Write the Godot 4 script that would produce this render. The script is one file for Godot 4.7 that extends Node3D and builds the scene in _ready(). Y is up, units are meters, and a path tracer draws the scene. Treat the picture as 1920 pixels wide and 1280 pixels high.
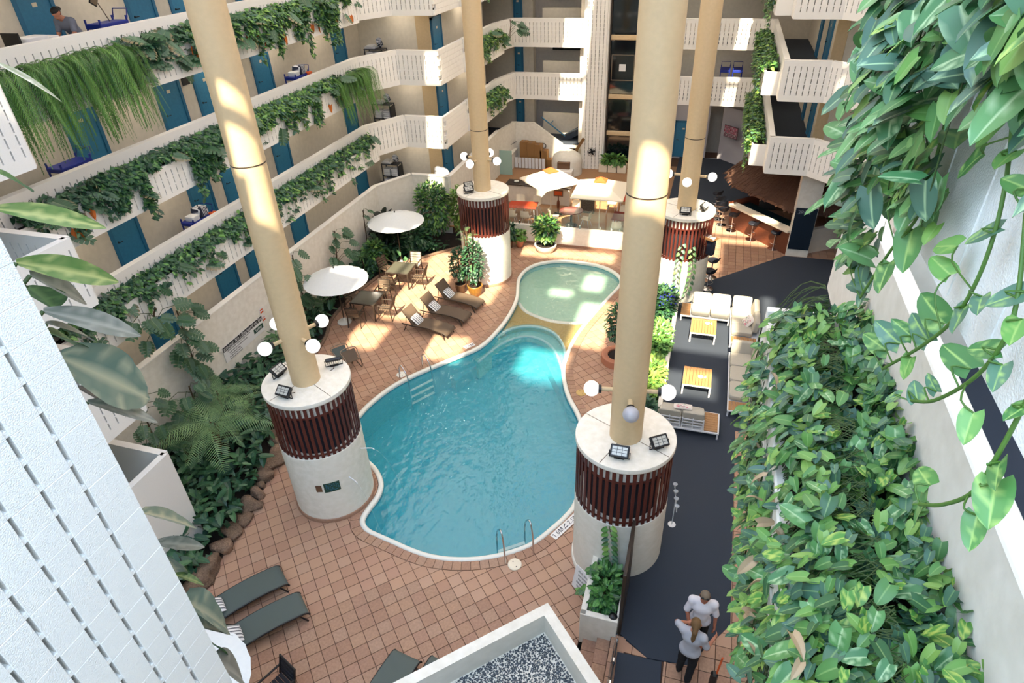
extends Node3D
# Atrium pool court seen from an upper gallery. y is up, metres; +X right along the far wall, -Z away from the camera along the galleries.

var M := {}
var rng := RandomNumberGenerator.new()
var names := {}

# ---------------------------------------------------------------- mesh builder
class G:
	var v := PackedVector3Array()
	var n := PackedVector3Array()
	var c := PackedColorArray()
	var uv := PackedVector2Array()
	var ix := PackedInt32Array()
	var col := Color.WHITE
	var t := Transform3D()
	func _p(p: Vector3, nn: Vector3, u := Vector2.ZERO) -> int:
		v.append(t * p); n.append((t.basis * nn).normalized()); c.append(col); uv.append(u)
		return v.size() - 1
	func face(pts: Array, out: Vector3) -> void:
		var nn: Vector3 = (pts[1] - pts[0]).cross(pts[2] - pts[0])
		if nn.length() < 1e-12 and pts.size() > 3: nn = (pts[2] - pts[0]).cross(pts[3] - pts[0])
		nn = nn.normalized()
		var flip := nn.dot(out) > 0.0
		if not flip: nn = -nn
		var b := v.size()
		var uvs := [Vector2(0, 1), Vector2(1, 1), Vector2(1, 0), Vector2(0, 0)]
		for i in pts.size(): _p(pts[i], nn, uvs[i % 4])
		for i in range(1, pts.size() - 1):
			if flip: ix.append_array([b, b + i + 1, b + i])
			else: ix.append_array([b, b + i, b + i + 1])
	func box(ce: Vector3, s: Vector3, b := Basis()) -> G:
		var h := s * 0.5
		for ax in 3:
			for sg in [-1.0, 1.0]:
				var o := Vector3.ZERO; o[ax] = sg
				var u := Vector3.ZERO; u[(ax + 1) % 3] = h[(ax + 1) % 3]
				var w := Vector3.ZERO; w[(ax + 2) % 3] = h[(ax + 2) % 3]
				var m: Vector3 = o * h[ax]
				face([ce + b * (m - u - w), ce + b * (m + u - w), ce + b * (m + u + w), ce + b * (m - u + w)], b * o)
		return self
	func bbox(ce: Vector3, s: Vector3, r: float, b := Basis()) -> G: # box with chamfered edges
		var h := s * 0.5
		r = minf(r, minf(h.x, minf(h.y, h.z)) * 0.98)
		var q := h - Vector3(r, r, r)
		for ax in 3:
			var a1 := (ax + 1) % 3
			var a2 := (ax + 2) % 3
			for sg in [-1.0, 1.0]:
				var pts := []
				for k in [[-1, -1], [1, -1], [1, 1], [-1, 1]]:
					var p := Vector3.ZERO; p[ax] = sg * h[ax]; p[a1] = k[0] * q[a1]; p[a2] = k[1] * q[a2]
					pts.append(ce + b * p)
				var o := Vector3.ZERO; o[ax] = sg
				face(pts, b * o)
				for s2 in [-1.0, 1.0]: # edge between faces ax and a1
					var e := []
					for k in [[0, -1], [0, 1], [1, 1], [1, -1]]:
						var p := Vector3.ZERO
						p[ax] = sg * (h[ax] if k[0] == 0 else q[ax]); p[a1] = s2 * (q[a1] if k[0] == 0 else h[a1]); p[a2] = k[1] * q[a2]
						e.append(ce + b * p)
					var oo := Vector3.ZERO; oo[ax] = sg; oo[a1] = s2
					face(e, b * oo)
		for sx in [-1.0, 1.0]:
			for sy in [-1.0, 1.0]:
				for sz in [-1.0, 1.0]:
					face([ce + b * Vector3(sx * h.x, sy * q.y, sz * q.z), ce + b * Vector3(sx * q.x, sy * h.y, sz * q.z), ce + b * Vector3(sx * q.x, sy * q.y, sz * h.z)], b * Vector3(sx, sy, sz))
		return self
	func bar(a: Vector3, z: Vector3, w: float, d: float, up := Vector3.UP) -> G: # box from a to z, w across, d along up
		var f := z - a
		var L := f.length()
		f = f / L
		if absf(f.dot(up)) > 0.98: up = Vector3.RIGHT
		var x := up.cross(f).normalized()
		var y := f.cross(x)
		return box((a + z) * 0.5, Vector3(w, d, L), Basis(x, y, f))
	func grid(P: Array, wrap_u := false, wrap_v := false, inside := false) -> G: # P rows of points, smooth normals
		var R := P.size()
		var C: int = P[0].size()
		var b := v.size()
		var acc := PackedVector3Array(); acc.resize(R * C)
		var tris := PackedInt32Array()
		for i in (R if wrap_u else R - 1):
			for j in (C if wrap_v else C - 1):
				var a := i * C + j
				var d := ((i + 1) % R) * C + j
				var e := ((i + 1) % R) * C + (j + 1) % C
				var f := i * C + (j + 1) % C
				for q in [[a, d, e], [a, e, f]]:
					var p0: Vector3 = P[q[0] / C][q[0] % C]
					var p1: Vector3 = P[q[1] / C][q[1] % C]
					var p2: Vector3 = P[q[2] / C][q[2] % C]
					var nn := (p1 - p0).cross(p2 - p0)
					if inside: nn = -nn
					for k in q: acc[k] += nn
					if inside: tris.append_array([q[0], q[1], q[2]])
					else: tris.append_array([q[0], q[2], q[1]])
		for i in R:
			for j in C: _p(P[i][j], acc[i * C + j] if acc[i * C + j].length() > 1e-14 else Vector3.UP, Vector2(float(j) / maxf(1, C - 1), float(i) / maxf(1, R - 1)))
		for k in tris: ix.append(b + k)
		return self
	func lathe(prof: Array, sides := 24, ce := Vector3.ZERO, b := Basis()) -> G: # prof of Vector2(radius, y) from bottom to top
		var P := []
		for p in prof:
			var row := PackedVector3Array()
			for k in sides:
				var a := TAU * k / sides
				row.append(ce + b * Vector3(p.x * cos(a), p.y, p.x * sin(a)))
			P.append(row)
		return grid(P, false, true)
	func cyl(ce: Vector3, r0: float, r1: float, y0: float, y1: float, sides := 24, caps := true, b := Basis()) -> G:
		lathe([Vector2(r0, y0), Vector2(r1, y1)], sides, ce, b)
		if caps:
			for e in [[r0, y0, -1.0], [r1, y1, 1.0]]:
				if e[0] > 0.0005:
					var pts := []
					for k in sides: pts.append(ce + b * Vector3(e[0] * cos(TAU * k / sides), e[1], e[0] * sin(TAU * k / sides)))
					face(pts, b * Vector3(0, e[2], 0))
		return self
	func ball(ce: Vector3, r: Vector3, rows := 10, sides := 16, b := Basis()) -> G:
		var P := []
		for i in rows + 1:
			var th := PI * (float(i) / rows - 0.5)
			var row := PackedVector3Array()
			for k in sides: row.append(ce + b * Vector3(r.x * cos(th) * cos(TAU * k / sides), r.y * sin(th), r.z * cos(th) * sin(TAU * k / sides)))
			P.append(row)
		return grid(P, false, true)
	func tube(path: Array, r, sides := 8, closed := false, caps := true) -> G: # r a number or one radius for each point
		var P := []
		var N := path.size()
		var side := Vector3.ZERO
		for i in N:
			var f: Vector3
			if closed: f = path[(i + 1) % N] - path[(i + N - 1) % N]
			else: f = path[mini(i + 1, N - 1)] - path[maxi(i - 1, 0)]
			f = f.normalized()
			if side == Vector3.ZERO: side = f.cross(Vector3.UP if absf(f.y) < 0.9 else Vector3.RIGHT)
			side = (side - f * side.dot(f)).normalized()
			var up := side.cross(f)
			var rr: float = r[i] if r is Array else r
			var row := PackedVector3Array()
			for k in sides: row.append(path[i] + (side * cos(TAU * k / sides) - up * sin(TAU * k / sides)) * rr)
			P.append(row)
		grid(P, closed, true, true)
		if caps and not closed:
			for e in [0, N - 1]:
				var f: Vector3 = path[0] - path[1] if e == 0 else path[N - 1] - path[N - 2]
				face(Array(P[e]), f)
		return self
	func prism(poly: PackedVector2Array, y0: float, y1: float, bottom := false) -> G: # poly in x, z
		var tr := Geometry2D.triangulate_polygon(poly)
		for k in range(0, tr.size(), 3):
			var q := []
			for j in 3: q.append(Vector3(poly[tr[k + j]].x, y1, poly[tr[k + j]].y))
			face(q, Vector3.UP)
			if bottom:
				var q2 := []
				for j in 3: q2.append(Vector3(poly[tr[k + j]].x, y0, poly[tr[k + j]].y))
				face(q2, Vector3.DOWN)
		var cw := Geometry2D.is_polygon_clockwise(poly)
		for i in poly.size():
			var a := poly[i]
			var z := poly[(i + 1) % poly.size()]
			var d := z - a
			if d.length() < 1e-5: continue
			var o := Vector3(d.y, 0, -d.x)
			if cw: o = -o
			face([Vector3(a.x, y0, a.y), Vector3(z.x, y0, z.y), Vector3(z.x, y1, z.y), Vector3(a.x, y1, a.y)], o)
		return self
	func mesh() -> ArrayMesh:
		var a := []
		a.resize(Mesh.ARRAY_MAX)
		a[Mesh.ARRAY_VERTEX] = v; a[Mesh.ARRAY_NORMAL] = n; a[Mesh.ARRAY_COLOR] = c; a[Mesh.ARRAY_TEX_UV] = uv; a[Mesh.ARRAY_INDEX] = ix
		var m := ArrayMesh.new()
		if ix.size(): m.add_surface_from_arrays(Mesh.PRIMITIVE_TRIANGLES, a)
		return m

# ---------------------------------------------------------------- node helpers
func obj(called: String, g, m: Material, parent: Node = self) -> MeshInstance3D:
	var o := MeshInstance3D.new()
	o.name = numbered(called) if parent == self else called
	o.mesh = g.mesh() if g is G else g
	o.material_override = m
	parent.add_child(o, true)
	return o

func numbered(called: String) -> String:
	var k: int = names.get(called, 0)
	names[called] = k + 1
	return called if k == 0 else "%s_%03d" % [called, k]

func tag(o: Node, label: String, category: String, group := "", kind := "") -> Node:
	o.set_meta("label", label); o.set_meta("category", category)
	if group: o.set_meta("group", group)
	if kind: o.set_meta("kind", kind)
	return o

func thing(called: String, label: String, category: String, at := Vector3.ZERO, turn := 0.0, group := "") -> Node3D:
	var o := Node3D.new()
	o.name = numbered(called)
	add_child(o)
	o.position = at; o.rotation.y = turn
	tag(o, label, category, group)
	return o

func struct(called: String, g, m: Material, label: String, category := "building part") -> MeshInstance3D:
	var o := obj(called, g, m)
	tag(o, label, category, "", "structure")
	return o

func dup(src: Node3D, at: Vector3, turn: float, label: String, group := "") -> Node3D:
	var r: Node3D = src.duplicate()
	r.name = numbered(String(src.name).rstrip("0123456789").trim_suffix("_"))
	add_child(r)
	r.position = at; r.rotation.y = turn
	r.set_meta("label", label)
	if group: r.set_meta("group", group)
	return r

func stuff(o: Node) -> Node:
	o.set_meta("kind", "stuff")
	return o

func multi(called: String, mesh: Mesh, m: Material, xs: Array, parent: Node, cols := []) -> MultiMeshInstance3D:
	var mm := MultiMesh.new()
	mm.transform_format = MultiMesh.TRANSFORM_3D
	mm.use_colors = cols.size() > 0
	mm.mesh = mesh
	mm.instance_count = xs.size()
	for i in xs.size():
		mm.set_instance_transform(i, xs[i])
		if cols.size(): mm.set_instance_color(i, cols[i])
	var o := MultiMeshInstance3D.new()
	o.name = called if parent != self else numbered(called)
	o.multimesh = mm
	o.material_override = m
	parent.add_child(o, true)
	stuff(o)
	return o

func V(x: float, y: float, z: float) -> Vector3: return Vector3(x, y, z)
func rr(a: float, b: float) -> float: return rng.randf_range(a, b)
func poly(a: Array) -> PackedVector2Array:
	var p := PackedVector2Array()
	for i in range(0, a.size(), 2): p.append(Vector2(a[i], a[i + 1]))
	return p
func rect(x0: float, z0: float, x1: float, z1: float) -> PackedVector2Array: return poly([x0, z0, x1, z0, x1, z1, x0, z1])
func smooth(p: PackedVector2Array, n := 5, closed := true) -> PackedVector2Array: # Catmull-Rom
	var q := PackedVector2Array()
	var N := p.size()
	for i in (N if closed else N - 1):
		var a: Vector2 = p[(i + N - 1) % N] if closed else p[maxi(i - 1, 0)]
		var d: Vector2 = p[(i + 2) % N] if closed else p[mini(i + 2, N - 1)]
		for k in n: q.append(p[i].cubic_interpolate(p[(i + 1) % N], a, d, float(k) / n))
	if not closed: q.append(p[N - 1])
	return q
func bez(pts: Array, n := 6) -> Array: # smooth path through 3-D points
	var o := []
	for i in pts.size() - 1:
		var a: Vector3 = pts[maxi(i - 1, 0)]
		var d: Vector3 = pts[mini(i + 2, pts.size() - 1)]
		for k in n: o.append(pts[i].cubic_interpolate(pts[i + 1], a, d, float(k) / n))
	o.append(pts[-1])
	return o

# ---------------------------------------------------------------- materials
func mat(called: String, col: Color, rough := 0.7, opt := {}) -> StandardMaterial3D:
	var m := StandardMaterial3D.new()
	m.resource_name = called
	m.albedo_color = col; m.roughness = rough
	m.metallic = opt.get("metal", 0.0)
	m.metallic_specular = opt.get("spec", 0.5)
	m.vertex_color_use_as_albedo = opt.get("vc", false)
	if opt.has("noise"): # [scale per metre, dark, light] mottling over the colour
		var k: Array = opt.noise
		m.albedo_texture = noise_tex(k[3] if k.size() > 3 else 0.02, k[1], k[2], k[4] if k.size() > 4 else 4, k[5] if k.size() > 5 else 1)
		m.uv1_triplanar = true; m.uv1_world_triplanar = true
		m.uv1_scale = (k[0] if k[0] is Vector3 else Vector3.ONE * k[0])
	if opt.has("bump"): # [height noise frequency, centimetres]
		m.heightmap_enabled = true
		m.heightmap_texture = noise_tex(opt.bump[0], Color.BLACK, Color.WHITE, 4, 7)
		m.heightmap_scale = opt.bump[1]
		if not opt.has("noise"):
			m.uv1_triplanar = true; m.uv1_world_triplanar = true
			m.uv1_scale = Vector3.ONE * opt.get("scale", 1.0)
	if opt.has("back"):
		m.backlight_enabled = true; m.backlight = opt.back
	if opt.has("emit"):
		m.emission_enabled = true; m.emission = opt.emit; m.emission_energy_multiplier = opt.get("power", 1.0)
	if opt.has("alpha"):
		m.transparency = BaseMaterial3D.TRANSPARENCY_ALPHA; m.albedo_color.a = opt.alpha
	if opt.has("coat"):
		m.clearcoat_enabled = true; m.clearcoat = opt.coat; m.clearcoat_roughness = 0.15
	M[called] = m
	return m

var tex_cache := {}
func noise_tex(freq: float, a: Color, z: Color, oct := 4, sd := 1) -> NoiseTexture2D:
	var key := [freq, a, z, oct, sd]
	if tex_cache.has(key): return tex_cache[key]
	var f := FastNoiseLite.new()
	f.noise_type = FastNoiseLite.TYPE_SIMPLEX_SMOOTH
	f.frequency = freq; f.fractal_octaves = oct; f.seed = sd
	var t := NoiseTexture2D.new()
	t.width = 512; t.height = 512; t.seamless = true; t.noise = f
	var g := Gradient.new()
	g.set_color(0, a); g.set_color(1, z)
	t.color_ramp = g
	tex_cache[key] = t
	return t

func materials() -> void:
	mat("white_wall", Color(0.90, 0.885, 0.85), 0.8, {"noise": [0.35, Color(0.93, 0.925, 0.91), Color(1, 1, 1)], "bump": [0.05, 0.25]})
	mat("white_block", Color(0.92, 0.91, 0.89), 0.75, {"bump": [0.08, 0.3], "scale": 2.0})
	mat("corridor_wall", Color(0.88, 0.845, 0.785), 0.85, {"noise": [0.4, Color(0.95, 0.95, 0.95), Color(1, 1, 1)]})
	mat("cream", Color(0.83, 0.73, 0.575), 0.55, {"noise": [0.7, Color(0.955, 0.955, 0.95), Color(1, 1, 1)], "bump": [0.1, 0.1]})
	mat("drum_white", Color(0.93, 0.915, 0.88), 0.7, {"noise": [0.6, Color(0.93, 0.93, 0.91), Color(1, 1, 1), 0.015], "bump": [0.06, 0.3]})
	mat("slat_wood", Color(0.40, 0.17, 0.13), 0.5, {"noise": [Vector3(6, 0.8, 6), Color(0.7, 0.7, 0.7), Color(1, 1, 1), 0.03]})
	mat("dark_core", Color(0.13, 0.13, 0.17), 0.8)
	mat("blue_door", Color(0.20, 0.50, 0.66), 0.5, {"noise": [0.8, Color(0.92, 0.92, 0.92), Color(1, 1, 1)]})
	mat("blue_frame", Color(0.15, 0.42, 0.57), 0.5)
	mat("carpet_dark", Color(0.215, 0.25, 0.30), 0.95, {"noise": [2.5, Color(0.72, 0.74, 0.78), Color(1, 1, 1), 0.25, 3]})
	mat("grout", Color(0.33, 0.24, 0.19), 0.95)
	var tones := [Color(0.665, 0.525, 0.435), Color(0.68, 0.54, 0.445), Color(0.655, 0.51, 0.43), Color(0.675, 0.545, 0.46), Color(0.64, 0.495, 0.41)]
	for i in 5: mat("tile%d" % i, tones[i], 0.6, {"noise": [1.3, Color(0.86, 0.85, 0.84), Color(1, 1, 1), 0.02]})
	mat("tile_far", Color(1, 1, 1), 0.6, {"vc": true})
	mat("coping_white", Color(0.87, 0.87, 0.84), 0.5)
	mat("pool_paint", Color(0.20, 0.62, 0.72), 0.6, {"noise": [0.5, Color(0.9, 0.93, 0.95), Color(1, 1, 1)]})
	mat("pool_band", Color(0.36, 0.60, 0.70), 0.4)
	mat("kids_paint", Color(0.66, 0.80, 0.74), 0.6, {"noise": [0.5, Color(0.92, 0.94, 0.93), Color(1, 1, 1)]})
	mat("sill_ochre", Color(0.70, 0.58, 0.30), 0.6, {"noise": [1.2, Color(0.75, 0.75, 0.7), Color(1, 1, 1)]})
	var w := mat("water", Color(0.22, 0.66, 0.72), 0.02, {"alpha": 0.42})
	w.normal_enabled = true
	var f := FastNoiseLite.new()
	f.noise_type = FastNoiseLite.TYPE_SIMPLEX_SMOOTH; f.frequency = 0.011; f.fractal_octaves = 3; f.seed = 5
	var nt := NoiseTexture2D.new()
	nt.width = 512; nt.height = 512; nt.seamless = true; nt.as_normal_map = true; nt.bump_strength = 7.0; nt.noise = f
	w.normal_texture = nt; w.normal_scale = 0.45
	w.uv1_triplanar = true; w.uv1_world_triplanar = true; w.uv1_scale = Vector3(0.42, 0.42, 0.3)
	var w2 := w.duplicate() as StandardMaterial3D
	w2.albedo_color = Color(0.62, 0.78, 0.70, 0.30); w2.resource_name = "water_pale"
	M["water_pale"] = w2
	var w3 := w.duplicate() as StandardMaterial3D
	w3.albedo_color = Color(0.5, 0.7, 0.65, 0.10); w3.resource_name = "water_clear"
	M["water_clear"] = w3
	mat("soil", Color(0.17, 0.125, 0.095), 0.95, {"noise": [1.5, Color(0.5, 0.5, 0.5), Color(1, 1, 1), 0.05]})
	mat("rock", Color(0.60, 0.50, 0.42), 0.85, {"noise": [1.2, Color(0.6, 0.58, 0.56), Color(1, 1, 1), 0.03], "bump": [0.05, 2.0]})
	mat("rock_pale", Color(0.68, 0.56, 0.47), 0.85, {"noise": [1.2, Color(0.6, 0.58, 0.56), Color(1, 1, 1), 0.03], "bump": [0.05, 2.0]})
	mat("black_metal", Color(0.07, 0.07, 0.08), 0.45)
	mat("brown_frame", Color(0.20, 0.16, 0.13), 0.5)
	mat("white_metal", Color(0.85, 0.86, 0.88), 0.4)
	mat("chrome", Color(0.80, 0.80, 0.81), 0.12, {"metal": 1.0})
	mat("steel", Color(0.55, 0.50, 0.45), 0.3, {"metal": 1.0})
	mat("glass", Color(0.85, 0.93, 0.92), 0.03, {"alpha": 0.04})
	mat("dark_glass", Color(0.05, 0.09, 0.11), 0.06, {"spec": 0.6})
	mat("sling_brown", Color(0.40, 0.335, 0.275), 0.7, {"noise": [9.0, Color(0.82, 0.82, 0.82), Color(1, 1, 1), 0.08]})
	mat("sling_green", Color(0.33, 0.375, 0.365), 0.75, {"noise": [7.0, Color(0.86, 0.86, 0.86), Color(1, 1, 1), 0.15]})
	mat("canvas", Color(0.88, 0.90, 0.91), 0.85, {"back": Color(0.35, 0.35, 0.35), "noise": [0.8, Color(0.96, 0.965, 0.97), Color(1, 1, 1)]})
	mat("canvas_cream", Color(0.90, 0.86, 0.78), 0.85, {"back": Color(0.3, 0.28, 0.24)})
	mat("orange_cloth", Color(0.80, 0.34, 0.14), 0.8)
	mat("orange_top", Color(0.72, 0.24, 0.10), 0.35)
	mat("cushion", Color(0.73, 0.71, 0.66), 0.9, {"noise": [3.0, Color(0.92, 0.92, 0.92), Color(1, 1, 1), 0.1], "bump": [0.02, 0.5]})
	mat("teak", Color(0.72, 0.545, 0.36), 0.55, {"noise": [Vector3(1.2, 6, 8), Color(0.74, 0.72, 0.7), Color(1, 1, 1), 0.02]})
	mat("table_glass", Color(0.33, 0.33, 0.29), 0.12, {"spec": 0.6})
	mat("linen", Color(0.87, 0.87, 0.88), 0.9)
	mat("linen_dark", Color(0.12, 0.15, 0.22), 0.9)
	mat("plastic_blue", Color(0.06, 0.15, 0.52), 0.5)
	mat("trolley_grey", Color(0.16, 0.17, 0.20), 0.55)
	mat("cardboard", Color(0.56, 0.41, 0.24), 0.85)
	mat("gravel", Color(0.47, 0.50, 0.53), 0.95, {"vc": true})
	mat("sign_white", Color(0.86, 0.86, 0.86), 0.5)
	mat("sign_black", Color(0.07, 0.07, 0.09), 0.5)
	mat("sign_green", Color(0.06, 0.24, 0.18), 0.5)
	mat("sign_navy", Color(0.07, 0.13, 0.19), 0.4)
	mat("thatch", Color(0.60, 0.44, 0.36), 0.95, {"noise": [Vector3(3, 1.0, 3), Color(0.45, 0.42, 0.4), Color(1, 1, 1), 0.06], "bump": [0.12, 2.0]})
	mat("bar_wood", Color(0.45, 0.24, 0.15), 0.5, {"noise": [Vector3(3, 0.7, 3), Color(0.75, 0.72, 0.7), Color(1, 1, 1), 0.03]})
	mat("teal_dark", Color(0.06, 0.15, 0.17), 0.3)
	mat("pot_ochre", Color(0.62, 0.45, 0.20), 0.4, {"noise": [1.5, Color(0.75, 0.72, 0.7), Color(1, 1, 1)]})
	mat("pot_brown", Color(0.42, 0.30, 0.21), 0.5)
	mat("terracotta", Color(0.70, 0.46, 0.35), 0.7)
	mat("timber", Color(0.33, 0.24, 0.17), 0.7)
	mat("globe", Color(0.95, 0.95, 0.95), 0.4, {"emit": Color(1.0, 0.99, 0.97), "power": 1.3})
	mat("globe_off", Color(0.70, 0.70, 0.73), 0.3)
	mat("led_face", Color(0.75, 0.75, 0.72), 0.25, {"spec": 0.6})
	mat("skin", Color(0.70, 0.47, 0.37), 0.6)
	mat("skin_tan", Color(0.62, 0.38, 0.29), 0.6)
	mat("shirt_white", Color(0.84, 0.83, 0.86), 0.9)
	mat("shirt_grey", Color(0.66, 0.67, 0.71), 0.9)
	mat("tunic_grey", Color(0.42, 0.44, 0.50), 0.9)
	mat("trousers", Color(0.045, 0.05, 0.075), 0.9)
	mat("hair_grey", Color(0.45, 0.40, 0.34), 0.8)
	mat("hair_blonde", Color(0.40, 0.30, 0.18), 0.75)
	mat("hair_dark", Color(0.07, 0.05, 0.045), 0.7)
	mat("leaf", Color(1, 1, 1), 0.42, {"vc": true, "back": Color(0.5, 0.5, 0.5)})
	mat("stem", Color(0.20, 0.28, 0.10), 0.6)
	mat("stem_brown", Color(0.30, 0.22, 0.14), 0.8)
	mat("frosted", Color(0.97, 0.95, 0.91), 0.9, {"back": Color(1, 0.99, 0.97)})
	mat("frosted_blue", Color(0.78, 0.87, 1.0), 0.9, {"back": Color(0.9, 0.97, 1.0)})
	mat("roof_steel", Color(0.72, 0.70, 0.66), 0.6)
	mat("concrete", Color(0.55, 0.54, 0.52), 0.9)

# ---------------------------------------------------------------- the scene
const DECK := 0.0
const LOUNGE := 0.5      # raised carpet level on the right
const REST := 0.45       # restaurant platform at the far end
const FARZ := -35.5
const WALLX := -14.0     # parapet plane of the left galleries
func top_of(level: int) -> float: return 2.82 + 2.65 * (level - 1)
func floor_of(level: int) -> float: return top_of(level) - 1.1
func bottom_of(level: int) -> float: return top_of(level) - 1.37

func _ready() -> void:
	rng.seed = 20240611
	var cam := Camera3D.new()
	cam.name = "Camera"
	cam.fov = 2.0 * rad_to_deg(atan(640.0 / 1197.444))
	cam.position = V(0, 12.7157, 0)
	cam.basis = Basis(Vector3.UP, deg_to_rad(17.95)) * Basis(Vector3.RIGHT, deg_to_rad(-33.9059)) * Basis(Vector3.BACK, deg_to_rad(-2.3463))
	cam.near = 0.05; cam.far = 200.0
	add_child(cam)
	var env := Environment.new()
	env.background_mode = Environment.BG_SKY
	var sm := ProceduralSkyMaterial.new()
	sm.sky_top_color = Color(0.30, 0.50, 0.85); sm.sky_horizon_color = Color(0.75, 0.84, 0.95)
	sm.ground_bottom_color = Color(0.35, 0.33, 0.30); sm.ground_horizon_color = Color(0.6, 0.62, 0.62)
	sm.sky_energy_multiplier = 1.6
	var sky := Sky.new()
	sky.sky_material = sm
	env.sky = sky
	env.ambient_light_source = Environment.AMBIENT_SOURCE_SKY
	env.tonemap_mode = Environment.TONE_MAPPER_LINEAR
	env.tonemap_exposure = 0.76
	env.sdfgi_enabled = true; env.ssao_enabled = true; env.ssil_enabled = true
	var we := WorldEnvironment.new()
	we.name = "WorldEnvironment"
	we.environment = env
	add_child(we)
	var sun := DirectionalLight3D.new()
	sun.name = "Sun"
	var el := deg_to_rad(50.0)
	var toward := V(-0.09 * cos(el), -sin(el), -cos(el)).normalized()
	sun.basis = Basis.looking_at(toward, V(0, 1, 0))
	sun.light_color = Color(1.0, 0.93, 0.80)
	sun.light_energy = 9.0
	sun.light_angular_distance = 1.0
	sun.shadow_enabled = true
	add_child(sun)
	# daylight that the translucent roof sheeting spreads downwards
	for e in [[V(-5.0, 16.1, -17.0), Vector2(18, 26), Color(1.0, 0.965, 0.91), 142.0], [V(-1.4, 16.1, 2.5), Vector2(10, 9), Color(0.77, 0.88, 1.0), 265.0]]:
		var al := AreaLight3D.new()
		al.name = "RoofDaylight"
		al.position = e[0]
		al.rotation.x = -PI / 2
		al.area_size = e[1]
		al.light_color = e[2]
		al.light_energy = e[3]
		al.area_normalize_energy = true
		al.shadow_enabled = true
		al.area_range = 80.0
		add_child(al, true)
	materials()
	shell()
	roof()
	pool()
	decks()
	columns()
	galleries()
	far_end()
	right_side()
	near_building()
	furniture()
	restaurant()
	bar()
	small_things()
	corridor_lamps()
	people()
	plants()

# ---------------------------------------------------------------- shell, floors, roof
func shell() -> void:
	struct("wall_left", G.new().box(V(-16.75, 7.5, -14), V(2.3, 17.2, 48)), M.corridor_wall, "plain beige rear wall of the left galleries behind the blue doors", "wall")
	struct("wall_back", G.new().box(V(-4, 7.5, 9.5), V(28, 17.2, 0.4)), M.corridor_wall, "plain wall closing the atrium behind the viewer", "wall")
	struct("wall_far", G.new().box(V(-3, 7.5, -40.4), V(28, 17.2, 0.4)), M.corridor_wall, "beige end wall at the very back of the atrium", "wall")
	struct("wall_right", G.new().box(V(9.2, 7.5, -15), V(0.4, 17.2, 50)), M.corridor_wall, "plain wall beyond the right gallery", "wall")
	struct("floor_slab", G.new().box(V(-3, -2.05, -15.5), V(27, 0.3, 50)), M.concrete, "grey concrete base slab under the pool court", "floor")

func roof() -> void:
	# translucent white roofing with clear openings; the sun comes through the openings
	var y := 16.5
	var holes := []
	holes.append_array([[-10.8, -4.1, -9.25, -2.45], [-7.8, -4.6, -7.4, -3.2], [-7.6, -4.1, -6.1, -2.45], [-4.1, -4.1, -2.4, -2.45], [-0.45, -4.3, 0.3, -3.1], [0.3, -3.5, 2.35, -2.3],
		[-11.2, -9.6, -10.3, -5.6], [-10.1, -10.6, -8.35, -4.5], [-7.5, -9.9, -6.2, -6.4], [-6.3, -11.8, -2.1, -10.9], [-4.2, -8.4, -3.3, -7.9], [-3.0, -9.9, -2.2, -8.6], [-2.7, -7.6, -1.4, -4.4], [0.5, -6.7, 2.8, -4.7], [1.3, -8.2, 3.4, -7.0], [3.8, -8.9, 4.2, -6.9],
		[0.0, -10.4, 1.0, -7.8], [0.95, -15.6, 2.25, -10.2], [2.3, -14.9, 4.2, -13.4], [2.05, -19.6, 2.6, -16.0], [0.15, -7.6, 0.5, -4.6], [-3.3, -13.0, -2.0, -12.2], [-5.6, -13.0, -4.2, -12.4], [-6.7, -17.2, -2.8, -14.2],
		[-7.3, -23.6, -6.2, -21.9], [-7.25, -28.6, -6.2, -24.8], [-6.1, -29.0, -5.9, -24.0], [1.27, -28.6, 1.9, -24.8], [-11.05, -19.0, -10.45, -13.6], [4.62, -18.8, 4.7, -17.4]])
	var xs := [-16.0]
	var zs := [-41.0]
	for h in holes:
		for k in [0, 2]: xs.append(h[k])
		for k in [1, 3]: zs.append(h[k])
	xs.append(9.4); zs.append(9.7)
	xs.sort(); zs.sort()
	var g := G.new()
	var blue := G.new()
	for j in zs.size() - 1:
		if zs[j + 1] - zs[j] < 0.001: continue
		var run := -1
		for i in xs.size():
			var open := i == xs.size() - 1
			if not open:
				var cx: float = (xs[i] + xs[i + 1]) * 0.5
				var cz: float = (zs[j] + zs[j + 1]) * 0.5
				for h in holes:
					if cx > h[0] and cx < h[2] and cz > h[1] and cz < h[3]: open = true
			if not open and run < 0: run = i
			if open and run >= 0:
				var k: G = blue if zs[j] > -2.5 else g
				k.box(V((xs[run] + xs[i]) * 0.5, y, (zs[j] + zs[j + 1]) * 0.5), V(xs[i] - xs[run], 0.03, zs[j + 1] - zs[j]))
				run = -1
	struct("ceiling", g, M.frosted, "translucent white roof sheeting with clear openings over the atrium", "ceiling")
	struct("ceiling_front", blue, M.frosted_blue, "cool translucent roof sheeting over the viewer's end of the atrium", "ceiling")
	var bm := G.new()
	for z in [-38, -34, -30, -26, -22, -18, -14.2, -10.6, -4.25, 1.0, 5.0]: bm.box(V(-3.3, y - 0.15, z), V(25, 0.24, 0.12))
	struct("ceiling_beams", bm, M.roof_steel, "pale steel purlins under the roof sheeting", "beam")

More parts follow.
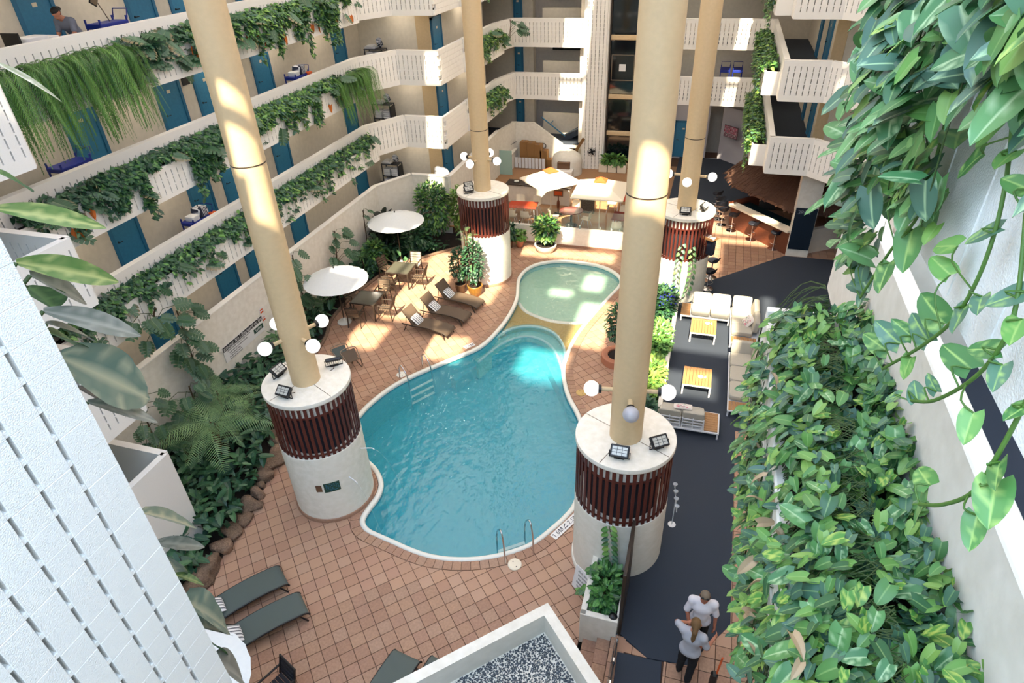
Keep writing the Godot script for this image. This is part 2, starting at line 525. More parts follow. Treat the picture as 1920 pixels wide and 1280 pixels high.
# ---------------------------------------------------------------- pool
var pool_line := PackedVector2Array()
func pool() -> void:
	var raw := poly([-9.23, -13.06, -9.14, -13.7, -8.83, -14.63, -8.27, -15.52, -7.5, -16.5, -6.83, -17.4, -6.55, -18.46, -6.43, -19.72, -6.49, -20.95, -6.69, -21.79, -6.88, -22.68, -6.77, -23.55, -6.34, -24.16, -5.59, -24.54, -4.66, -24.59, -3.7, -24.4, -3.0, -23.83, -2.75, -23.1, -3.05, -21.89, -3.41, -20.44, -3.67, -19.24, -3.77, -18.33, -3.77, -17.49, -3.72, -16.87, -3.53, -16.17, -3.21, -15.4, -2.73, -14.6, -2.35, -13.6, -2.1, -12.4, -2.12, -11.27, -2.26, -10.78, -2.5, -10.31, -2.83, -9.77, -3.26, -9.38, -3.82, -9.05, -4.42, -8.84, -5.07, -8.75, -5.65, -8.8, -6.11, -8.89, -6.59, -8.98, -6.93, -9.06, -7.13, -9.21, -7.21, -9.4, -7.2, -9.74, -7.17, -10.12, -7.25, -10.49, -7.46, -10.8, -7.8, -11.1, -8.4, -11.45, -8.95, -11.9, -9.2, -12.5])
	pool_line = smooth(raw, 3)
	var p := thing("swimming_pool", "curvy blue swimming pool narrowing into a round pale wading pool at its far end", "swimming pool")
	# basin
	var kids := smooth(poly([-6.5, -21.1, -6.05, -20.5, -5.41, -20.16, -4.73, -20.0, -3.94, -20.08, -3.35, -20.4]), 4, false)
	var wall := G.new()
	for i in pool_line.size():
		var a := pool_line[i]
		var z := pool_line[(i + 1) % pool_line.size()]
		var inw := Vector2(-(z - a).y, (z - a).x)
		if not Geometry2D.is_point_in_polygon((a + z) * 0.5 + inw.normalized() * 0.05, pool_line): inw = -inw
		wall.face([V(a.x, -1.2, a.y), V(z.x, -1.2, z.y), V(z.x, 0.0, z.y), V(a.x, 0.0, a.y)], V(inw.x, 0, inw.y))
	obj("basin_wall", wall, M.pool_paint, p)
	obj("basin_floor", G.new().prism(Geometry2D.offset_polygon(pool_line, 0.02)[0], -1.4, -1.15), M.pool_paint, p)
	var kid_poly := PackedVector2Array(kids)
	kid_poly.append_array(poly([-2.2, -20.6, -2.2, -25.4, -7.4, -25.4, -7.4, -21.1]))
	obj("wading_floor", G.new().prism(Geometry2D.intersect_polygons(pool_line, kid_poly)[0], -1.15, -0.30), M.kids_paint, p)
	var s1 := smooth(poly([-6.64, -18.34, -6.17, -19.12, -5.43, -19.45, -4.67, -19.26, -4.12, -18.59, -3.75, -17.6]), 4, false)
	var s2 := smooth(poly([-6.8, -17.0, -6.4, -18.2, -5.8, -18.91, -5.1, -18.97, -4.35, -18.36, -3.7, -17.0]), 4, false)
	for st in [[s1, -0.24, "sill", M.sill_ochre], [s2, -0.42, "step", M.kids_paint]]:
		var q := PackedVector2Array(st[0])
		q.append_array(poly([-2.6, -17.3, -2.6, -20.9, -7.4, -20.9, -7.4, -17.6]))
		var r: Array = Geometry2D.intersect_polygons(pool_line, q)
		if st[2] == "sill":
			r = Geometry2D.clip_polygons(r[0], kid_poly)
		for k in r: obj(st[2], G.new().prism(k, -1.15, st[1]), st[3], p)
	var s3 := smooth(poly([-7.3, -16.1, -6.9, -17.2, -6.3, -18.1, -5.5, -18.45, -4.8, -18.2, -4.2, -17.3, -3.4, -15.9]), 4, false)
	var q3 := PackedVector2Array(s3)
	q3.append_array(poly([-2.6, -16.3, -2.6, -20.9, -7.9, -20.9, -7.9, -16.6]))
	for k in Geometry2D.intersect_polygons(pool_line, q3): obj("step", G.new().prism(k, -1.15, -0.65), M.pool_paint, p)
	for e in [[kids, -0.30, 0.09], [s1, -0.24, 0.05], [s2, -0.42, 0.05]]:
		var path := []
		for k in e[0]: path.append(V(k.x, e[1] + e[2] * 0.4, k.y))
		obj("step_edge", G.new().tube(path, e[2], 6), M.coping_white, p)
	var s1_poly := PackedVector2Array(s1)
	s1_poly.append_array(poly([-2.6, -17.3, -2.6, -20.9, -7.4, -20.9, -7.4, -17.6]))
	for k in Geometry2D.clip_polygons(pool_line, kid_poly):
		for j in Geometry2D.clip_polygons(k, s1_poly): obj("water", G.new().prism(j, -0.115, -0.11), M.water, p)
		for j in Geometry2D.intersect_polygons(k, s1_poly): obj("water", G.new().prism(j, -0.115, -0.11), M.water_clear, p)
	for k in Geometry2D.intersect_polygons(pool_line, kid_poly): obj("water", G.new().prism(k, -0.115, -0.11), M.water_pale, p)
	# coping: a white rounded lip and a ring of terracotta border tiles
	var N := pool_line.size()
	var rows := []
	for i in N:
		var a := pool_line[(i + N - 1) % N]
		var z := pool_line[(i + 1) % N]
		var o := Vector2((z - a).y, -(z - a).x).normalized()
		if Geometry2D.is_point_in_polygon(pool_line[i] + o * 0.05, pool_line): o = -o
		var row := PackedVector3Array()
		for k in [[-0.03, -0.09], [-0.045, -0.02], [-0.02, 0.02], [0.03, 0.03], [0.09, 0.02], [0.10, -0.04]]:
			row.append(V(pool_line[i].x + o.x * k[0], k[1], pool_line[i].y + o.y * k[0]))
		rows.append(row)
	obj("coping_lip", G.new().grid(rows, true, false), M.coping_white, p)
	var inner := Geometry2D.offset_polygon(pool_line, 0.105)[0]
	var outer := Geometry2D.offset_polygon(pool_line, 0.34)[0]
	var L := 0.0
	for i in inner.size(): L += inner[i].distance_to(inner[(i + 1) % inner.size()])
	var cnt := int(L / 0.21)
	var at := 0.0
	var seg := 0
	var pts := PackedVector2Array()
	for k in cnt:
		var want := L * k / cnt
		while at + inner[seg].distance_to(inner[(seg + 1) % inner.size()]) < want:
			at += inner[seg].distance_to(inner[(seg + 1) % inner.size()]); seg += 1
		pts.append(inner[seg].lerp(inner[(seg + 1) % inner.size()], (want - at) / inner[seg].distance_to(inner[(seg + 1) % inner.size()])))
	for k in cnt:
		var a := pts[k]
		var z := pts[(k + 1) % cnt]
		var d := (z - a).normalized() * 0.006
		var ao := near_on(outer, a)
		var zo := near_on(outer, z)
		if a.distance_to(ao) > 0.4 or z.distance_to(zo) > 0.4: continue
		var g := G.new().prism(PackedVector2Array([a + d, z - d, zo - d, ao + d]), -0.02, 0.016)
		obj("border_tile", g, M["tile%d" % rng.randi_range(0, 4)], p)

func near_on(p: PackedVector2Array, q: Vector2) -> Vector2:
	var best := p[0]
	for i in p.size():
		var c := Geometry2D.get_closest_point_to_segment(q, p[i], p[(i + 1) % p.size()])
		if c.distance_squared_to(q) < best.distance_squared_to(q): best = c
	return best

# ---------------------------------------------------------------- tiled decks and carpets
var garden := PackedVector2Array()
func tile_field(parent: Node3D, area: PackedVector2Array, cut: Array, origin: Vector2, ang: float, y: float, most: int, eye: Vector2) -> void:
	var u := Vector2(cos(ang), sin(ang)) * 0.3
	var w := Vector2(-sin(ang), cos(ang)) * 0.3
	var full := []
	var part := G.new()
	var lin := []
	for i in 5:
		var c: Color = M["tile%d" % i].albedo_color
		lin.append(c.srgb_to_linear())
	var bb := Rect2(area[0], Vector2.ZERO)
	for p in area: bb = bb.expand(p)
	var R := int(bb.size.length() / 0.3) + 3
	var mid := bb.get_center()
	var base := Vector2(roundf((mid - origin).dot(u) / 0.09), roundf((mid - origin).dot(w) / 0.09))
	for i in range(-R / 2 - 2, R / 2 + 2):
		for j in range(-R / 2 - 2, R / 2 + 2):
			var c := origin + u * (base.x + i) + w * (base.y + j)
			if not bb.grow(0.3).has_point(c): continue
			var e := 0.48
			var sq := PackedVector2Array([c - u * e - w * e, c + u * e - w * e, c + u * e + w * e, c - u * e + w * e])
			var inside := 0
			for p in sq:
				if not Geometry2D.is_point_in_polygon(p, area): continue
				var ok := true
				for k in cut:
					if Geometry2D.is_point_in_polygon(p, k): ok = false
				if ok: inside += 1
			if inside == 4: full.append(c)
			elif inside > 0:
				var r: Array = Geometry2D.intersect_polygons(sq, area)
				for k in cut:
					var nx := []
					for q in r: nx.append_array(Geometry2D.clip_polygons(q, k))
					r = nx
				part.col = lin[rng.randi_range(0, 4)]
				for q in r:
					if q.size() > 2: part.prism(q, y - 0.03, y + rr(-0.001, 0.001))
	full.sort_custom(func(a, b): return a.distance_squared_to(eye) < b.distance_squared_to(eye))
	var tm := G.new().bbox(Vector3.ZERO, V(0.288, 0.03, 0.288), 0.004, Basis(Vector3.UP, -ang)).mesh()
	var rest := []
	var cols := []
	for i in full.size():
		var c: Vector2 = full[i]
		if i < most:
			var o := obj("tile", tm, M["tile%d" % rng.randi_range(0, 4)], parent)
			o.position = V(c.x, y - 0.015 + rr(-0.0012, 0.0012), c.y)
		else:
			rest.append(Transform3D(Basis(), V(c.x, y - 0.015 + rr(-0.001, 0.001), c.y)))
			cols.append(lin[rng.randi_range(0, 4)])
	if rest.size(): multi("tiles_beyond", tm, M.tile_far, rest, parent, cols)
	if part.ix.size(): stuff(obj("cut_tiles", part, M.tile_far, parent))

func decks() -> void:
	var ring: PackedVector2Array = Geometry2D.offset_polygon(pool_line, 0.345)[0]
	garden = smooth(poly([-9.7, -5.6, -9.95, -7.2, -10.15, -8.86, -10.38, -9.77, -10.63, -10.66, -11.1, -11.5, -11.8, -13.0, -12.2, -15.0, -12.5, -16.6, -12.88, -17.6, -12.99, -18.6, -12.98, -19.64, -12.85, -20.58, -12.7, -21.5, -12.35, -22.56, -11.49, -23.58, -10.6, -24.55, -9.95, -25.1, -9.4, -25.4]), 3, false)
	var area := PackedVector2Array(garden)
	area.append_array(poly([-9.4, -25.98, -1.25, -25.98, -1.25, -11.0, -0.4, -9.0, -1.26, -8.2, -1.26, -3.0, -9.4, -3.0]))
	var f := thing("floor_deck", "terracotta tiled pool deck laid diagonally around the blue pool", "floor")
	f.set_meta("kind", "structure")
	var bed := G.new()
	for k in Geometry2D.clip_polygons(area, ring): 
		if Geometry2D.is_polygon_clockwise(k) == Geometry2D.is_polygon_clockwise(area): pass
	# mortar bed: the deck area as strips, so that the pool stays open
	var strip := 0.25
	var z := -26.0
	while z < -3.0:
		for q in Geometry2D.intersect_polygons(area, rect(-15, z, 0, z + strip)):
			for r in Geometry2D.clip_polygons(q, Geometry2D.offset_polygon(pool_line, 0.05)[0]):
				bed.prism(r, -0.3, -0.012)
		z += strip
	obj("mortar_bed", bed, M.grout, f)
	tile_field(f, area, [ring], Vector2(-6.19, -9.31), PI / 4, 0.0, 300, Vector2(-4, -4))
	# raised level on the right: carpet and square set tiles
	var lf := thing("floor_lounge", "raised floor on the right with dark carpet and terracotta tiles by the bar", "floor")
	lf.set_meta("kind", "structure")
	obj("base", G.new().box(V(3.85, 0.235, -20.0), V(8.9, 0.47, 34)).box(V(-6.0, 0.2, -32.9), V(17.5, 0.4, 13.5)), M.grout, lf)
	obj("tiled_edge", G.new().box(V(-0.56, 0.2, -17), V(0.3, 0.4, 12.0)), M.white_wall, lf)
	var bar_area := poly([-0.55, -22.0, 0.4, -22.87, 3.56, -26.05, 8.2, -26.11, 8.2, -31.0, -0.55, -31.0])
	var strip_area := poly([1.73, -14.5, 6.0, -14.5, 6.0, -5.0, 0.48, -5.0, 0.48, -7.29, 0.93, -7.34, 1.70, -8.42])
	var stair_area := poly([-0.44, -7.6, 0.17, -7.27, -0.44, -7.27])
	var tf := thing("floor_tiles", "square set terracotta tiles around the bar and beside the carpet", "floor")
	tf.set_meta("kind", "structure")
	tile_field(tf, strip_area, [], Vector2(1.88, -14.65), 0, LOUNGE, 90, Vector2(1.5, -6))
	tile_field(tf, bar_area, [], Vector2(0.0, -24.0), 0, LOUNGE, 150, Vector2(1.0, -22))
	tile_field(tf, stair_area, [], Vector2(-0.3, -7.42), 0, LOUNGE, 10, Vector2(1.0, -6))
	var carpet := poly([-0.35, -22.1, 0.4, -22.87, 3.56, -26.05, 8.2, -26.11, 8.2, -14.5, 1.73, -14.5, 1.70, -8.42, 0.93, -7.34, 0.17, -7.27, -0.44, -7.64, -0.44, -11.0, -0.36, -11.0])
	var cp := struct("floor_carpet", G.new().prism(carpet, 0.42, 0.512), M.carpet_dark, "dark blue grey carpet running past the cream sofas to the bar", "carpet")
	cp.set_meta("category", "carpet")
	tag(obj("door_mat", G.new().bbox(V(0.03, 0.512, -6.6), V(0.86, 0.022, 1.3), 0.006, Basis(Vector3.UP, 0.03)), M.carpet_dark), "dark rectangular entrance mat at the head of the tiled steps", "mat")
	var rf := thing("floor_restaurant", "pale tan floor of the raised restaurant terrace", "floor")
	rf.set_meta("kind", "structure")
	obj("paving", G.new().box(V(-5.9, 0.425, -31.3), V(10.9, 0.05, 10.5)), mat("tan_paving", Color(0.66, 0.50, 0.36), 0.7, {"noise": [1.5, Color(0.85, 0.85, 0.84), Color(1, 1, 1)]}), rf)
	var cf := struct("floor_passage", G.new().box(V(0.9, 0.48, -34.6), V(5.0, 0.06, 7.2)), M.carpet_dark, "dark carpet of the passage under the far balcony", "carpet")
	cf.set_meta("category", "carpet")
	# steps from the deck up to the carpet
	var st := thing("steps", "three terracotta tiled steps between the pool deck and the carpet", "steps")
	for i in 3:
		var x := -1.155 + 0.29 * i
		var yy := 0.165 * (i + 1)
		obj("riser", G.new().box(V(x + 0.14, yy * 0.5 - 0.02, -6.1), V(0.27, yy - 0.03, 3.0)), M.tile4, st)
		for k in 10: obj("tread_tile", G.new().bbox(V(x + 0.135, yy - 0.012, -7.45 + 0.3 * k), V(0.285, 0.026, 0.294), 0.005), M["tile%d" % rng.randi_range(0, 3)], st)
	# garden soil
	var soil := PackedVector2Array(garden)
	soil.append_array(poly([-9.4, -26.6, -14.1, -26.6, -14.1, -4.0, -9.7, -4.0]))
	struct("floor_garden", G.new().prism(soil, -0.3, 0.06), M.soil, "dark soil of the planting bed along the left wall", "soil")
	rocks()

const ORDINAL := ["first", "second", "third", "fourth", "fifth", "sixth", "seventh", "eighth", "ninth", "tenth", "eleventh", "twelfth", "thirteenth", "fourteenth", "fifteenth", "sixteenth", "seventeenth", "eighteenth", "nineteenth", "twentieth", "twenty first", "twenty second", "twenty third", "twenty fourth", "twenty fifth"]
func rocks() -> void:
	# stones edging the front garden, a low kerb further on
	var k := 0
	var d := 0.0
	var kerb := []
	for i in garden.size() - 1:
		var a := garden[i]
		var z := garden[i + 1]
		if a.y < -12.3: kerb.append(V(a.x - 0.05, 0.03, a.y))
		var L := a.distance_to(z)
		while d < L:
			var p := a.lerp(z, d / L)
			if p.y < -12.6 or k > 23: break
			var s := rr(0.19, 0.32)
			var e := V(s * rr(0.8, 1.3), s * rr(0.6, 0.9), s * rr(0.8, 1.2))
			var P := []
			for r in 9:
				var th := PI * (r / 8.0 - 0.5)
				var row := PackedVector3Array()
				for c in 12:
					var ph := TAU * c / 12
					var q := V(cos(th) * cos(ph), sin(th), cos(th) * sin(ph))
					var w := 1.0 + 0.22 * sin(q.x * 3.1 + k) + 0.18 * sin(q.z * 4.3 + k * 2.1) + 0.15 * cos(q.y * 5.0 + k)
					row.append(q * e * w * 0.9)
				P.append(row)
			var o := obj("edging_stone", G.new().grid(P, false, true), M.rock if k % 4 else M.rock_pale)
			o.position = V(p.x - 0.08 + rr(-0.05, 0.02), e.y * 0.45, p.y)
			o.rotation.y = rr(0, TAU)
			tag(o, "rough rounded stone edging the front garden bed, %s from the viewer's end" % ORDINAL[k], "stone", "large edging stones by the front garden")
			d += s * 1.65
			k += 1
		d -= L
	tag(obj("garden_kerb", G.new().tube(kerb, 0.075, 7), M.rock), "low dark kerb edging the far garden bed under the parasols", "kerb")

# ---------------------------------------------------------------- round columns on drums
func columns() -> void:
	var spots := [["A", -8.33, -9.96, 0.0, "front left, beside the deep end of the pool"], ["C", -0.86, -9.92, 0.0, "front right, between pool and carpet"], ["B", -8.25, -22.55, 0.0, "far left, beside the wading pool"], ["D", -0.5, -22.2, 0.0, "far right, beside the bar"]]
	for s in spots:
		var o := thing("column", "tall cream column on a slatted drum, " + s[4], "column", V(s[1], 0, s[2]))
		var r := 1.0
		var ty := 3.8
		var sb := 2.16
		var y0 := 0.0
		obj("shaft", G.new().cyl(Vector3.ZERO, 0.327, 0.327, ty - 0.05, 16.4, 48, false), M.cream, o)
		var joints := G.new()
		for y in ([8.95] if s[0] in ["A", "C"] else [6.1 if s[0] == "B" else 6.3]) + [12.2]: joints.lathe([Vector2(0.327, y - 0.012), Vector2(0.331, y - 0.01), Vector2(0.331, y + 0.01), Vector2(0.327, y + 0.012)], 48)
		obj("joint_ring", joints, M.brown_frame, o)
		var base := [Vector2(r + 0.03, y0), Vector2(r + 0.03, y0 + 0.08), Vector2(r, y0 + 0.10), Vector2(r, sb), Vector2(r - 0.12, sb + 0.01)]
		obj("drum", G.new().lathe([Vector2(r, 0.09), Vector2(r, sb - 0.02), Vector2(r - 0.02, sb), Vector2(r - 0.3, sb)], 64), M.drum_white, o)
		obj("skirting", G.new().lathe([Vector2(r + 0.035, 0), Vector2(r + 0.035, 0.10), Vector2(r - 0.01, 0.105)], 64), M.tile4 if s[0] in ["A", "B"] else M.drum_white, o)
		obj("core", G.new().lathe([Vector2(r - 0.22, sb), Vector2(r - 0.22, ty - 0.1)], 48), M.dark_core, o)
		obj("collar", G.new().lathe([Vector2(r - 0.10, ty - 0.42), Vector2(r - 0.07, ty - 0.42), Vector2(r - 0.07, ty - 0.1)], 64), M.drum_white, o)
		obj("cap", G.new().lathe([Vector2(r - 0.2, ty - 0.12), Vector2(r + 0.01, ty - 0.12), Vector2(r + 0.02, ty - 0.10), Vector2(r + 0.02, ty - 0.01), Vector2(r + 0.01, ty), Vector2(0.30, ty)], 72), M.drum_white, o)
		var seam := G.new()
		for a in [0.45, 1.95, 3.6]: seam.box(V(cos(a) * 0.66, ty + 0.0015, sin(a) * 0.66), V(0.68, 0.003, 0.012), Basis(Vector3.UP, -a))
		obj("cap_seam", seam, M.stem_brown, o)
		var sm := G.new().bbox(Vector3.ZERO, V(0.022, ty - 0.12 - sb, 0.075), 0.004).mesh()
		var ns := 46
		for k in ns:
			var a := TAU * k / ns
			var q := obj("slat", sm, M.slat_wood, o)
			q.position = V(cos(a) * (r - 0.02), (ty - 0.12 + sb) * 0.5, sin(a) * (r - 0.02))
			q.rotation.y = -a
		var rail := G.new().lathe([Vector2(r - 0.05, sb + 0.05), Vector2(r - 0.035, sb + 0.05), Vector2(r - 0.035, sb + 0.10), Vector2(r - 0.05, sb + 0.10)], 64)
		rail.lathe([Vector2(r - 0.05, ty - 0.45), Vector2(r - 0.035, ty - 0.45), Vector2(r - 0.035, ty - 0.40), Vector2(r - 0.05, ty - 0.40)], 64)
		obj("slat_rail", rail, M.slat_wood, o)
		# globe lamps on short arms round the shaft
		var gl := []
		match s[0]:
			"A": gl = [[205, 5.05], [115, 5.05], [25, 5.05], [295, 5.05]]
			"C": gl = [[170, 4.95], [80, 4.95], [-8, 4.95]]
			"B": gl = [[190, 5.0], [105, 5.0], [15, 5.0], [280, 5.0]]
			"D": gl = [[180, 5.0], [95, 5.0], [5, 5.0]]
		for e in gl:
			var a := deg_to_rad(e[0])
			var dirv := V(cos(a), 0, sin(a))
			var off: bool = s[0] == "C" and e[0] == 80
			var where := {"A": "front left column", "C": "front right column", "B": "far left column", "D": "far right column"}
			var side := ""
			var cx := cos(a - 0.31)
			var cz := sin(a - 0.31)
			if absf(cx) > absf(cz): side = "right side" if cx > 0 else "left side"
			else: side = "front" if cz > 0 else "back"
			var lp := thing("globe_lamp", ("unlit grey " if off else "glowing white ") + "globe lamp on the %s of the %s" % [side, where[s[0]]], "lamp", V(s[1], e[1], s[2]), 0.0, "globe lamps on the columns")
			var arm := obj("arm", G.new().tube([dirv * 0.32, dirv * 0.56], 0.045, 12).cyl(Vector3.ZERO, 0.085, 0.07, 0.0, 0.03, 16, true, Basis(Vector3(0, 1, 0).cross(dirv), dirv, -Vector3(0, 1, 0)) .orthonormalized()), M.cream, lp)
			obj("collar", G.new().tube([dirv * 0.54, dirv * 0.60], 0.085, 16), M.black_metal, arm)
			obj("globe", G.new().ball(dirv * 0.73, V(0.155, 0.155, 0.155), 14, 24), M.globe_off if off else M.globe, lp)
			if not off:
				var L := OmniLight3D.new()
				L.name = "lamp_light"
				L.position = dirv * 0.73
				L.light_color = Color(1, 0.96, 0.9); L.light_energy = 0.10; L.omni_range = 60; L.omni_attenuation = 2.0; L.light_size = 0.14; L.shadow_enabled = true
				lp.add_child(L)
		# floodlights resting on the drum caps
		var fl := []
		match s[0]:
			"A": fl = [[98, 0.72, -5, "in front of the shaft"], [178, 0.70, 80, "left of the shaft"], [300, 0.75, 215, "behind the shaft"]]
			"C": fl = [[92, 0.70, 0, "in front of the shaft"], [18, 0.72, 35, "right of the shaft"]]
			"B": fl = [[170, 0.55, 40, "left of the shaft"], [125, 0.66, 40, "in front of the shaft"]]
			"D": fl = [[90, 0.62, 0, "in front of the shaft"], [10, 0.62, 70, "right of the shaft"]]
		for e in fl:
			var a := deg_to_rad(e[0])
			var where := {"A": "front left drum", "C": "front right drum", "B": "far left drum", "D": "far right drum"}
			var fo := thing("floodlight", "black LED floodlight standing on the %s, %s" % [where[s[0]], e[3]], "floodlight", V(s[1] + cos(a) * e[1], ty, s[2] + sin(a) * e[1]), deg_to_rad(e[2]), "floodlights on the drum tops")
			var tb := Basis(Vector3.RIGHT, deg_to_rad(-50))
			var ce := V(0, 0.17, 0)
			obj("housing", G.new().bbox(ce, V(0.37, 0.25, 0.07), 0.015, tb), M.black_metal, fo)
			var lens := obj("lens", G.new().box(ce + tb * V(0, 0, 0.037), V(0.30, 0.18, 0.004), tb), M.led_face, fo)
			var bars := G.new()
			for i in 4: bars.box(ce + tb * V(-0.15 + 0.10 * i, 0, 0.041), V(0.008, 0.18, 0.006), tb)
			for i in 4: bars.box(ce + tb * V(0, -0.09 + 0.06 * i, 0.041), V(0.30, 0.008, 0.006), tb)
			obj("reflector_grid", bars, M.trolley_grey, lens)
			var fins := G.new()
			for i in 7: fins.box(ce + tb * V(-0.15 + 0.05 * i, 0, -0.055), V(0.008, 0.2, 0.05), tb)
			obj("cooling_fin", fins, M.black_metal, fo)
			obj("bracket", G.new().tube([V(-0.20, 0.17, 0), V(-0.20, 0.01, 0), V(0.20, 0.01, 0), V(0.20, 0.17, 0)], 0.012, 6).box(V(0, 0.006, 0), V(0.2, 0.012, 0.08)), M.black_metal, fo)
			obj("cable", G.new().tube(bez([ce + tb * V(0, -0.05, -0.06), V(0.02, 0.02, -0.12), V(0.12, 0.012, -0.2)]), 0.008, 6), M.stem_brown, fo)

# ---------------------------------------------------------------- galleries
func panel(g: G, a: Vector2, z: Vector2, y0: float, y1: float, th: float, slots := true, m_top := 0.19, rows := 5, side := 0.0) -> G:
	# upright panel from a to z (x, z), pierced by rows of upright slots; side shifts it across its own thickness
	var d := (z - a)
	var L := d.length()
	d /= L
	var u := V(d.x, 0, d.y)
	var w := V(-d.y, 0, d.x)
	var b := Basis(u, Vector3.UP, w)
	var o := V(a.x, 0, a.y) + w * side
	if not slots:
		return g.box(o + u * L * 0.5 + Vector3.UP * (y0 + y1) * 0.5, V(L, y1 - y0, th), b)
	var n := int(L / 0.2)
	var off := (L - (n - 1) * 0.2) * 0.5
	var prev := 0.0
	var hw := 0.014
	for k in n:
		var s := off + 0.2 * k
		g.box(o + u * (prev + s - hw) * 0.5 + Vector3.UP * (y0 + y1) * 0.5, V(s - hw - prev, y1 - y0, th), b)
		var yy := y1
		for r in rows + 1:
			var ytop := y1 - m_top - 0.2 * r # top of slot r
			var lo := ytop if r < rows else y0
			g.box(o + u * s + Vector3.UP * (yy + lo) * 0.5, V(hw * 2, yy - lo, th), b)
			yy = ytop - 0.165
		prev = s + hw
	g.box(o + u * (prev + L) * 0.5 + Vector3.UP * (y0 + y1) * 0.5, V(L - prev, y1 - y0, th), b)
	return g

const LEVEL_WORD := ["", "lowest", "second", "third", "fourth", "fifth", "sixth"]

func trough(o: Node, a: Vector2, z: Vector2, level: int, out: Vector2, deep: float) -> void:
	var yt := top_of(level) - 0.55
	var yb := bottom_of(level)
	var fa := a + out * deep
	var fz := z + out * deep
	obj("trough_face", panel(G.new(), fa, fz, yb, yt, 0.08, true, 0.14, 3), M.white_block, o)
	var e := G.new()
	panel(e, a, fa, yb, yt, 0.08, false)
	panel(e, z, fz, yb, yt, 0.08, false)
	var m := (a + z) * 0.5 + out * deep * 0.5
	var d := (z - a).normalized()
	e.box(V(m.x, yb + 0.04, m.y), V((z - a).length(), 0.08, deep), Basis(V(d.x, 0, d.y), Vector3.UP, V(-d.y, 0, d.x)))
	obj("trough_end", e, M.white_block, o)
	obj("soil", G.new().box(V(m.x, yt - 0.2, m.y), V((z - a).length() - 0.1, 0.2, deep - 0.1), Basis(V(d.x, 0, d.y), Vector3.UP, V(-d.y, 0, d.x))), M.soil, o)

func door(at: Vector3, turn: float, label: String, wide := 1.05, high := 2.06) -> Node3D: # faces +z of its own
	var k: int = names.get("door_n", 0) + 1
	names["door_n"] = k
	var o := thing("door_%d" % k, label, "door", at, turn)
	o.set_meta("kind", "structure")
	var f := G.new()
	for s in [-1, 1]: f.box(V(s * (wide * 0.5 - 0.05), high * 0.5, 0.0), V(0.1, high, 0.10))
	f.box(V(0, high - 0.05, 0), V(wide, 0.1, 0.10))
	obj("door_frame", f, M.blue_frame, o)
	var leaf := obj("door_leaf", G.new().bbox(V(0, high * 0.5 - 0.05, 0.0), V(wide - 0.2, high - 0.1, 0.05), 0.004), M.blue_door, o)
	var h := G.new().tube([V(-wide * 0.5 + 0.19, 1.0, 0.02), V(-wide * 0.5 + 0.19, 1.0, 0.08), V(-wide * 0.5 + 0.30, 1.0, 0.08)], 0.011, 8)
	h.cyl(V(-wide * 0.5 + 0.19, 1.0, 0.022), 0.03, 0.03, 0, 0.012, 12, true, Basis(Vector3.RIGHT, Vector3.BACK, Vector3.UP))
	obj("handle", h, M.black_metal, leaf)
	obj("number_plate", G.new().bbox(V(0, 1.62, 0.03), V(0.13, 0.09, 0.01), 0.002), M.canvas_cream, leaf)
	return o

